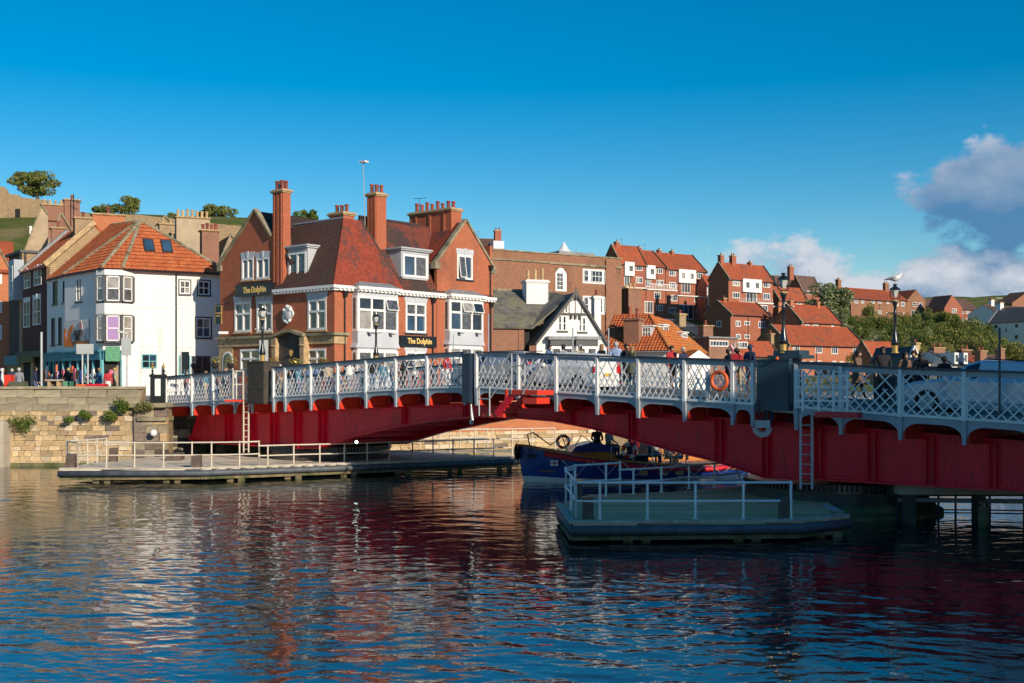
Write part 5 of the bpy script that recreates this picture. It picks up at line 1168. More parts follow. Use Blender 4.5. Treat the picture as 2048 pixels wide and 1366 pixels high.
# banner with squid and lighthouse
f, t, L = faces[1]; bp = f.world((f.onY(133, 660)[0]+f.onY(178, 660)[0])/2, -.08, f.onY(156, 690)[1]); t = thing('shop_banner', 'painted shop sign with orange squid, lighthouse and lettering on the white wall', 'sign', bp, f.a)
w = (f.onY(179, 660)[0]-f.onY(131, 660)[0])/2; h = f.onY(156, 640)[1]-f.onY(156, 690)[1]
mat('squid orange', (.72, .18, .02), .6); mat('rock grey', (.32, .32, .33), .7); mat('banner white', (.62, .60, .58), .7)
B('backing', t, 'banner white', (-w, w, -.02, .02, .25, h))
pr = lambda pts, b, mt, nm: MB().use(mt).prism([(x*w, z*h) for x, z in pts], MY(-.02), b, b+.02).build(nm, t)
pr([(-.15, 0.02), (.95, 0), (1.0, .2), (.85, .12), (-.1, .14)], .006, 'squid orange', 'tentacle'); pr([(-1, -.05), (-.3, -.05), (-.2, .2), (-.45, .42), (-.2, .85), (-.5, .75), (-.68, .5), (-.72, .2), (-.9, .42), (-.8, .65), (-1.0, .7), (-1.05, .3)], .01, 'squid orange', 'squid_figure')
pr([(-.28, .12), (.85, .14), (.7, .5), (.5, .62), (.1, .6), (-.1, .78), (-.3, .6), (-.4, .4)], .03, 'rock grey', 'rock'); pr([(.28, .6), (.6, .6), (.53, .95), (.35, .95)], .05, 'white paint', 'lighthouse')
for k in range(3): pr([(.3+.02*k, .64+.1*k), (.58-.02*k, .64+.1*k), (.57-.02*k, .69+.1*k), (.31+.02*k, .69+.1*k)], .07, 'hull red', 'stripe')
text(t, 'SQUID', .50, (.24*w, -.12, h*.46), (math.pi/2, .0, 0), 'soot shade black', sx=.9, bold=.008); text(t, 'INK', .50, (.24*w, -.12, h*.25), (math.pi/2, 0, 0), 'soot shade black', sx=.9, bold=.008)
# ================================================================ OLD TOWN ROOFS AT LEFT
def pgable(name, label, cat, px0, px1, d, ye, apx, apy, zb, brick, tile='pantile', depth=7, yr=None, wins=(), vp=6000, group=None, coping='coping stone', cols=2):
    """house with its gable towards us"""
    f = Fr(px0, d, vp, z0=zb); t = f.root(name, label, cat, group); x1, _ = f.onY(px1, ye); z0 = f.onY(px0, ye)[1]; z1 = f.onY(px1, yr or ye)[1]; xa, za = f.onY(apx, apy)
    wall(t, brick, MY(0), [(0, -4), (x1, -4), (x1, z1), (xa, za), (0, z0)], name='gable_wall'); B('side_wall', t, brick, (0, .25, .25, depth, -4, z0), (x1-.25, x1, .25, depth, -4, z1))
    for a, b, zz in ((0, xa, z0), (x1, xa, z1)): roof_face(t, [(a, .1, zz), (a, depth, zz), (b, depth, za), (b, .1, za)], tile, .36, .3, .04)
    if coping: 
        for a, zz in ((0, z0), (x1, z1)): MB().use(coping).bar((a, 0, zz+.05), (xa, 0, za+.12), .35, .14).build('gable_coping', t)
    for w in wins:
        (a0, zt) = f.onY(w[0], w[1]); a1, zb_ = f.onY(w[2], w[3]); window(t, MY(0), a0, a1, zb_, zt, cols, (1, 1), fw=.1, rec=-.02, proud=.04, simple=True)
    return f, t
# dark terrace in the shade of the street
f = Fr(46, 95, ang=math.atan2(-.80, .60), z0=QZ); t = f.root('terrace_house', 'dark brown brick terrace house with pantile roof left of the white house', 'house', 'old town houses at left')
x1, ze = f.onY(93, 533); zr_ = ze+3.6
wn = [(48, 547, 61, 579), (68, 540, 83, 573), (47, 604, 60, 656), (66, 598, 82, 651)]; hs = []
for w in wn: a0, z1 = f.onY(w[0], w[1]); a1, _ = f.onY(w[2], w[1]); hs.append((a0, a1, f.onY(w[0], w[3])[1], z1))
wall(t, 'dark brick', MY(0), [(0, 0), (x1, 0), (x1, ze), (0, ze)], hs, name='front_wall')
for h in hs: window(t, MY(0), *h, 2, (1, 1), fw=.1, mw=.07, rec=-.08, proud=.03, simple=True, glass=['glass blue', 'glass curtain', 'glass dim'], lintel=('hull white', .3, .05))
roof_face(t, [(0, -.2, ze), (x1, -.2, ze), (x1, 3.6, zr_), (0, 3.6, zr_)], 'pantile', .36, .3, .045, .04); roof_face(t, [(0, 7.4, ze), (x1, 7.4, ze), (x1, 3.6, zr_), (0, 3.6, zr_)], 'pantile', .6, .6)
for x, m_ in ((-.1, 'lead'), (x1+.1, 'cream stone')): MB().use(m_).bar((x, -.2, ze+.1), (x, 3.6, zr_+.15), .4, .4).build('gable_coping', t)
wall(t, 'rubble', MX(x1), [(0, 0), (7.2, 0), (7.2, ze), (3.6, zr_), (0, ze)], name='end_wall'); gutter(t, (0, -.25, ze-.02), (x1, -.25, ze-.02))
B('shop_fascia', t, 'cloth olive', (0, x1, -.5, 0, 2.9, 3.4)); B('shop_interior', t, 'soot shade black', (0, x1, -.05, -.02, 0, 2.9)); B('shop_pilaster', t, 'cream stone', (.2, .5, -.2, -.05, 0, 2.9), (x1-.5, x1-.1, -.2, -.05, 0, 2.9), (x1*.45, x1*.55, -.2, -.05, 0, 2.9))  # darkness inside the shop is a plain black sheet
B('green_sign', t, 'leaf olive', (.3, x1*.75, -.56, -.51, 2.5, 3.0))
f = Fr(18, 101, ang=math.atan2(-.80, .60), z0=QZ); t = f.root('stone_house', 'tall dark stone house between the brown terrace and the orange brick house', 'house', 'old town houses at left')
x1, ze = f.onY(47, 505); wall(t, 'dark stone', MY(0), [(0, 0), (x1, 0), (x1, ze), (0, ze)], name='front_wall'); B('side_wall', t, 'rubble', (x1-.3, x1, .25, 8, 0, ze)); B('roof', t, 'slate', (-.2, x1+.2, -.3, 8, ze, ze+.2))
B('quoin', t, 'rubble', (x1-.9, x1+.05, -.12, .0, 0, ze)); a0, z1 = f.onY(17, 522, -.8); B('oriel', t, 'rail grey', (a0, a0+1.8, -.8, 0, z1-3.4, z1)); window(t, MY(-.8), a0+.3, a0+1.4, z1-3.0, z1-.5, 1, (1, 1), fw=.1, simple=True)
B('shop_front', t, 'teal paint', (0, x1, -.4, 0, 2.4, 3.2)); B('shop_glass', t, 'glass dim', (.2, x1-.2, -.2, -.1, .4, 2.4))
f, t = pgable('brick_house', 'sunlit orange brick house with tiled roof at the far left edge', 'house', -60, 24, 108, 545, -18, 470, QZ, 'bright brick', 'hill tile', wins=((-30, 560, -18, 585), (0, 546, 4, 568), (0, 602, 4, 626), (0, 650, 4, 680)), group='old town houses at left', cols=1)
roof_face(t, [(-.5, -.3, f.onY(0, 545)[1]), (f.onY(24, 545)[0]+.2, -.3, f.onY(0, 545)[1]), (f.onY(24, 545)[0]+.2, 4, f.onY(0, 545)[1]+3.4), (-.5, 4, f.onY(0, 545)[1]+3.4)], 'hill tile', .33, .35)
pgable('rendered_house', 'tan rendered gable house rising behind the dark terrace', 'house', 47, 96, 118, 508, 84, 413, QZ, 'tan render', 'pantile', yr=430, wins=((59, 452, 64, 468),), group='old town houses at left', cols=1)
pgable('brick_house', 'weathered red brick gable behind the dark terrace, under the aerial', 'house', 92, 149, 112, 500, 122, 428, QZ, 'old brick', 'pantile', yr=470, group='old town houses at left')
pgable('brick_house', 'low red brick building below the hill wall, right of the stone steps', 'house', 80, 160, 135, 440, 132, 398, 8, 'old brick', 'pantile', yr=425, group='old town houses at left', coping=None)
def stack(label, px0, px1, y0, y1, d, m, pots, dep=1.0, potm='pot red', name='chimney_stack', cap='cream stone', poth=.55, vp=6000):
    f = Fr(px0, d, vp, z0=Z(y1, d)); t = f.root(name, label, 'chimney', 'chimney stacks over the old town roofs'); w = f.onY(px1, y0)[0]; chimney(t, m, 0, w, 0, dep, 0, f.onY(px0, y0)[1], pots=pots, potm=potm, poth=poth, cap=cap, potr=.15, cap_h=.1); return t
stack('big stone chimney stack left of the orange brick one', 150, 184, 437, 560, 92, 'rubble', 1); stack('broad bright orange brick stack above the pantile roof', 185, 249, 429, 530, 93, 'bright brick', 1, dep=.9)
stack('crumbling brick stack leaning on the brown terrace roof', 103, 131, 457, 520, 97, 'old brick', 1); stack('small red brick stack with orange pots below the tree', 84, 128, 410, 440, 120, 'old brick', 4, potm='pot buff'); stack('red brick stack beneath the tall aerial', 129, 160, 400, 480, 116, 'old brick', 1)
stack('wide buff rendered stack with seven pots behind the white house', 353, 420, 435, 520, 104, 'tan render', 7, potm='pot buff', poth=.7); stack('dark red brick stack against the left gable of the pub', 404, 438, 462, 560, 90, 'old brick', 4)
stack('small stone stack with two buff pots behind the pantile ridge', 319, 350, 449, 520, 108, 'rubble', 2, potm='pot buff')
t = thing('tall_aerial', 'tall thin television aerial above the red brick stack', 'aerial', P(147, 480, 115.5)); MB().use('iron black').tube([(0, 0, 0), (0, 0, 4.6)], .05, 5).bar((-.1, 0, 3.9), (.8, 0, 3.7), .05, .05).bar((.4, 0, 3.6), (.4, 0, 4.1), .04, .04).build('mast', t)
pgable('tiled_house', 'orange pantile roof wedged between the dark stack and the pub gable', 'house', 440, 492, 98, 520, 462, 470, QZ, 'rubble', 'pantile orange', group='old town houses at left')
pgable('stone_cottage', 'stone walled cottage behind the skylight roof', 'house', 300, 360, 120, 470, 330, 433, QZ, 'rubble', 'pantile', group='old town houses at left')
# churchyard wall on the left hill
o = P(-40, 440, 196); t = thing('hill_wall', 'long yellow sandstone wall with a dark doorway on the left hill', 'wall', (o.x, o.y, o.z-4)); X = lambda px: (px+40)*196/FPX
MB().use('rubble').prism([(0, 0), (X(92), 0), (X(92), 4+3.4), (X(60), 4+3.7), (X(38), 4+3.9), (X(36), 4+4.3), (X(14), 4+4.5), (X(11), 4+5.2), (X(6), 4+5.7), (0, 4+5.9)], MY(0), 0, -1).build('wall', t); B('doorway', t, 'soot shade black', (X(30.5), X(40.5), -.06, .05, 3.6, 5.9))  # shade within the doorway is a flat black panel on the wall
o = P(280, 450, 180); t = thing('ruined_wall', 'low stone wall along the hilltop behind the white house roof', 'wall', (o.x, o.y, o.z-5)); MB().use('rubble').prism([(-12, 0), (16, 0), (16, 4.8), (8, 5.6), (0, 6.6), (-12, 6.9)], MY(0), 0, -1).build('wall', t)
# ================================================================ CENTRE BUILDINGS
f = Fr(981, 112, 4600, z0=QZ); t = f.root('flat_brick_building', 'tall flat-topped brown brick building with white cupola behind the gabled house', 'building')
q = lambda x, y: f.onY(x, y); xa = q(1101, 500)[0]; xb = q(1249, 510)[0]; zt = q(1000, 501)[1]; zt2 = q(1110, 507)[1]
aw_ = (q(1118, 540)[0], q(1137, 540)[0], q(1128, 580)[1], q(1128, 536)[1]); w1 = (q(1171, 540)[0], q(1224, 540)[0], q(1197, 567)[1], q(1197, 538)[1]); w2 = (q(1171, 591)[0], q(1224, 591)[0], q(1197, 628)[1], q(1197, 592)[1])
wall(t, 'brown brick', MY(0), [(0, 0), (xa, 0), (xa, zt), (0, zt)], name='left_wall'); wall(t, 'brown brick', MY(.5), [(xa+.01, 0), (xb, 0), (xb, zt2), (xa+.01, zt2)], [aw_, w1, w2], name='right_wall')
B('side_wall', t, 'brown brick', (0, .3, .25, 9, 0, zt), (xb-.3, xb, .8, 9, 0, zt2)); B('roof', t, 'lead', (.1, xa, .25, 9, zt-.6, zt-.5), (xa, xb-.1, .8, 9, zt2-.6, zt2-.5))
B('cornice', t, 'coping stone', (0, xa-.1, -.14, 0, q(1000, 520)[1], q(1000, 517)[1]), (xa, xb, .36, .5, q(1150, 530)[1], q(1150, 526)[1])); B('parapet_cap', t, 'coping stone', (-.1, xa, -.1, .4, zt, zt+.12), (xa+.01, xb+.1, .4, .9, zt2, zt2+.12)); B('pilaster', t, 'brown brick', (xb-2.2, xb-.9, .3, .5, 0, zt2-.2))
m = MB().use('white paint').prism([(aw_[0]-.1, aw_[2]-.1), (aw_[1]+.1, aw_[2]-.1), (aw_[1]+.1, aw_[3]-.5)]+[((aw_[0]+aw_[1])/2+.57*math.cos(math.pi*k/8), aw_[3]-.5+.55*math.sin(math.pi*k/8)) for k in range(1, 8)]+[(aw_[0]-.1, aw_[3]-.5)], MY(.5), -.1, .03)
m.use('glass dim')
for c in range(2):
    for r in range(4): m.box(aw_[0]+.1+c*.38, aw_[0]+.42+c*.38, .45, .5, aw_[2]+.1+r*.42, aw_[2]+.46+r*.42)
m.build('arched_window', t)
for w in (w1, w2):
    window(t, MY(.5), w[0], w[1], w[2], w[3], 1, (1,), fw=.12, rec=-.1, proud=.03, simple=True, glass=['white paint']); L = w[1]-w[0]
    for a, b, n in ((.05, .2, 1), (.33, .73, 3), (.82, .96, 1)): window(t, MY(.47), w[0]+L*a, w[0]+L*b, w[2]+.2, w[3]-.15, n, (1, 1), fw=.05, mw=.05, rec=.0, proud=.06, simple=True, glass=['glass dim', 'glass'])
for px in (1103, 1234): downpipe(t, q(px, 600)[0], .38, 2, zt2-1, 'white paint', .08)
c = (f.onY(1128, 500, 4.0)[0], 4.0); zc_ = f.zat(c[0], 4, 507); MB().use('hull white').lathe([(1.3, 0), (.9, .15), (.55, .4), (.3, .75), (.12, 1.05), (.03, 1.25)], (c[0], c[1], zc_), 16).build('cupola', t, smooth=True); B('cupola_base', t, 'lead', (c[0]-1.6, c[0]+3, c[1]-1.4, c[1]+1.4, zc_-1, zc_+.06))
f_, t_, *_r = house('far_brick_house', 'grey roofed brick house with white dormer peeping over the flat building', 'house', 955, 210, 1012, 502, (940, 478), 15, 'hill brick', 'hill tile dark', D=8, vp=8000, chim=((4.5, 1.6, 1.2),), coping=False); B('dormer', t_, 'white paint', (_r[0]-2.4, _r[0]-.4, 0, 3, _r[1]+.6, _r[1]+2.0)); window(t_, MY(0), _r[0]-2.3, _r[0]-.5, _r[1]+.8, _r[1]+1.9, 3, (1,), fw=.08, simple=True)
# white gabled house
f = Fr(1073, 88, 9000, z0=QZ); t = f.root('gabled_white_house', 'white house with black timbered gable and mossy grey roof', 'house'); q = f.onY
x1 = q(1213, 688)[0]; zL = q(1073, 686)[1]; zR = q(1213, 688)[1]; xa, za = q(1150.5, 586)
hw1 = [(1117, 631, 1123, 661), (1126, 632, 1132, 661), (1158, 634, 1163, 663), (1165, 635, 1171, 663)]
H = [(q(a, b)[0], q(c, b)[0], q(a, d)[1], q(a, b)[1]) for a, b, c, d in hw1]
wall(t, 'white wall', MY(0), [(0, 0), (x1, 0), (x1, zR), (xa, za), (0, zL)], H, name='gable_wall')
for h in H: window(t, MY(0), *h, 1, (1, 1), fw=.05, mw=.05, rec=-.08, proud=.02, simple=True, glass=['glass dim', 'glass'])
B('sill', t, 'black paint', (H[0][0]-.15, H[1][1]+.15, -.08, 0, H[0][2]-.15, H[0][2]-.02), (H[2][0]-.15, H[3][1]+.15, -.08, 0, H[2][2]-.15, H[2][2]-.02))
for a, zz in ((-.12, zL-.1), (x1+.12, zR-.15)): MB().use('black paint').bar((a, -.2, zz), (xa, -.2, za+.08), .1, .17).build('bargeboard', t)
zc1 = q(1140, 626)[1]; k = (za-zL)/xa
tb = MB().use('black paint').box(xa-(za-zc1)/k*.96, xa+(za-zc1)/k*.95, -.12, 0, zc1-.16, zc1); tb.box(xa-.05, xa+.05, -.26, -.1, za-.5, za+.45)
for dx in (-.95, -.5, 0, .5, .95): tb.box(xa+dx-.02, xa+dx+.02, -.05, 0, zc1, min(za-.2, za-abs(dx)*k-.15) if dx else zc1+1.1)
for cx, r0 in ((xa, .75), (xa-1.5, .8), (xa+1.5, .8)):
    for i in range(10):
        a_, b_ = math.pi*i/10, math.pi*(i+1)/10; p_, q_ = (cx+r0*math.cos(a_), zc1+.1+r0*1.25*math.sin(a_)), (cx+r0*math.cos(b_), zc1+.1+r0*1.25*math.sin(b_))
        if p_[1] < za-abs(p_[0]-xa)*k-.1 and q_[1] < za-abs(q_[0]-xa)*k-.1: tb.bar((p_[0], -.04, p_[1]), (q_[0], -.04, q_[1]), .05, .05)
for dx in (-.35, 0, .35): tb.box(xa+dx-.06, xa+dx+.06, -.2, 0, zc1-.45, zc1-.16)
tb.build('timber_decoration', t)
for a, zz, mm_ in ((-.15, zL-.1, 'stone slate'), (x1+.15, zR-.15, 'slate')): roof_face(t, [(a, -.18, zz), (a, 8, zz), (xa, 8, za+.02), (xa, -.18, za+.02)], mm_, .3, .35, .02)
for p0, p1 in ((1101, 1148), (1152, 1196)):
    a0, z1 = q(p0, 679, -.6); a1 = q(p1, 679, -.6)[0]; B('bay_roof', t, 'lead', (a0-.2, a1+.2, -.75, 0, z1, z1+.25)); B('bay_fascia', t, 'dark trim', (a0, a1, -.62, 0, z1-.5, z1)); B('bay_wall', t, 'white paint', (a0+.05, a1-.05, -.58, 0, 0, z1-.5))
    L = a1-a0; window(t, MY(-.58), a0+.15, a0+L*.42, 1.2, z1-.65, 3, (1, 1, 1), fw=.06, mw=.04, rec=0, proud=.04, simple=True, glass=['glass dim', 'glass']); window(t, MY(-.58), a0+L*.55, a0+L-.15, 1.2, z1-.65, 3, (1, 1, 1), fw=.06, mw=.04, rec=0, proud=.04, simple=True, glass=['glass dim', 'glass'])
xw = q(978, 655, 1.5)[0]; ze_ = q(1020, 655, 1.5)[1]; zrr = f.zat(-2, 6, 581)
roof_face(t, [(xw-1.5, 1.2, ze_), (-.02, 1.2, ze_), (xa, 6, zrr), (xw-1.5, 6, zrr)], 'stone slate', .32, .4, .03); roof_face(t, [(xw-1.5, 11, ze_), (xa, 11, ze_), (xa, 6, zrr), (xw-1.5, 6, zrr)], 'stone slate', .6, .8)
roof_face(t, [(-.02, 1.2, ze_), (.1, 1.2, ze_+.01), (xa, 1.3, za-.1), (xa, 6, zrr)], 'stone slate', .32, .4, .03); ridge(t, (xw-1.5, 6, zrr+.05), (xa, 6, zrr+.05), 'gold' if 0 else 'coping stone', .12)
m = MB().use('old brick').box(xw-1.5, -.9, 1.5, 1.8, -.5, ze_-.05).box(-1.0, -.55, 1.45, 1.85, -.5, ze_-.05); m.use('soot shade black').box(-.55, -.02, 1.8, 1.85, -.5, ze_-.1); m.build('side_range_wall', t)  # black strip stands in for the shade in the slot beside the gable
cx0, cx1 = q(1051, 580, 4.5)[0], q(1094, 580, 4.5)[0]; o = chimney(t, 'white wall', cx0, cx1, 4.2, 5.4, q(1073, 600, 4.4)[1]-1.2, q(1073, 566, 4.4)[1], pots=3, potm='pot buff', cap='hull white', poth=.95, potr=.14)
cx0, cx1 = q(1188, 620, 1)[0], q(1201, 620, 1)[0]; chimney(t, 'white wall', cx0, cx1, .9, 1.6, 3, q(1194, 598, 1)[1], pots=1, cap='hull white', poth=.5)
# pantiled house with dormers
f = Fr(1203, 99, ang=math.radians(-27), z0=QZ); t = f.root('pantiled_house', 'cream house with rippled orange pantile roof and white dormers', 'house'); q = f.onY
x1 = q(1336, 702)[0]; ze_ = q(1270, 703)[1]; D_ = min(12, f.onX(1410, 712, x1)[0]); zr_ = f.zat(6, 3.6, 629)
wall(t, 'cream stone' if 0 else 'white wall', MY(0), [(0, 0), (x1, 0), (x1, ze_), (0, ze_)], name='front_wall'); wall(t, 'white wall', MX(x1), [(.25, 0), (D_, 0), (D_, ze_), (.25, ze_)], name='side_wall')
ry0 = 3.6; xr_ = q(1299, 629, ry0)[0]
roof_face(t, [(-.3, -.3, ze_), (x1+.3, -.3, ze_), (xr_, ry0, zr_), (-.3, ry0, zr_)], 'pantile', .36, .30, .05, .07); ye_ = D_
roof_face(t, [(x1+.3, -.3, ze_), (x1+.3, ye_, ze_), (xr_, ye_-2, zr_-.6), (xr_, ry0, zr_)], 'pantile orange', .36, .30, .04, .05); ridge(t, (x1+.3, -.3, ze_+.1), (xr_, ry0, zr_+.05), 'pantile orange', .16); ridge(t, (-.3, ry0, zr_+.05), (xr_, ry0, zr_+.05), 'pantile', .14)
gutter(t, (-.3, -.35, ze_-.05), (x1+.3, -.35, ze_-.05), 'lead', .07)
def sdorm(px0, px1, y0, y1, yoff, mp, onf):
    a0, zt_d = onf(px0, y0, yoff); a1 = onf(px1, y0, yoff)[0]; zb_d = onf((px0+px1)/2, y1, yoff)[1]; m = MB().use('grey trim'); mbox(m, mp, a0, a1, -3, 0, zb_d, zt_d); mbox(m.use('white paint'), mp, a0-.15, a1+.15, -3, .15, zt_d, zt_d+.1)
    o = m.build('dormer', t); window(o, mp, a0+.05, a1-.05, zb_d+.03, zt_d-.02, 3, (1, 1), fw=.12, mw=.08, rec=0, proud=.06, simple=True, glass=['glass dim', 'glass'])
sdorm(1283, 1304, 653, 676, 1.3, MY(1.3), f.onY); sdorm(1326, 1336, 650, 676, x1-1.6, MX(x1-1.6), f.onX); sdorm(1364, 1374, 665, 683, x1-1.0, MX(x1-1.0), f.onX)
cx0, cx1 = q(1249, 660, .6)[0], q(1279, 660, .6)[0]; chimney(t, 'old brick', cx0, cx1, .4, 1.6, ze_-.1, q(1264, 642, .6)[1], pots=2, potm='pot red', poth=1.0, potr=.16, cap='old brick')
f, t = pgable('white_annexe', 'small white rendered annexe with orange roof right of the pantiled house', 'house', 1376, 1420, 98, 716, 1398, 700, QZ, 'white wall', 'pantile orange', depth=8, coping=None)
stack('brown brick stack with three pots in front of the terraced houses', 1257, 1282, 578, 700, 125, 'old brick', 3, potm='pot buff', dep=2)
stack('square brick stack beside the low brick building behind the life ring', 1407, 1426, 653, 730, 118, 'old brick', 1)
f = Fr(1418, 112, 4300, z0=QZ); t = f.root('low_brick_building', 'low brown brick building with white window strip behind the flag', 'building'); x1 = f.onY(1475, 690)[0]; zt = f.onY(1420, 676)[1]; wall(t, 'old brick', MY(0), [(0, 0), (x1, 0), (x1, zt), (0, zt)], name='front_wall'); B('roof', t, 'lead', (-.2, x1+.2, -.2, 7, zt, zt+.15)); B('side_wall', t, 'old brick', (0, .3, .25, 7, 0, zt))
w_ = (f.onY(1419, 684)[0], f.onY(1456, 684)[0]); window(t, MY(0), w_[0], w_[1], f.onY(1437, 693)[1], f.onY(1437, 681)[1], 6, (1,), fw=.1, rec=0, proud=.05, simple=True)
house('slate_shed', 'dark slate roofed outbuilding tucked between the pantiled house and the brick stack', 'shed', 1384, 128, 1424, 668, (1372, 652), QZ, brick='rubble', tile='slate', D=6, coping=False, group='low roofs below the terraces', chim=((.5, 1.2, 1.0),))
house('slate_shed', 'low stone outbuilding with slate roof below the garden wall of the terraces', 'shed', 1352, 150, 1400, 652, (1340, 640), QZ, brick='rubble', tile='slate', D=6, coping=False, group='low roofs below the terraces')
# ================================================================ HILLSIDE HOUSES
OR = dict(brick='hill brick orange'); z3 = dict(cols=3); z2 = dict(cols=2)
def zz8(*r): return [(1180+a/4.14, 460+b/4.14, 1180+c/4.14, 460+d/4.14) for a, b, c, d in r]
def zR(*r): return [(1560+a/4.197, 480+b/4.197, 1560+c/4.197, 480+d/4.197) for a, b, c, d in r]
LF = Fr(1240, 252, 4350); DL = lambda px: LF._t(px, LF.ey, 0)
house('terraced_house', 'terraced brick house at the left end of the upper row, nearest the flat building', 'house', 1240, 252, 1291, 525, (1223, 490), 10, wins=zz8((378, 287, 433, 335), (378, 387, 433, 440), (283, 375, 328, 465), (283, 570, 310, 650)), oriels=((1250, 523, 1269, 551, 1),), chim=((1, .6, 1),))
house('terraced_house', 'terraced brick house second in the upper row with one white oriel', 'house', 1292, DL(1292), 1331, 531, (1277, 500), 10, D=9, wins=zz8((548, 315, 602, 360), (550, 412, 607, 462), (460, 400, 505, 470), (530, 512, 585, 565), (548, 620, 602, 668))+[(1289, 602, 1306, 626)], oriels=((1293, 530, 1311, 557, 1),), chim=((1.5, .5, .8),))
house('terraced_house', 'wide terraced brick house third in the upper row with a double white oriel', 'house', 1332, DL(1332), 1411, 537, (1312, 505), 10, D=9, wins=zz8((655, 333, 710, 380), (655, 430, 710, 482), (882, 352, 933, 402), (882, 447, 933, 500), (757, 435, 830, 520), (668, 537, 722, 588), (862, 547, 915, 600), (652, 640, 706, 688), (733, 615, 855, 735), (880, 650, 915, 690)), oriels=((1358, 538, 1392, 565, 2),), chim=((1.5, .5, .8), (5.5, .5, .8)))
t = thing('white_balcony', 'long white balcony walkway running along the upper terrace', 'balcony', P(1246, 574, 238), math.atan2(.5, .86)); w = 29
for a, b, z, in ((0, 5.5, 0), (5.5, 13.5, -.2), (13.5, w, -1.2)): B('slab', t, 'white paint', (a, b, -1, .6, z-.2, z)); 
m = MB().use('white paint'); [m.box(6+i*.4, 6.1+i*.4, -.95, -.9, -.2, .9) for i in range(19)]; m.box(6, 13.6, -.96, -.88, .85, .95); m.build('balustrade', t)
m = MB().use('dark trim'); [m.box(14+i*1., 14.06+i*1., -.95, -.9, -1.2, -.2) for i in range(14)]; m.box(14, 28, -.95, -.9, -.25, -.2); m.build('railing', t)
house('linking_house', 'narrow brick link with white posts between the two upper blocks', 'house', 1413, 262, 1436, 569, (1405, 552), 10, wins=((1414, 572, 1417, 590),), coping=False)
t = thing('white_porch', 'open white framed porch between the two upper blocks', 'porch', P(1417, 611, 245)); 
for x in (0, 2.2, 2.9): B('post', t, 'white paint', (x-.1, x+.1, -.1, .1, 0, 4.2 if x < 2.5 else 3))
B('beam', t, 'white paint', (-.2, 2.4, -.15, .15, 4.2, 4.5), (2.2, 3.9, -.15, .15, 2.8, 3.05))
house('brick_house', 'large brick house right of the porch with dark gable and double white oriel', 'house', 1457, 240, 1546, 556, (1437, 526), 12, wins=zz8((1180, 418, 1240, 463), (1433, 428, 1490, 475), (1180, 513, 1240, 563), (1433, 522, 1490, 575), (1290, 512, 1380, 600), (1410, 620, 1470, 670)), oriels=((1486, 557, 1523.5, 583.5, 2),), chim=((.2, 1.5, 1), (3.6, 1.6, 1.2), (9, .5, .6)))
t = thing('white_balcony', 'white balcony slab below the double oriel house', 'balcony', P(1472, 604, 234), math.atan2(.5, .86)); B('slab', t, 'white paint', (0, 9.3, -1, .6, -.2, .05)); m = MB().use('white paint'); [m.box(i*.5, i*.5+.06, -.95, -.9, 0, .9) for i in range(19)]; m.build('balustrade', t)
house('brick_house', 'orange tiled house directly behind the near lamp post', 'house', 1557, 250, 1614, 598, (1543, 574), 12, brick='hill brick orange', wins=zz8((1715, 580, 1750, 620), (1600, 575, 1625, 605)), chim=())
house('brick_house', 'brick house with dark side gable below the white balcony', 'house', 1461, 215, 1538, 628, (1435, 603), 6, wins=zz8((1205, 750, 1247, 800), (1277, 753, 1323, 788), (1393, 755, 1448, 812), (1208, 862, 1247, 905), (1277, 865, 1323, 900)), swins=zz8((1048, 753, 1088, 803)), chim=((1.2, .5, .8),))
house('grey_roofed_house', 'grey-brown roofed house with tall chimney behind the upper row', 'house', 1605, 300, 1642, 582, (1590, 552), 14, tile='hill tile dark', wins=zR((222, 425, 265, 455), (285, 425, 315, 455)), chim=((-2.5, 2.2, 1.6),))
house('grey_roofed_house', 'second grey-brown roofed house peeping left of the lamp lantern', 'house', 1556, 305, 1600, 580, (1545, 552), 14, tile='hill tile dark')
house('brick_house', 'orange brick house right of the lamp post above the long row', 'house', 1602, 212, 1681, 643, (1574, 610), 6, brick='hill brick orange', wins=zR((210, 705, 245, 740), (275, 710, 320, 740), (430, 715, 450, 745)), chim=((.5, .6, .7), (8, .6, .7)))
house('long_brick_house', 'long orange brick house with wide tiled roof right of the navy cabinet', 'house', 1576, 190, 1729, 688, (1542, 651), QZ, brick='hill brick orange', wins=zR((107, 885, 163, 945), (297, 893, 353, 950), (430, 898, 485, 957), (610, 905, 665, 960), (135, 1008, 150, 1045), (180, 1015, 215, 1045), (245, 1015, 280, 1045), (305, 1012, 345, 1045), (437, 1015, 470, 1045), (500, 1018, 535, 1045), (555, 1020, 595, 1045)))
house('brick_house', 'small house with orange roof and roof lights left of the near lamp', 'house', 1478, 172, 1556, 709, (1462, 683), QZ, brick='rubble', wins=((1488, 714, 1500, 722),), chim=((8.2, 1.2, .7),), coping=True)
t = thing('roof_dormer', 'white window strip standing on the small orange roof', 'dormer', P(1472, 697, 169)); B('box', t, 'white paint', (0, 1.75, 0, 3, 0, 1.0)); window(t, MY(0), 0.05, 1.7, .08, .95, 4, (1,), fw=.1, rec=0, proud=.05, simple=True)
f_, t_, x1_, ze_, zr_, ya_ = house('brick_house', 'small orange roofed house with skylights behind the far lamp post', 'house', 1741, 185, 1806, 714, (1724, 684), QZ, brick='hill brick orange', chim=())
house('blue_window_house', 'long brown house with blue framed windows high on the hill', 'house', 1702, 280, 1787, 596, (1700, 575), 15, brick='brown brick', D=9, wins=zR((625, 495, 655, 530), (680, 495, 705, 530), (765, 500, 792, 532), (825, 500, 850, 533), (895, 505, 915, 535), (765, 585, 800, 620), (825, 590, 850, 620)), chim=((.2, 1.8, 1.2),), coping=False)
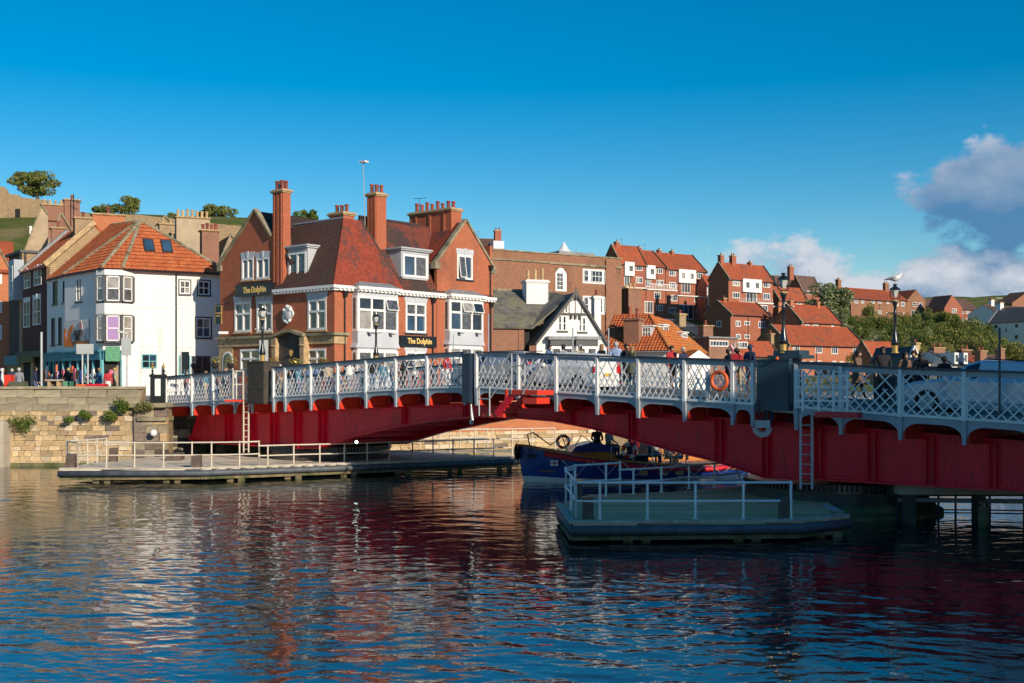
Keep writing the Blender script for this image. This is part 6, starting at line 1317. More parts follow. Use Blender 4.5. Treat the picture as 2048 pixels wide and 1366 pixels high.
house('brick_house', 'orange house with big chimney behind the far lamp lantern', 'house', 1770, 320, 1815, 598, (1766, 580), 15, brick='brown brick', D=8, wins=zR((980, 515, 993, 555), (1015, 518, 1045, 555)), chim=((4.8, 2.0, 1.6),), coping=False)
pgable('gable_house', 'brown brick gable-fronted house with bay window on the hill', 'house', 1814, 1851, 335, 601, 1832, 579, 14, 'brown brick', 'hill tile', wins=zR((1113, 522, 1150, 560), (1165, 525, 1195, 560), (1100, 590, 1165, 645), (1175, 608, 1195, 655)), group='brick houses on the hillside', coping=None)
house('brick_house', 'grey roofed brick house with white windows right of the gable-fronted one', 'house', 1911, 330, 1957, 617, (1904, 597), 15, brick='hill brick', tile='hill tile dark', D=8, wins=zR((1515, 583, 1545, 620), (1563, 583, 1590, 622), (1620, 585, 1642, 625), (1515, 655, 1545, 700), (1563, 660, 1595, 705), (1620, 660, 1642, 705)), coping=False)
pgable('gable_house', 'steep brick gable between the two grey roofs on the hill', 'house', 1889, 1925, 326, 616, 1904, 590, 14, 'hill brick', 'hill tile dark', wins=zR((1443, 575, 1483, 615), (1475, 640, 1500, 670)), group='brick houses on the hillside', coping=None)
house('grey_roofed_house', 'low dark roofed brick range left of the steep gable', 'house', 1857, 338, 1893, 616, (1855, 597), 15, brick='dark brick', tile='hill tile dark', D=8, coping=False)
pgable('brown_roof_house', 'brown hipped house at the right edge on the skyline', 'house', 2024, 2090, 360, 606, 2056, 583, 20, 'brown brick', 'hill tile dark', group='brick houses on the hillside', coping=None)
house('brown_roof_house', 'long brown roof just above the white house at the right edge', 'house', 1995, 310, 2075, 626, (1982, 610), 18, brick='white wall', tile='hill tile dark', D=9, chim=((3.5, 1.5, 1.4),), coping=False)
f = Fr(1977, 292, ang=math.radians(-57), z0=10); t = f.root('slate_white_house', 'white house in shade with slate roof at the right edge', 'house'); ze_ = f.onY(1977, 647)[1]; x1 = f.onY(2110, 640)[0]
wall(t, 'white wall', MY(0), [(0, -6), (x1, -6), (x1, ze_), (0, ze_)], name='front_wall'); wall(t, 'white wall', MXn(0), [(9, -6), (.3, -6), (.3, ze_), (4.5, ze_+4), (9, ze_)][::-1], name='gable_wall'); roof_face(t, [(-.2, -.3, ze_), (x1, -.3, ze_), (x1, 4.5, ze_+4), (-.2, 4.5, ze_+4)], 'slate', .35, .4)
for w in zR((1800, 715, 1825, 740), (1975, 705, 1997, 735), (1800, 795, 1825, 820), (1972, 800, 1997, 830), (1893, 745, 1903, 770)): a0, z1 = f.onY(w[0], w[1]); a1 = f.onY(w[2], w[1])[0]; z0 = f.onY(w[0], w[3])[1]; window(t, MY(0), a0, a1, z0, z1, 1, (1,), fw=.12, col='dark trim', rec=-.02, simple=True, glass=['glass'])
chimney(t, 'white wall', -.6, .8, 3.8, 5.2, ze_+2, ze_+5.3, pots=2); MB().use('lead').bar((-.1, -.3, ze_+.1), (-.1, 4.5, ze_+4.1), .5, .35).build('verge', t)
o = P(1932, 672, 285); t = thing('timber_deck', 'pale timber deck with railing left of the shaded white house', 'deck', (o.x, o.y, o.z-1.5)); B('deck', t, 'gold' if 0 else 'pale timber', (0, 5.6, 0, 3, 1.2, 1.5)); 
for i in range(8): B('post', t, 'pale timber', (i*.78, i*.78+.12, -.05, .05, -1 if i % 3 == 0 else 1.5, 2.6))
B('handrail', t, 'pale timber', (0, 5.6, -.08, .08, 2.5, 2.62)); B('fence_board', t, 'cream stone', (0, 5.6, 0, .05, -2.0, 1.15))
o = P(1779, 652, 300); t = thing('garden_wall', 'yellow stone retaining wall below the gable-fronted house', 'wall', (o.x, o.y, o.z-1)); MB().use('rubble').prism([(0, 0), (8.5, 0), (11, -1.5), (12, 1.5), (9, 3.0), (0, 2.6)], MY(0), 0, -.6).build('wall', t)
t = thing('goal_frame', 'small white goal frame standing on the far green skyline', 'goal', P(1992, 603, 560)); MB().use('lamp white').tube([(0, 0, 0), (0, 0, 1.6), (6.5, 0, 1.6), (6.5, 0, 0)], .12, 5).build('frame', t)
# low row by the water at right
pgable('cream_gable_house', 'cream gable with curved parapet behind the pedestrians', 'house', 1815, 1842, 150, 726, 1828, 693, QZ, 'cream stone', 'slate', group='small houses beyond the bridge', coping='hull white')
house('slate_house', 'low cream cottage with blue-grey slate roof beside the cream gable', 'house', 1850, 152, 1902, 723, (1838, 706), QZ, brick='cream stone', tile='slate', D=6, wins=((1857, 729, 1866, 738), (1882, 729, 1890, 738)), group='small houses beyond the bridge', coping=False, chim=((1.6, 1.2, .9),)); stack('twin brick stacks on the slate cottage roof', 1868, 1890, 697, 725, 153, 'old brick', 2)
f_, t_, x1_, ze_, zr_, ya_ = house('slate_house', 'slate roofed cottage with two white dormers above the blue car', 'house', 1904, 150, 1946, 728, (1896, 704), QZ, brick='white wall', tile='slate', D=7, group='small houses beyond the bridge', coping=False)
for a in (.4, 2.4): B('dormer', t_, 'white paint', (a, a+.9, -.1, 2, ze_, ze_+1.5)); window(t_, MY(-.1), a+.1, a+.8, ze_+.2, ze_+1.3, 2, (1,), fw=.1, simple=True, rec=0)
house('orange_roof_house', 'orange roofed cottage left of the brick stack above the blue car', 'house', 1955, 155, 1976, 730, (1942, 710), QZ, brick='old brick', D=7, group='small houses beyond the bridge', coping=False); stack('tall brick stack rising above the blue car roof', 1961, 1974, 703, 740, 148, 'old brick', 2)
house('orange_roof_house', 'orange roofed cottage right of the tall brick stack', 'house', 1985, 158, 2003, 728, (1972, 714), QZ, brick='hill brick', D=7, group='small houses beyond the bridge', coping=False); stack('white and brick stack beside the thin blue pole', 2002, 2010, 699, 735, 150, 'old brick', 1)
house('slate_house', 'grey roofed cottage at the far right beside the yellow bush', 'house', 2010, 160, 2042, 730, (2004, 712), QZ, brick='white wall', tile='hill tile dark', D=7, group='small houses beyond the bridge', coping=False)
stack('dark red stack with pots left of the slate dormer house', 1924, 1944, 701, 735, 158, 'dark brick', 2)
# ================================================================ TREES AND SCRUB
def tree(label, px, ytop, ybase, w, d, mats, pads, n=1500, ls=.35, name='hill_tree', cat='tree', grp='trees on the hill', flat=.5, trunk=True):
    b = P(px, ybase, d); s = d/FPX; h = (ybase-ytop)*s; W = w*s; t = thing(name, label, cat, (b.x, b.y, b.z), 0, grp); m = MB(); br = MB().use('bark')
    if trunk: br.tube([(0, 0, -1.5), (.02*W, 0, h*.3), (-.02*W, 0, h*.6)], [W*.04, W*.03, W*.012], 7)
    for k in range(pads):
        a = R.uniform(0, 6.28); r = math.sqrt(R.uniform(0, 1))*.43*W; z = h*R.uniform(.32 if trunk else .1, .9); r *= (1.1-abs(z/h-.55)*1.1)
        c = (r*math.cos(a), r*math.sin(a)*.8, z); rr = W*R.uniform(.12, .22); leaf_blob(m, c, rr, rr, rr*flat, n//pads, ls, mats, .35)
        br.tube([(0, 0, h*R.uniform(.2, .5)), (c[0]*.5, c[1]*.5, (z+h*.4)/2), c], [W*.015, W*.01, W*.004], 5)
    m.build('crown', t); br.build('trunk', t); return t
OL = ['leaf olive', 'leaf olive', 'leaf yellow', 'leaf dark']
tree('big flat-topped tree on the left hill above the stone wall', 74, 338, 408, 98, 225, OL, 22, 4200, .26); tree('round-topped tree behind the orange chimney stack', 242, 391, 440, 74, 222, OL, 16, 2600, .26)
tree('dark spreading tree behind the seven-pot stack', 432, 405, 462, 80, 220, OL, 16, 2600, .26, flat=.45); tree('small bright green tree behind the pub roof ridge', 613, 419, 452, 50, 200, ['leaf dark', 'leaf yellow', 'leaf dark'], 9, 1300, .24, flat=.8)
tree('low dark hedge tree left of the round-topped tree', 200, 412, 445, 60, 215, ['leaf dark', 'leaf olive'], 9, 1400, .26, trunk=False); tree('small scrubby tree left of the seven-pot stack', 345, 425, 455, 34, 215, OL, 7, 700, .24); tree('tiny bush on the skyline behind the ridge', 300, 430, 447, 24, 215, OL, 5, 400, .24)
tree('large silvery willow tree between the brick houses', 1662, 560, 700, 95, 235, ['leaf silver', 'leaf silver', 'leaf olive', 'leaf dark'], 30, 7500, .30, flat=.85, name='willow_tree'); tree('dense shrub tree in front of the brown range', 1888, 614, 700, 62, 270, ['leaf olive', 'leaf dark', 'leaf olive', 'leaf yellow'], 18, 3800, .32, flat=.8)
protos = []
for i, (ms, lab) in enumerate(((['leaf olive', 'leaf dark', 'leaf dark'], 'x'), (['leaf silver', 'leaf olive', 'leaf silver'], 'x'), (['leaf yellow', 'leaf olive', 'leaf olive'], 'x'), (['leaf dark', 'leaf yellow', 'leaf olive'], 'x'))):
    m = MB(); br = MB().use('bark')
    for k in range(11):
        a = R.uniform(0, 6.28); r = math.sqrt(R.uniform(0, 1))*.72; c = (r*math.cos(a), r*math.sin(a), R.uniform(.25, 1.0)*(1.15-r*.55)); leaf_blob(m, c, .34, .34, .30, 210, .05, ms, .4); br.tube([(0, 0, 0), c], [.03, .008], 4)
    protos.append((m.mesh('crown'), br.mesh('stem')))
BL = ['green scrub bush', 'silver-leaved bush', 'yellowish bush', 'dark green bush']
used_l = {}
def place(px): return 'below the brown house' if px < 1790 else 'below the stone retaining wall' if px < 1860 else 'below the grey roofed houses' if px < 1940 else 'near the white house at the right edge'
spots = [(1705, 690, 30, 0, 215), (1735, 700, 34, 1, 212), (1720, 665, 34, 0, 240), (1755, 690, 36, 1, 218), (1775, 650, 30, 3, 260), (1745, 645, 34, 0, 262), (1790, 690, 40, 3, 215), (1800, 660, 34, 0, 245), (1830, 700, 36, 2, 205), (1825, 672, 40, 0, 232), (1855, 690, 40, 3, 215), (1850, 655, 30, 0, 255),
         (1880, 705, 36, 2, 205), (1900, 680, 44, 3, 230), (1935, 700, 40, 2, 210), (1930, 675, 36, 0, 240), (1965, 705, 40, 3, 205), (1990, 690, 30, 0, 225), (2010, 712, 36, 2, 200), (2040, 718, 50, 2, 190), (1700, 640, 26, 0, 268), (1985, 715, 30, 0, 198), (1690, 715, 30, 3, 200), (1760, 715, 36, 0, 200), (1812, 640, 20, 3, 270), (1955, 668, 22, 0, 262), (1740, 620, 26, 3, 275), (1800, 625, 16, 0, 280), (1870, 720, 40, 0, 195), (1920, 722, 40, 3, 195)]
for (px, py, w, k, d) in ((1945, 655, 26, 1, 275), (1960, 690, 40, 0, 225), (1985, 700, 36, 3, 215), (1925, 660, 30, 3, 268), (1850, 675, 30, 1, 240), (1905, 655, 24, 0, 285), (1940, 640, 20, 3, 290), (1970, 680, 30, 0, 245), (2000, 715, 30, 1, 205), (1865, 660, 26, 3, 262), (1815, 690, 30, 1, 218), (1890, 668, 44, 3, 270), (1915, 680, 46, 0, 255), (1940, 672, 46, 3, 270), (1965, 665, 40, 0, 290), (1960, 690, 44, 2, 240), (1990, 700, 44, 3, 232), (1860, 640, 30, 3, 300), (1935, 655, 34, 0, 300), (1830, 650, 34, 3, 280), (1795, 668, 40, 3, 262), (1770, 672, 40, 0, 255)): spots.append((px, py, w, k, d))
for i, (px, py, w, k, d) in enumerate(spots):
    c = P(px, py+w*.55, d); s = w*d/FPX*.85; t = thing('scrub_bush', BL[k]+' '+place(px), 'bush', (c.x, c.y, min(c.z, hh(c.x, c.y)+1)), R.uniform(0, 6), 'scrub bushes on the right-hand slope'); z = c.z-t.location.z
    for nm, me in zip(('crown', 'stem'), protos[k]): inst(nm, me, t, (0, 0, z*.0), s=(s, s, s*1.35))
    seen = used_l.setdefault((k, place(px)), []); seen.append(t)

for (k, pl), ts in used_l.items():
    n = len(ts)
    ts.sort(key=lambda o: o.location.x/o.location.y)
    for i, t in enumerate(ts):
        w_ = '' if n == 1 else [', leftmost of these', ', second from left', ', third from left', ', fourth from left', ', fifth from left', ', sixth from left', ', seventh from left', ', eighth from left', ', ninth from left', ', tenth from left', ', eleventh from left', ', twelfth from left'][min(i, 11)] if i < n-1 else ', rightmost of these'
        t['label'] = BL[k]+' '+pl+w_
# ================================================================ PEOPLE
mat('c navy', (.02, .03, .07), .85, .15, 8); mat('c black', (.014, .014, .016), .85, .15, 8); mat('c red', (.45, .02, .03), .8, .1, 8); mat('c blue', (.30, .40, .62), .8, .1, 8); mat('c pink', (.50, .14, .13), .8, .1, 8)
mat('c white', (.68, .67, .64), .8, .1, 8); mat('c olive', (.10, .10, .06), .85, .1, 8); mat('c denim', (.07, .12, .24), .85, .15, 8); mat('c brown', (.16, .09, .06), .85, .1, 8); mat('c tan', (.42, .33, .22), .85, .1, 8); mat('c grey', (.24, .25, .27), .85, .1, 8); mat('c teal', (.04, .16, .24), .85, .1, 8)
def pose_mesh(kind):
    V, E, Rd, zone = [], [], [], []
    def add(p, r, par, z):
        V.append(p); Rd.append(r if isinstance(r, tuple) else (r, r)); zone.append(z)
        if par is not None: E.append((par, len(V)-1))
        return len(V)-1
    sit = kind == 'sit'; hp = .50 if sit else .955
    pel = add((0, 0, hp), (.145, .105), None, 2); sp = add((0, -.01, hp+.2), (.135, .095), pel, 1); ch = add((0, -.02 if sit else 0, hp+.40), (.165, .105), sp, 1)
    nk = add((0, -.02, hp+.515), .052, ch, 1); h1 = add((0, -.045, hp+.585), (.055, .068), nk, 0); h2 = add((0, -.04, hp+.655), (.068, .085), h1, 0); h3 = add((0, -.03, hp+.705), (.052, .062), h2, 0)
    ns = add((0, -.135, hp+.625), .013, h2, 0)
    for s in (-1, 1):
        sh = add((s*.185, 0, hp+.46), .062, ch, 1)
        if kind == 'walk': el, wr, ha, fi = (s*.22, s*.10, hp+.2), (s*.21, s*.02-.12, hp-.0), (s*.21, s*.02-.16, hp-.07), (s*.2, s*.02-.2, hp-.13)
        elif kind == 'lean': el, wr, ha, fi = (s*.25, -.12, hp+.24), (s*.16, -.34, hp+.2), (s*.13, -.40, hp+.2), (s*.10, -.46, hp+.2)
        elif sit: el, wr, ha, fi = (s*.24, -.06, hp+.2), (s*.16, -.26, hp+.14), (s*.14, -.32, hp+.12), (s*.12, -.38, hp+.10)
        else: el, wr, ha, fi = (s*.235, .03, hp+.2), (s*.23, -.05, hp-.02), (s*.23, -.07, hp-.09), (s*.225, -.09, hp-.17)
        e = add(el, .047, sh, 1); w = add(wr, .034, e, 1); hh_ = add(ha, (.036, .022), w, 0)
        hv, fv = Vector(ha), Vector(fi); d = fv-hv
        for k in range(4): o = Vector((s*.0, (k-1.5)*.017, 0)) if abs(d.z) > abs(d.y) else Vector(((k-1.5)*.017, 0, 0)); add(tuple(hv+d*(.9+.1*(k in (1, 2)))+o), .0085, hh_, 0)
        add(tuple(hv+d*.35+Vector((-s*.045, -.01, 0))), .010, hh_, 0)
        if sit: hi, kn, an, to = (s*.10, -.02, hp-.02), (s*.12, -.44, hp+.02), (s*.12, -.46, .09), (s*.12, -.60, .045)
        elif kind == 'walk': hi, kn, an, to = (s*.095, 0, hp-.08), (s*.1, s*.13-.05, .50), (s*.1, s*.30, .11 if s > 0 else .09), (s*.1, s*.30-.15, .05)
        else: hi, kn, an, to = (s*.095, 0, hp-.08), (s*.105, -.01, .50), (s*.11, .03, .09), (s*.125, -.13, .045)
        a = add(hi, .094, pel, 2); b = add(kn, .062, a, 2); c = add(an, .044, b, 2); add(to, (.042, .034), c, 3)
    me = bpy.data.meshes.new('body_src'); me.from_pydata(V, E, []); o = bpy.data.objects.new('body_src', me); C.objects.link(o)
    m = o.modifiers.new('s', 'SKIN'); m.use_smooth_shade = True
    for i, sv in enumerate(me.skin_vertices[0].data): sv.radius = Rd[i]; sv.use_root = i == 0
    m2 = o.modifiers.new('b', 'SUBSURF'); m2.levels = 1
    dg = bpy.context.evaluated_depsgraph_get(); out = bpy.data.meshes.new_from_object(o.evaluated_get(dg)); bpy.data.objects.remove(o)
    out.name = 'body'; out.materials.clear(); [out.materials.append(M[k]) for k in ('skin', 'c navy', 'c denim', 'c black')]
    vv = [Vector(v) for v in V]; segs = [(a, b) for a, b in E]
    for p in out.polygons:
        c = p.center; best = 9; z = 1
        for a, b in segs:
            A, B_ = vv[a], vv[b]; d = B_-A; t = max(0, min(1, (c-A).dot(d)/d.length_squared)); dist = (c-(A+d*t)).length-max(Rd[a][0], Rd[b][0])*.7
            if dist < best: best = dist; z = zone[b] if t > (.8 if zone[b] == 0 and zone[a] == 1 and V[b][0] == 0 else .35) else zone[a]
        p.material_index = z; p.use_smooth = True
    return out
POSE = {k: pose_mesh(k) for k in ('stand', 'walk', 'lean', 'sit')}
def hair_mesh(m, kind):
    b = MB().use(m); b.ball((0, .016, .04), .112, .92, 1.0, .98, 12, 8)
    b.v = [(x, y+(.02 if z < .03 and y < 0 else 0), z if not (y < -.03 and z < .045) else .055+(z-.05)*.1) for x, y, z in b.v]
    if kind == 'long': b.ball((0, .06, -.10), .10, 1, .6, 1.5, 8, 6)
    if kind == 'tail': b.ball((0, .16, -.02), .05, .8, .9, 1.6, 8, 5)
    if kind == 'cap': b.use(m).box(-.07, .07, -.18, -.06, .045, .06)
    return b.mesh('hair', True)
HM = {}
def person(label, loc, rot, pose='stand', top='c navy', bot='c denim', hair='hair dark', hk='short', h=1.70, group='people', extra=None, shoe='c black'):
    t = thing('person', label, 'person', loc, rot, group); s = h/1.72
    o = inst('body', POSE[pose], t, s=(s, s, s))
    for i, k in ((1, top), (2, bot), (3, shoe)): o.material_slots[i].link = 'OBJECT'; o.material_slots[i].material = M[k]
    key = (hair, hk); HM.setdefault(key, hair_mesh(hair, hk)); hp = .50 if pose == 'sit' else .955; inst('hair', HM[key], t, (0, -.03*s, (hp+.645)*s), s=(s, s, s))
    if extra == 'glasses': m = MB().use('iron black').box(-.075, .075, -.142, -.105, 1.665, 1.70); m.build('sunglasses', t)
    if extra == 'bag': MB().use('c red').box(-.14, .14, .1, .24, 1.05, 1.45).build('backpack', t)
    if extra == 'whitebag': MB().use('c white').hexa([(.2, -.12, .45), (.42, -.12, .45), (.42, .06, .45), (.2, .06, .45)], [(.24, -.06, .8), (.3, -.06, .8), (.3, 0, .8), (.24, 0, .8)]).build('carrier_bag', t)
    if extra == 'coat': MB().use(top).lathe([(.20, 0), (.185, .35), (.155, .5)], (0, 0, .55), 12).build('coat_skirt', t)
    if extra == 'specs': pass
    return t
def onbridge(px, w, **k):
    u = BF.onY(px, 765, w)[0]; p = BW(u, w, zd(u)+.11); return p
PB = [ # px, offset, rot(from bridge axis), args
 (1203, 6.4, 170, dict(label='person with long fair hair and a dark top at the far railing', top='c brown', bot='c grey', hair='hair fair', hk='long', h=1.66)),
 (1232, 6.2, 200, dict(label='person in pale blue shirt and pink trousers seen through the lattice', top='c blue', bot='c pink', hair='hair grey', h=1.76, pose='walk')),
 (1252, 6.5, 90, dict(label='dark haired person in a black coat left of the fair haired one in olive', top='c black', bot='c olive', h=1.7)),
 (1264, 6.2, 170, dict(label='fair haired person in a long olive coat on the bridge', top='c olive', bot='c black', hair='hair fair', hk='long', h=1.6, extra='coat')),
 (1343, 6.3, 60, dict(label='dark haired person in a red coat and brown trousers on the bridge', top='c red', bot='c brown', h=1.66, pose='walk')),
 (1366, 6.3, 80, dict(label='grey haired person in a navy jacket behind the one in the red coat', top='c navy', bot='c black', hair='hair grey', h=1.62, pose='walk')),
 (1456, 6.2, 150, dict(label='person in black beside the orange life ring', top='c black', bot='c black', h=1.6)),
 (1473, 6.4, 200, dict(label='person with a bright red backpack between the life ring and the cabinet', top='c red', bot='c tan', h=1.64, pose='walk', extra='bag')),
 (1500, 6.2, 170, dict(label='person in a navy jacket and cap just left of the navy cabinet', top='c navy', bot='c pink', hair='c navy', hk='cap', h=1.78)),
 (1716, 6.2, 90, dict(label='person in a pale brown coat with a dark hat walking left of the far cabinet', top='c brown', bot='c black', hair='c black', h=1.66, pose='walk', extra='coat')),
 (1766, 5.2, 35, dict(label='person in black with sunglasses beside the far lamp post', top='c black', bot='c black', h=1.80, extra='glasses')),
 (1810, 5.6, 60, dict(label='person with a dark ponytail in a brown top behind the railing', top='c brown', bot='c black', hk='tail', h=1.66)),
 (1828, 6.3, 10, dict(label='dark haired person in blue between the two in dark clothes', top='c navy', bot='c black', h=1.72)),
 (1842, 5.4, 190, dict(label='person with long dark hair and a black coat next to the ponytail person', top='c black', bot='c black', hk='long', h=1.68, extra='coat')),
 (1888, 6.4, 180, dict(label='person with a round black hat left of the blue car', top='c black', bot='c grey', hair='c black', h=1.58)),
 (452, 6.3, 20, dict(label='pink faced person in grey at the left end of the bridge', top='c grey', bot='c navy', hair='skin', h=1.76)),
 (372, 6.0, 100, dict(label='person in red near the left end of the bridge', top='c pink', bot='c denim', hair='hair grey', h=1.62, pose='walk')),
 (470, 5.9, 200, dict(label='person in a striped dark top behind the cream ladder cage', top='c navy', bot='c grey', h=1.7)),
 (597, 6.4, 90, dict(label='person in green and blue right of the brown cabinet', top='c teal', bot='c denim', h=1.7, pose='walk')),
 (657, 6.2, 80, dict(label='bald person in a yellowish top on the left half of the bridge', top='c tan', bot='c navy', hair='skin', h=1.72)),
 (700, 6.2, 260, dict(label='person in white on the left half of the bridge', top='c white', bot='c grey', hair='hair fair', h=1.68, pose='walk')),
 (745, 6.3, 90, dict(label='person in black below the left bay window', top='c black', bot='c denim', h=1.7)),
 (808, 6.2, 270, dict(label='person in dark clothes with ginger hair left of mid bridge', top='c black', bot='c black', hair='hair fair', h=1.72, pose='walk')),
 (895, 6.3, 95, dict(label='person in a red and white top near mid bridge', top='c red', bot='c white', h=1.68)),
 (1098, 6.0, 95, dict(label='person in blue behind the van on the bridge', top='c denim', bot='c black', h=1.66)),
 (1127, 6.4, 260, dict(label='person in grey walking right of the silver car', top='c grey', bot='c black', h=1.66, pose='walk')),
 (1160, 6.4, 90, dict(label='person in tan and black in front of the white house', top='c tan', bot='c black', hair='hair grey', h=1.62)),
]
for px, w, a, k in PB:
    lab = k.pop('label'); p = onbridge(px, w); person(lab, p, BA+math.radians(a), group='people walking on the bridge', **k)
for px, d, a, k in ((4, 61, 120, dict(label='person in striped top beside the red bin at the left edge', top='c white', bot='c black', hair='c white', h=1.66)),
                    (24, 66, 200, dict(label='person in dark blue by the teal shop front at far left', top='c navy', bot='c denim', hair='hair grey', h=1.7)),
                    (38, 60, 180, dict(label='person in grey jacket and light jeans above the green box', top='c grey', bot='c blue', hair='hair grey', h=1.68)),
                    (71, 60.5, 90, dict(label='person in navy carrying a white bag by the brown terrace', top='c navy', bot='c denim', h=1.74, extra='whitebag', pose='walk')),
                    (137, 62, 200, dict(label='person in dark jacket in front of the shop clothes', top='c black', bot='c denim', hair='gold', h=1.7)),
                    (198, 63, 150, dict(label='person in blue jacket at the shop entrance', top='c teal', bot='c denim', hair='hair fair', h=1.7)),
                    (229, 64, 120, dict(label='person in a tan coat and yellow hat by the shop corner', top='c tan', bot='c black', hair='gold', h=1.74)),
                    (216, 66, 200, dict(label='person in red and white inside the shop doorway', top='c red', bot='c white', h=1.66))):
    lab = k.pop('label'); person(lab, ((px-1024)*d/FPX, d, QZ-.02), math.radians(a), group='people outside the shops', **k)
TOPS = [('c navy', 'navy'), ('c black', 'black'), ('c brown', 'brown'), ('c red', 'red'), ('c grey', 'grey'), ('c teal', 'teal'), ('c olive', 'olive'), ('c white', 'white'), ('c denim', 'denim blue')]
BOTS = [('c black', 'black trousers'), ('c denim', 'jeans'), ('c tan', 'tan trousers'), ('c grey', 'grey trousers')]
WH_ = ['left of the brown cabinet', 'below the pub entrance', 'below the crest', 'below the left bay window', 'below the gold-lettered sign', 'below the right bay window']
import itertools
combos = list(itertools.product(range(9), range(4))); R.shuffle(combos)
for i, px in enumerate((412, 436, 560, 580, 615, 632, 678, 692, 722, 765, 785, 800, 830, 850, 868, 885, 912)):
    a, b = combos[i]; wh_i = 0 if px < 500 else 1 if px < 600 else 2 if px < 660 else 3 if px < 780 else 4 if px < 870 else 5
    w = R.uniform(8.2, 11.5) if px > 540 else 6.2; u = BF.onY(px, 765, w)[0]; p = BW(u, w, 3.35) if w > 8 else onbridge(px, w)
    if px < 540: person('person in %s and %s at the far railing %s' % (TOPS[a][1], BOTS[b][1], WH_[wh_i]), p, BA+R.uniform(0, 6), R.choice(['walk', 'stand']), TOPS[a][0], BOTS[b][0], R.choice(['hair dark', 'hair fair', 'hair grey']), h=R.uniform(1.6, 1.8), group='people walking on the bridge')
    else: person('person in %s top and %s on the quay %s' % (TOPS[a][1], BOTS[b][1], WH_[wh_i]), p, BA+R.uniform(0, 6), R.choice(['walk', 'stand']), TOPS[a][0], BOTS[b][0], R.choice(['hair dark', 'hair fair', 'hair grey']), h=R.uniform(1.6, 1.8), group='people in front of the pub')
# ================================================================ STREET THINGS, LEFT
def sgn(label, posts, px0, px1, y0, y1, d, extra=None):
    p = P(px0, y1, d); w = (px1-px0)*d/FPX; h = (y1-y0)*d/FPX; t = thing('road_sign', label, 'sign', (p.x, p.y, QZ), 0, 'grey backs of road signs'); z = p.z-QZ
    B('plate', t, 'lamp grey' if 'lamp grey' in M else mat('lamp grey', (.42, .45, .44), .5, .05, 3).name, (0, w, -.02, .02, z, z+h)); 
    for q in posts: x = (q-px0)*d/FPX; MB().use('galvanised').tube([(x, .06, 0), (x, .06, z+h+(.3 if extra else 0))], .045, 8).build('post', t)
    if extra: MB().use('lamp grey').bar((x, .06, z+h+.25), (x-.45, -.2, z+h+.35), .16, .1).build('lamp_head', t)
sgn('wide grey back of a road sign on two posts in front of the shop', (164, 175), 153, 187, 688, 708, 59); sgn('tall grey back of a road sign with lamp arm at the white house corner', (253,), 243, 262, 676, 711, 59, True)
pole(83, 800, 664, 60, .06, 'lamp grey', 'plain grey post in front of the brown terrace', 'signpost'); pole(362, 800, 703, 59.5, .03, 'galvanised', 'thin pole behind the left end railing')
def sbox(px0, px1, y0, d, m, name, label, cat, h=None, dep=.5):
    a = P(px0, y0, d); b = P(px1, y0, d); t = thing(name, label, cat, (a.x, a.y, QZ-.02)); B('body', t, m, (0, b.x-a.x, 0, dep, 0, a.z-QZ)); return t, b.x-a.x, a.z-QZ
sbox(8, 21, 749, 58.5, 'bright red', 'red_bin', 'bright red bin beside the person in striped top', 'bin'); sbox(17, 48, 762, 58, 'c olive', 'planter_box', 'low green box on the quay in front of the person in grey', 'box')
t, w, h = sbox(90, 122, 758, 58.5, 'pale timber', 'bench', 'timber bench on the quay left of the shop posts', 'bench'); 
for c in list(t.children): bpy.data.objects.remove(c)
B('seat', t, 'pale timber', (0, w, 0, .4, h-.08, h)); B('leg', t, 'cream stone', (.1, .22, .05, .35, 0, h-.08)); B('leg', t, 'cream stone', (w-.25, w-.12, .05, .35, 0, h-.08)); B('backrest', t, 'bollard timber', (.05, w-.05, .36, .4, h-.35, h-.08))
sbox(174, 209, 767, 58, 'hull red', 'display_table', 'low red and white display table on the quay', 'table'); sbox(152, 173, 768, 58.2, 'life ring', 'display_table', 'small orange display table left of the red one', 'table')
sbox(233, 241, 728, 60, 'c tan', 'display_board', 'narrow wooden board leaning by the shop corner', 'board', dep=.06); sbox(122, 140, 762, 61, 'cloth green', 'crate', 'grey-green crate of goods between bench and sign posts', 'crate')
# gate posts with gold finials
t = thing('gate_posts', 'pair of black iron posts with gold finials and a white notice at the bridge end', 'gate', P(303, 806, 56.6)); w = 26*56.6/FPX; h = 57*56.6/FPX
for x in (.05, w-.05):
    m = MB().use('iron black').box(x-.09, x+.09, -.09, .09, 0, h).box(x-.13, x+.13, -.13, .13, h-.12, h); m.lathe([(.09, 0), (.03, .1), (.07, .18), (.02, .26)], (x, 0, h), 10); m.build('post', t); MB().use('gold').lathe([(.02, .26), (.075, .33), (.08, .40), (.02, .47), (.03, .52), (.005, .6)], (x, 0, h), 10).build('finial', t)
B('notice', t, 'lamp white', (w*.28, w*.72, -.05, -.02, h*.25, h*.85)); B('panel', t, 'iron black', (w*.18, w*.82, -.02, .04, 0, h)); 
t = thing('traffic_light', 'black traffic light beside the small teal window of the white house', 'traffic light', P(371, 770, 66)); MB().use('iron black').tube([(0, 0, -.6), (0, 0, 1.9)], .06, 6).build('post', t); B('head', t, 'iron black', (-.18, .18, -.15, .1, .9, 1.9))
t = thing('info_sign', 'pale blue-grey sign board behind the brown cabinet lamp post', 'sign', P(519, 722, 66)); B('board', t, 'lamp grey', (0, .5, -.03, .03, 0, 1.2)); MB().use('galvanised').tube([(.25, 0, -2), (.25, 0, 0)], .04, 6).build('post', t)
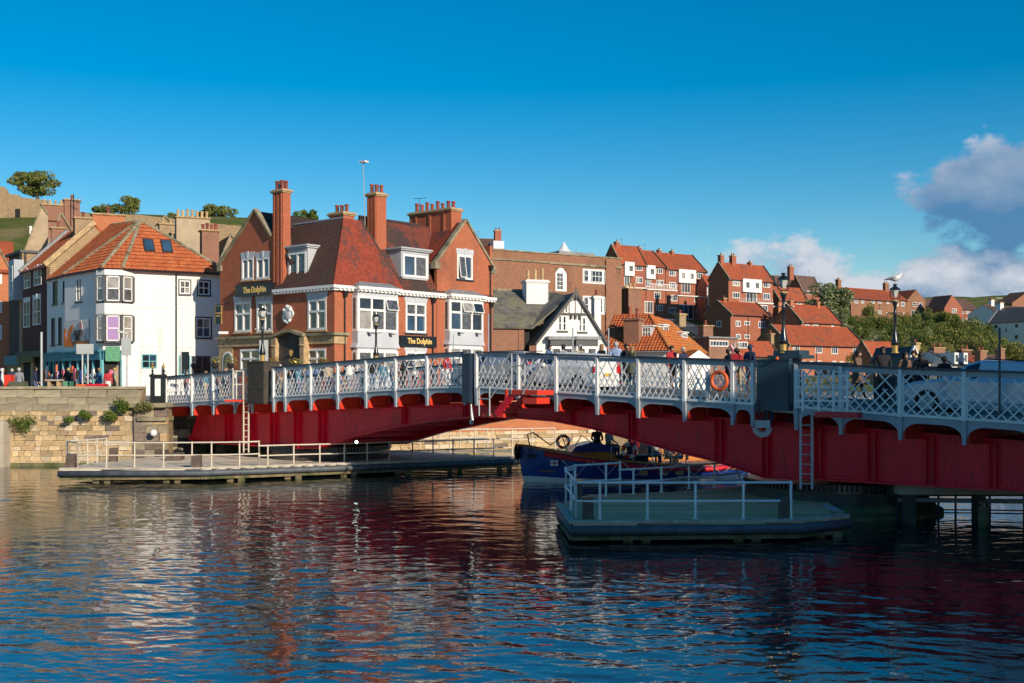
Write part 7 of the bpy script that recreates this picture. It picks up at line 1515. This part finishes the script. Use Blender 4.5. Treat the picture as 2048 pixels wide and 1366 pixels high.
# flag
t = thing('flag', 'small limp union flag on a white pole above the railing', 'flag', P(1470, 722, 47)); MB().use('lamp white').tube([(0, 0, -.7), (0, 0, .75)], .015, 6).build('pole', t)
m = MB(); 
for j in range(7):
    for i in range(4):
        c = 'c navy' if (i+j) % 3 == 0 else 'c white' if (i+j) % 3 == 1 else 'c red'; m.use(c); x = lambda i, j: -.05-i*.055+.02*math.sin(j*1.3); y = lambda i, j: .03*math.sin(i*2+j*.7)
        m.face([(x(i, j), y(i, j), .68-j*.09-i*.02), (x(i+1, j), y(i+1, j), .68-j*.09-(i+1)*.02), (x(i+1, j+1), y(i+1, j+1), .59-j*.09-(i+1)*.02), (x(i, j+1), y(i, j+1), .59-j*.09-i*.02)])
m.build('cloth', t)
# ================================================================ CARS
def car(label, u, w, col, prof='estate', face=1, L=4.5, z=None, plate=True, sc_=.94):
    p = BW(u, w, zd(u)+.0); t = thing('parked_car', label, 'car', p, BA if face < 0 else BA+math.pi, 'cars on the bridge'); slope = (zd(u+1)-zd(u-1))/2; t.scale = (sc_,)*3; t.rotation_euler[1] = -math.atan(slope)*(1 if face < 0 else -1)
    # local: front towards -x
    X = [0, .12, .5, 1.05, 1.30, 1.75, 2.1, 3.3, 3.95, 4.25, 4.42, 4.5]; H = [.62, .72, .86, .95, .98, 1.0, 1.0, 1.02, 1.03, 1.0, .92, .6]
    TOP = {'estate': [.62, .72, .86, .95, 1.02, 1.36, 1.47, 1.47, 1.40, 1.18, .95, .62], 'van': [.7, .8, .95, 1.12, 1.35, 1.40, 1.47, 1.48, 1.47, 1.44, 1.35, .7]}[prof]
    m = MB(); k = L/4.5; off = -L/2; rows = []
    for i, x in enumerate(X):
        wd = .86*(1-.10*max(0, 1-x/.5)**2-.06*max(0, (x-4.1)/.4)); tw = wd-(.20 if TOP[i]-H[i] > .2 else .02); zt = TOP[i]; zb = H[i]
        rows.append([(x*k+off, y, z_) for y, z_ in ((-wd+.06, .22), (-wd, .42), (-wd, zb-.08), (-wd+.03, zb), (-tw, max(zb, zt-.06)), (-tw+.12, zt), (0, zt+.02), (tw-.12, zt), (tw, max(zb, zt-.06)), (wd-.03, zb), (wd, zb-.08), (wd, .42), (wd-.06, .22))])
    n = 13
    for i in range(len(rows)-1):
        for j in range(n-1):
            glass = (j in (3, 8) and min(TOP[i]-H[i], TOP[i+1]-H[i+1]) > .25) and i not in (6,) or (j in (4, 5, 6, 7) and ((TOP[i+1]-TOP[i] > .25) or (TOP[i]-TOP[i+1] > .15 and i < 10)) and prof == 'estate') or (j in (4, 5, 6, 7) and TOP[i+1]-TOP[i] > .2 and prof == 'van')
            if prof == 'van' and j in (3, 8) and i > 6: glass = False
            m.use('glass' if glass else col); m.face([rows[i][j], rows[i+1][j], rows[i+1][j+1], rows[i][j+1]][::-1])
    m.use(col); m.face(rows[0]); m.face(rows[-1][::-1]); m.build('body', t, smooth=False)
    for x in (.85*k+off, 3.6*k+off):
        for s in (-1, 1):
            wm = MB().use('tyre'); n0 = len(wm.v); wm.lathe([(.05, -.1), (.32, -.1), (.33, -.06), (.33, .06), (.32, .1), (.05, .1)], n=20); wm.use('galvanised').lathe([(.05, .1), (.2, .105), (.21, .1)], n=14)
            for i in range(n0, len(wm.v)): a, b, c = wm.v[i]; wm.v[i] = (x+a, s*(.78+c), .33+b)
            wm.build('wheel', t)
    zr = .75
    for s in (-1, 1):
        B('tail_light', t, 'tail red', (L/2-.1, L/2+.015, s*.62, s*.82, .75, 1.0)); B('headlight', t, 'lamp white', (-L/2-.01, -L/2+.12, s*.55, s*.78, .58, .70)); B('mirror', t, col, (-L/2+1.35, -L/2+1.5, s*.88, s*1.02, .92, 1.05))
    if plate: B('number_plate', t, 'yellow', (L/2+.005, L/2+.03, -.26, .26, .62, .74))
    if prof == 'estate': 
        for s in (-1, 1): MB().use('iron black').tube([(-.1, s*.55, 1.50), (L*.4, s*.55, 1.47)], .018, 5).build('roof_rail', t)
    B('underbody', t, 'soot shade black', (-L/2+.2, L/2-.2, -.75, .75, .2, .35)); return t
uc = BF.onY(1000, 765, 2.5)[0]; car('silver estate car crossing the bridge where its two halves meet', uc, 2.6, 'car silver', 'estate', -1)
uc = BF.onY(1098, 765, 2.6)[0]; car('white van with yellow number plate close behind the silver car', uc+.9, 2.6, 'car white', 'van', -1, L=3.9)
uc = BF.onY(1985, 765, 2.3)[0]; car('pale blue estate car in the shade at the right edge of the bridge', uc, 2.4, 'car blue', 'estate', -1, L=4.6, sc_=1.09); car('second pale blue car partly out of frame at the right edge', uc+5.4, 2.4, 'car blue', 'estate', -1, plate=False, sc_=1.06)
# ================================================================ BOATS
bo = P(1055, 967, 46.6); BTA = .15; bw = lambda x, y, z: (bo.x+x*math.cos(BTA)-y*math.sin(BTA), 47.0+x*math.sin(BTA)+y*math.cos(BTA), z); bt = thing('lifeboat', 'blue hulled old lifeboat with red fender belt carrying passengers under the bridge', 'boat', (bo.x, 47.0, 0), BTA)
st = [(-.35, .04, 1.50), (0.0, .22, 1.47), (.6, .60, 1.34), (1.4, .98, 1.20), (2.6, 1.28, 1.02), (4.0, 1.42, .86), (5.4, 1.42, .74), (6.8, 1.28, .68), (7.8, 1.02, .70), (8.6, .66, .78), (9.25, .26, .90), (9.5, .03, .98)]
LV = [(-.3, .55, .12), (.0, .74, .07), (.16, .82, .05), (.162, .825, .05), (.30, .88, .035), (.65, .96, .012), (1, 1, 0)]
m = MB(); rows = []
for x, w_, zs_ in st:
    r = []
    for s in (-1, 1):
        q = [(x+dx*(3 if x < 1 else -2 if x > 8 else 0), s*w_*f, (zs_*f2 if f2 > 0 else f2)) for f2, f, dx in LV]; r += q if s < 0 else q[::-1]
    rows.append(r)
n = len(rows[0])
for i in range(len(rows)-1):
    for j in range(n-1):
        jj = min(j, n-2-j); m.use('hull white' if jj < 3 else 'deck tan' if j == n//2-1 else 'hull blue'); m.face([rows[i][j], rows[i+1][j], rows[i+1][j+1], rows[i][j+1]])
m.build('hull', bt)
for s in (-1, 1):
    MB().use('hull red').tube([(x, s*(w_+.04), z-.17) for x, w_, z in st[2:]], .10, 10).build('fender_belt', bt, smooth=True); MB().use('varnish').tube([(x, s*w_, z) for x, w_, z in st], .045, 6).build('gunwale', bt)
m = MB().use('hull white')
for k in range(6): x = 1.2+k*1.2; y = -(1.05+.3*math.sin(x*.33)); m.tube([(x, y-.2, .95-.03*k), (x+.55, y-.3, .32), (x+1.1, y-.2, .92-.03*k)], .013, 4)
m.build('grab_line', bt)
for x in (4.5, 5.3, 6.0): B('name_plate', bt, 'cream stone', (x-.16, x+.16, -1.48, -1.40, .32, .50))
e_ = thing('boat_emblem', 'small white flag emblem with a red cross on the blue bow', 'emblem', bw(.95, -.92, .80), BTA-.42); B('field', e_, 'lamp white', (-.16, .16, -.015, .03, -.1, .12)); B('cross', e_, 'hull red', (-.16, .16, -.022, 0, -.005, .035), (-.02, .02, -.024, 0, -.1, .12)); B('badge', e_, 'hull blue', (-.05, .05, -.03, 0, -.04, .06))
B('deck_house', bt, 'varnish', (1.9, 3.6, -.55, .55, .8, 1.25)); m = MB().use('hull blue').prism([(1.7, 1.22), (3.7, 1.22), (3.6, 1.42), (2.6, 1.62), (1.9, 1.45)], MY(.62), 0, 1.24); m.build('canopy', bt); B('deck', bt, 'deck tan', (.4, 9, -.7, .7, .45, .5)); B('thwart', bt, 'varnish', (4.0, 4.4, -1.1, 1.1, .75, .82), (5.2, 5.6, -1.1, 1.1, .7, .77), (6.3, 6.7, -1.0, 1.0, .66, .73)); B('cabin_box', bt, 'box navy', (3.7, 5.0, -.35, .35, .5, 1.05))
m = MB().use('galvanised')
for x in (3.2, 4.1, 4.9, 5.7, 6.3): m.tube([(x, -1.3, .7), (x, -1.3, 1.5)], .022, 6); m.tube([(x, 1.3, .7), (x, 1.3, 1.5)], .022, 6)
for z in (1.15, 1.48): m.tube([(3.2, -1.3, z), (6.3, -1.25, z)], .018, 6)
m.build('guard_rail', bt)
m = MB().use('iron black').tube([(.1, 0, 1.45), (0, 0, 1.95), (.25, 0, 2.0), (.9, -.3, 1.5), (1.4, -.2, 1.85), (1.6, -.3, 1.3)], .03, 6); m.tube([(1.9, -.3, 1.4), (2.2, -.3, 1.9), (2.6, -.3, 1.6), (2.9, 0, 1.75)], .022, 6); m.build('bow_gear', bt)
o = MB().use('tyre'); 
for k in range(20): a, b = 2*math.pi*k/20, 2*math.pi*(k+1)/20; o.tube([(-.42, .26*math.cos(a), 1.22+.26*math.sin(a)), (-.42, .26*math.cos(b), 1.22+.26*math.sin(b))], .09, 8, cap=False)
o.build('tyre_fender', bt, smooth=True); leafy = MB(); leaf_blob(leafy, (.15, -.25, 1.15), .35, .25, .25, 120, .06, ['soot shade black', 'bark']); leafy.build('rope_fender', bt)
m = MB().use('hull white').tube([(5.9, -1.55, .22), (7.6, -1.7, .20), (8.6, -1.5, .3), (9.1, -1.2, .45)], .05, 8); m.build('boat_hook', bt)
ring(bw(1.35, -.7, 1.66), .24, .06, BTA, 'dark red and white life ring standing near the lifeboat bow', 'hull white', 'hull red', group='life rings on the lifeboat'); ring(bw(3.9, -1.48, 1.33), .27, .07, BTA, 'large red and white life ring on the lifeboat side rail', 'hull white', 'hull red', group='life rings on the lifeboat')
PBt = [(3.0, .4, 1.02, 160, 'c black', 'c navy', 'c black', 'person in black cap at the front of the lifeboat'), (3.35, -.2, .98, 40, 'c grey', 'c navy', 'hair grey', 'grey haired person behind the lifeboat canopy'), (4.2, -.4, .62, 200, 'c navy', 'c black', 'hair dark', 'person in navy behind the large life ring'), (4.6, .5, .65, 180, 'c red', 'c grey', 'hair dark', 'person in red seated in the middle of the lifeboat'),
       (5.0, -.5, .58, 90, 'c teal', 'c denim', 'hair grey', 'person in a blue jacket right of the large life ring'), (5.5, .3, .58, 150, 'c white', 'c brown', 'hair fair', 'person in white seated facing the blue jacket'), (5.75, -.6, .52, 30, 'c grey', 'c tan', 'hair dark', 'person in patterned grey leaning forward in the lifeboat'), (6.3, -.5, .5, -60, 'c white', 'c denim', 'hair grey', 'rear-most person in white with denim legs over the lifeboat side')]
for x, y, z, a, tp, bm, hr, lab in PBt: person(lab, bw(x, y, z), math.radians(a)+BTA, 'sit', tp, bm, hr, h=1.66, group='passengers in the lifeboat')
# varnished wooden vessel behind
vo = P(1295, 935, 54); vt = thing('wooden_vessel', 'varnished orange wooden vessel with round portholes moored beyond the lifeboat', 'boat', (vo.x, vo.y, 0), .12)
B('hull_core', vt, 'bollard timber', (0, 3.6, .1, 2.0, -.5, 1.6)); pm = MB().use('varnish').box(0, 1, 0, .08, 0, 1).mesh('plank')
for i in range(9): inst('plank', pm, vt, (0, 0, .05+i*.18), s=(3.6-.03*i, 1, .165))
B('deck_rail', vt, 'varnish', (-.05, 3.65, -.05, .1, 1.68, 1.76)); B('post', vt, 'iron black', (.8, .86, -.06, 0, .1, 1.7), (1.9, 1.96, -.06, 0, .1, 1.7), (3.0, 3.06, -.06, 0, .1, 1.7)); B('wheelhouse', vt, 'bright brick' if 0 else 'varnish', (.3, 1.6, .5, 1.6, 1.6, 3.0))
for x in (.7, 1.1, 1.5): 
    m = MB().use('cream stone')
    for k in range(14): a, b = 2*math.pi*k/14, 2*math.pi*(k+1)/14; m.tube([(x+.1*math.cos(a), -.07, .62+.1*math.sin(a)), (x+.1*math.cos(b), -.07, .62+.1*math.sin(b))], .028, 6, cap=False)
    m.use('soot shade black').lathe([(.06, 0), (.06, .01)], n=8); m.build('porthole', vt)
q = thing('moored_gear', 'pile of pale crates and gear beside the wooden vessel', 'gear', (vo.x+4.0, vo.y, 0)); m = MB()
for i in range(16): m.use(R.choice(['lamp white', 'c teal', 'box navy', 'galvanised', 'c white'])); x = R.uniform(0, 1.6); z = R.uniform(.3, 1.1); m.box(x, x+R.uniform(.1, .3), R.uniform(-.3, 0), R.uniform(.1, .4), z, z+R.uniform(.1, .35))
m.box(0, 2, 0, 1, -.3, .4); m.build('crate_stack', q)
# ================================================================ GULLS
def gull(loc, rot, label, s=1.0, young=False):
    t = thing('gull', label, 'gull', loc, rot, 'gulls'); w = 'hull white' if not young else 'c grey'; m = MB().use(w)
    pts = [(-.22, 0, .155), (-.15, 0, .16), (-.05, 0, .165), (.06, 0, .18), (.13, 0, .215), (.165, 0, .255), (.20, 0, .27), (.235, 0, .268)]; pts = [(x*.85, y, z*1.05) for x, y, z in pts]; rs = [.015, .05, .085, .09, .066, .044, .048, .022]
    m.tube([(x*s, y*s, z*s) for x, y, z in pts], [r*s for r in rs], 10); m.build('body', t, smooth=True)
    m = MB().use('c grey')
    for k in (-1, 1): m.tube([(.08*s, k*.05*s, .20*s), (-.06*s, k*.062*s, .185*s), (-.2*s, k*.04*s, .16*s), (-.30*s, k*.01*s, .135*s)], [.02*s, .042*s, .028*s, .006*s], 8)
    m.build('wing', t, smooth=True); m = MB().use('soot shade black').bar((-.2*s, 0, .155*s), (-.31*s, 0, .13*s), .04*s, .015*s); m.build('tail', t)
    m = MB().use('gold').tube([(.235*s, 0, .266*s), (.285*s, 0, .256*s)], [.012*s, .004*s], 6); m.build('beak', t)
    for k in (-1, 1): MB().use('skin').tube([(.0, k*.025*s, .12*s), (.01, k*.025*s, 0), (.04*s, k*.025*s, 0)], .006*s, 5).build('leg', t)
    return t
lt = P(1790, 568, BW(13.1, BWID-.3).y); gull((lt.x, lt.y, lt.z-.01), -.15, 'white and grey gull perched on top of the far lamp post', 1.15)
gp = G(1668, 1036, RT); gull((gp.x, gp.y+.15, RT), 2.6, 'pale brown gull standing at the right tip of the shaded platform', 1.1, True)
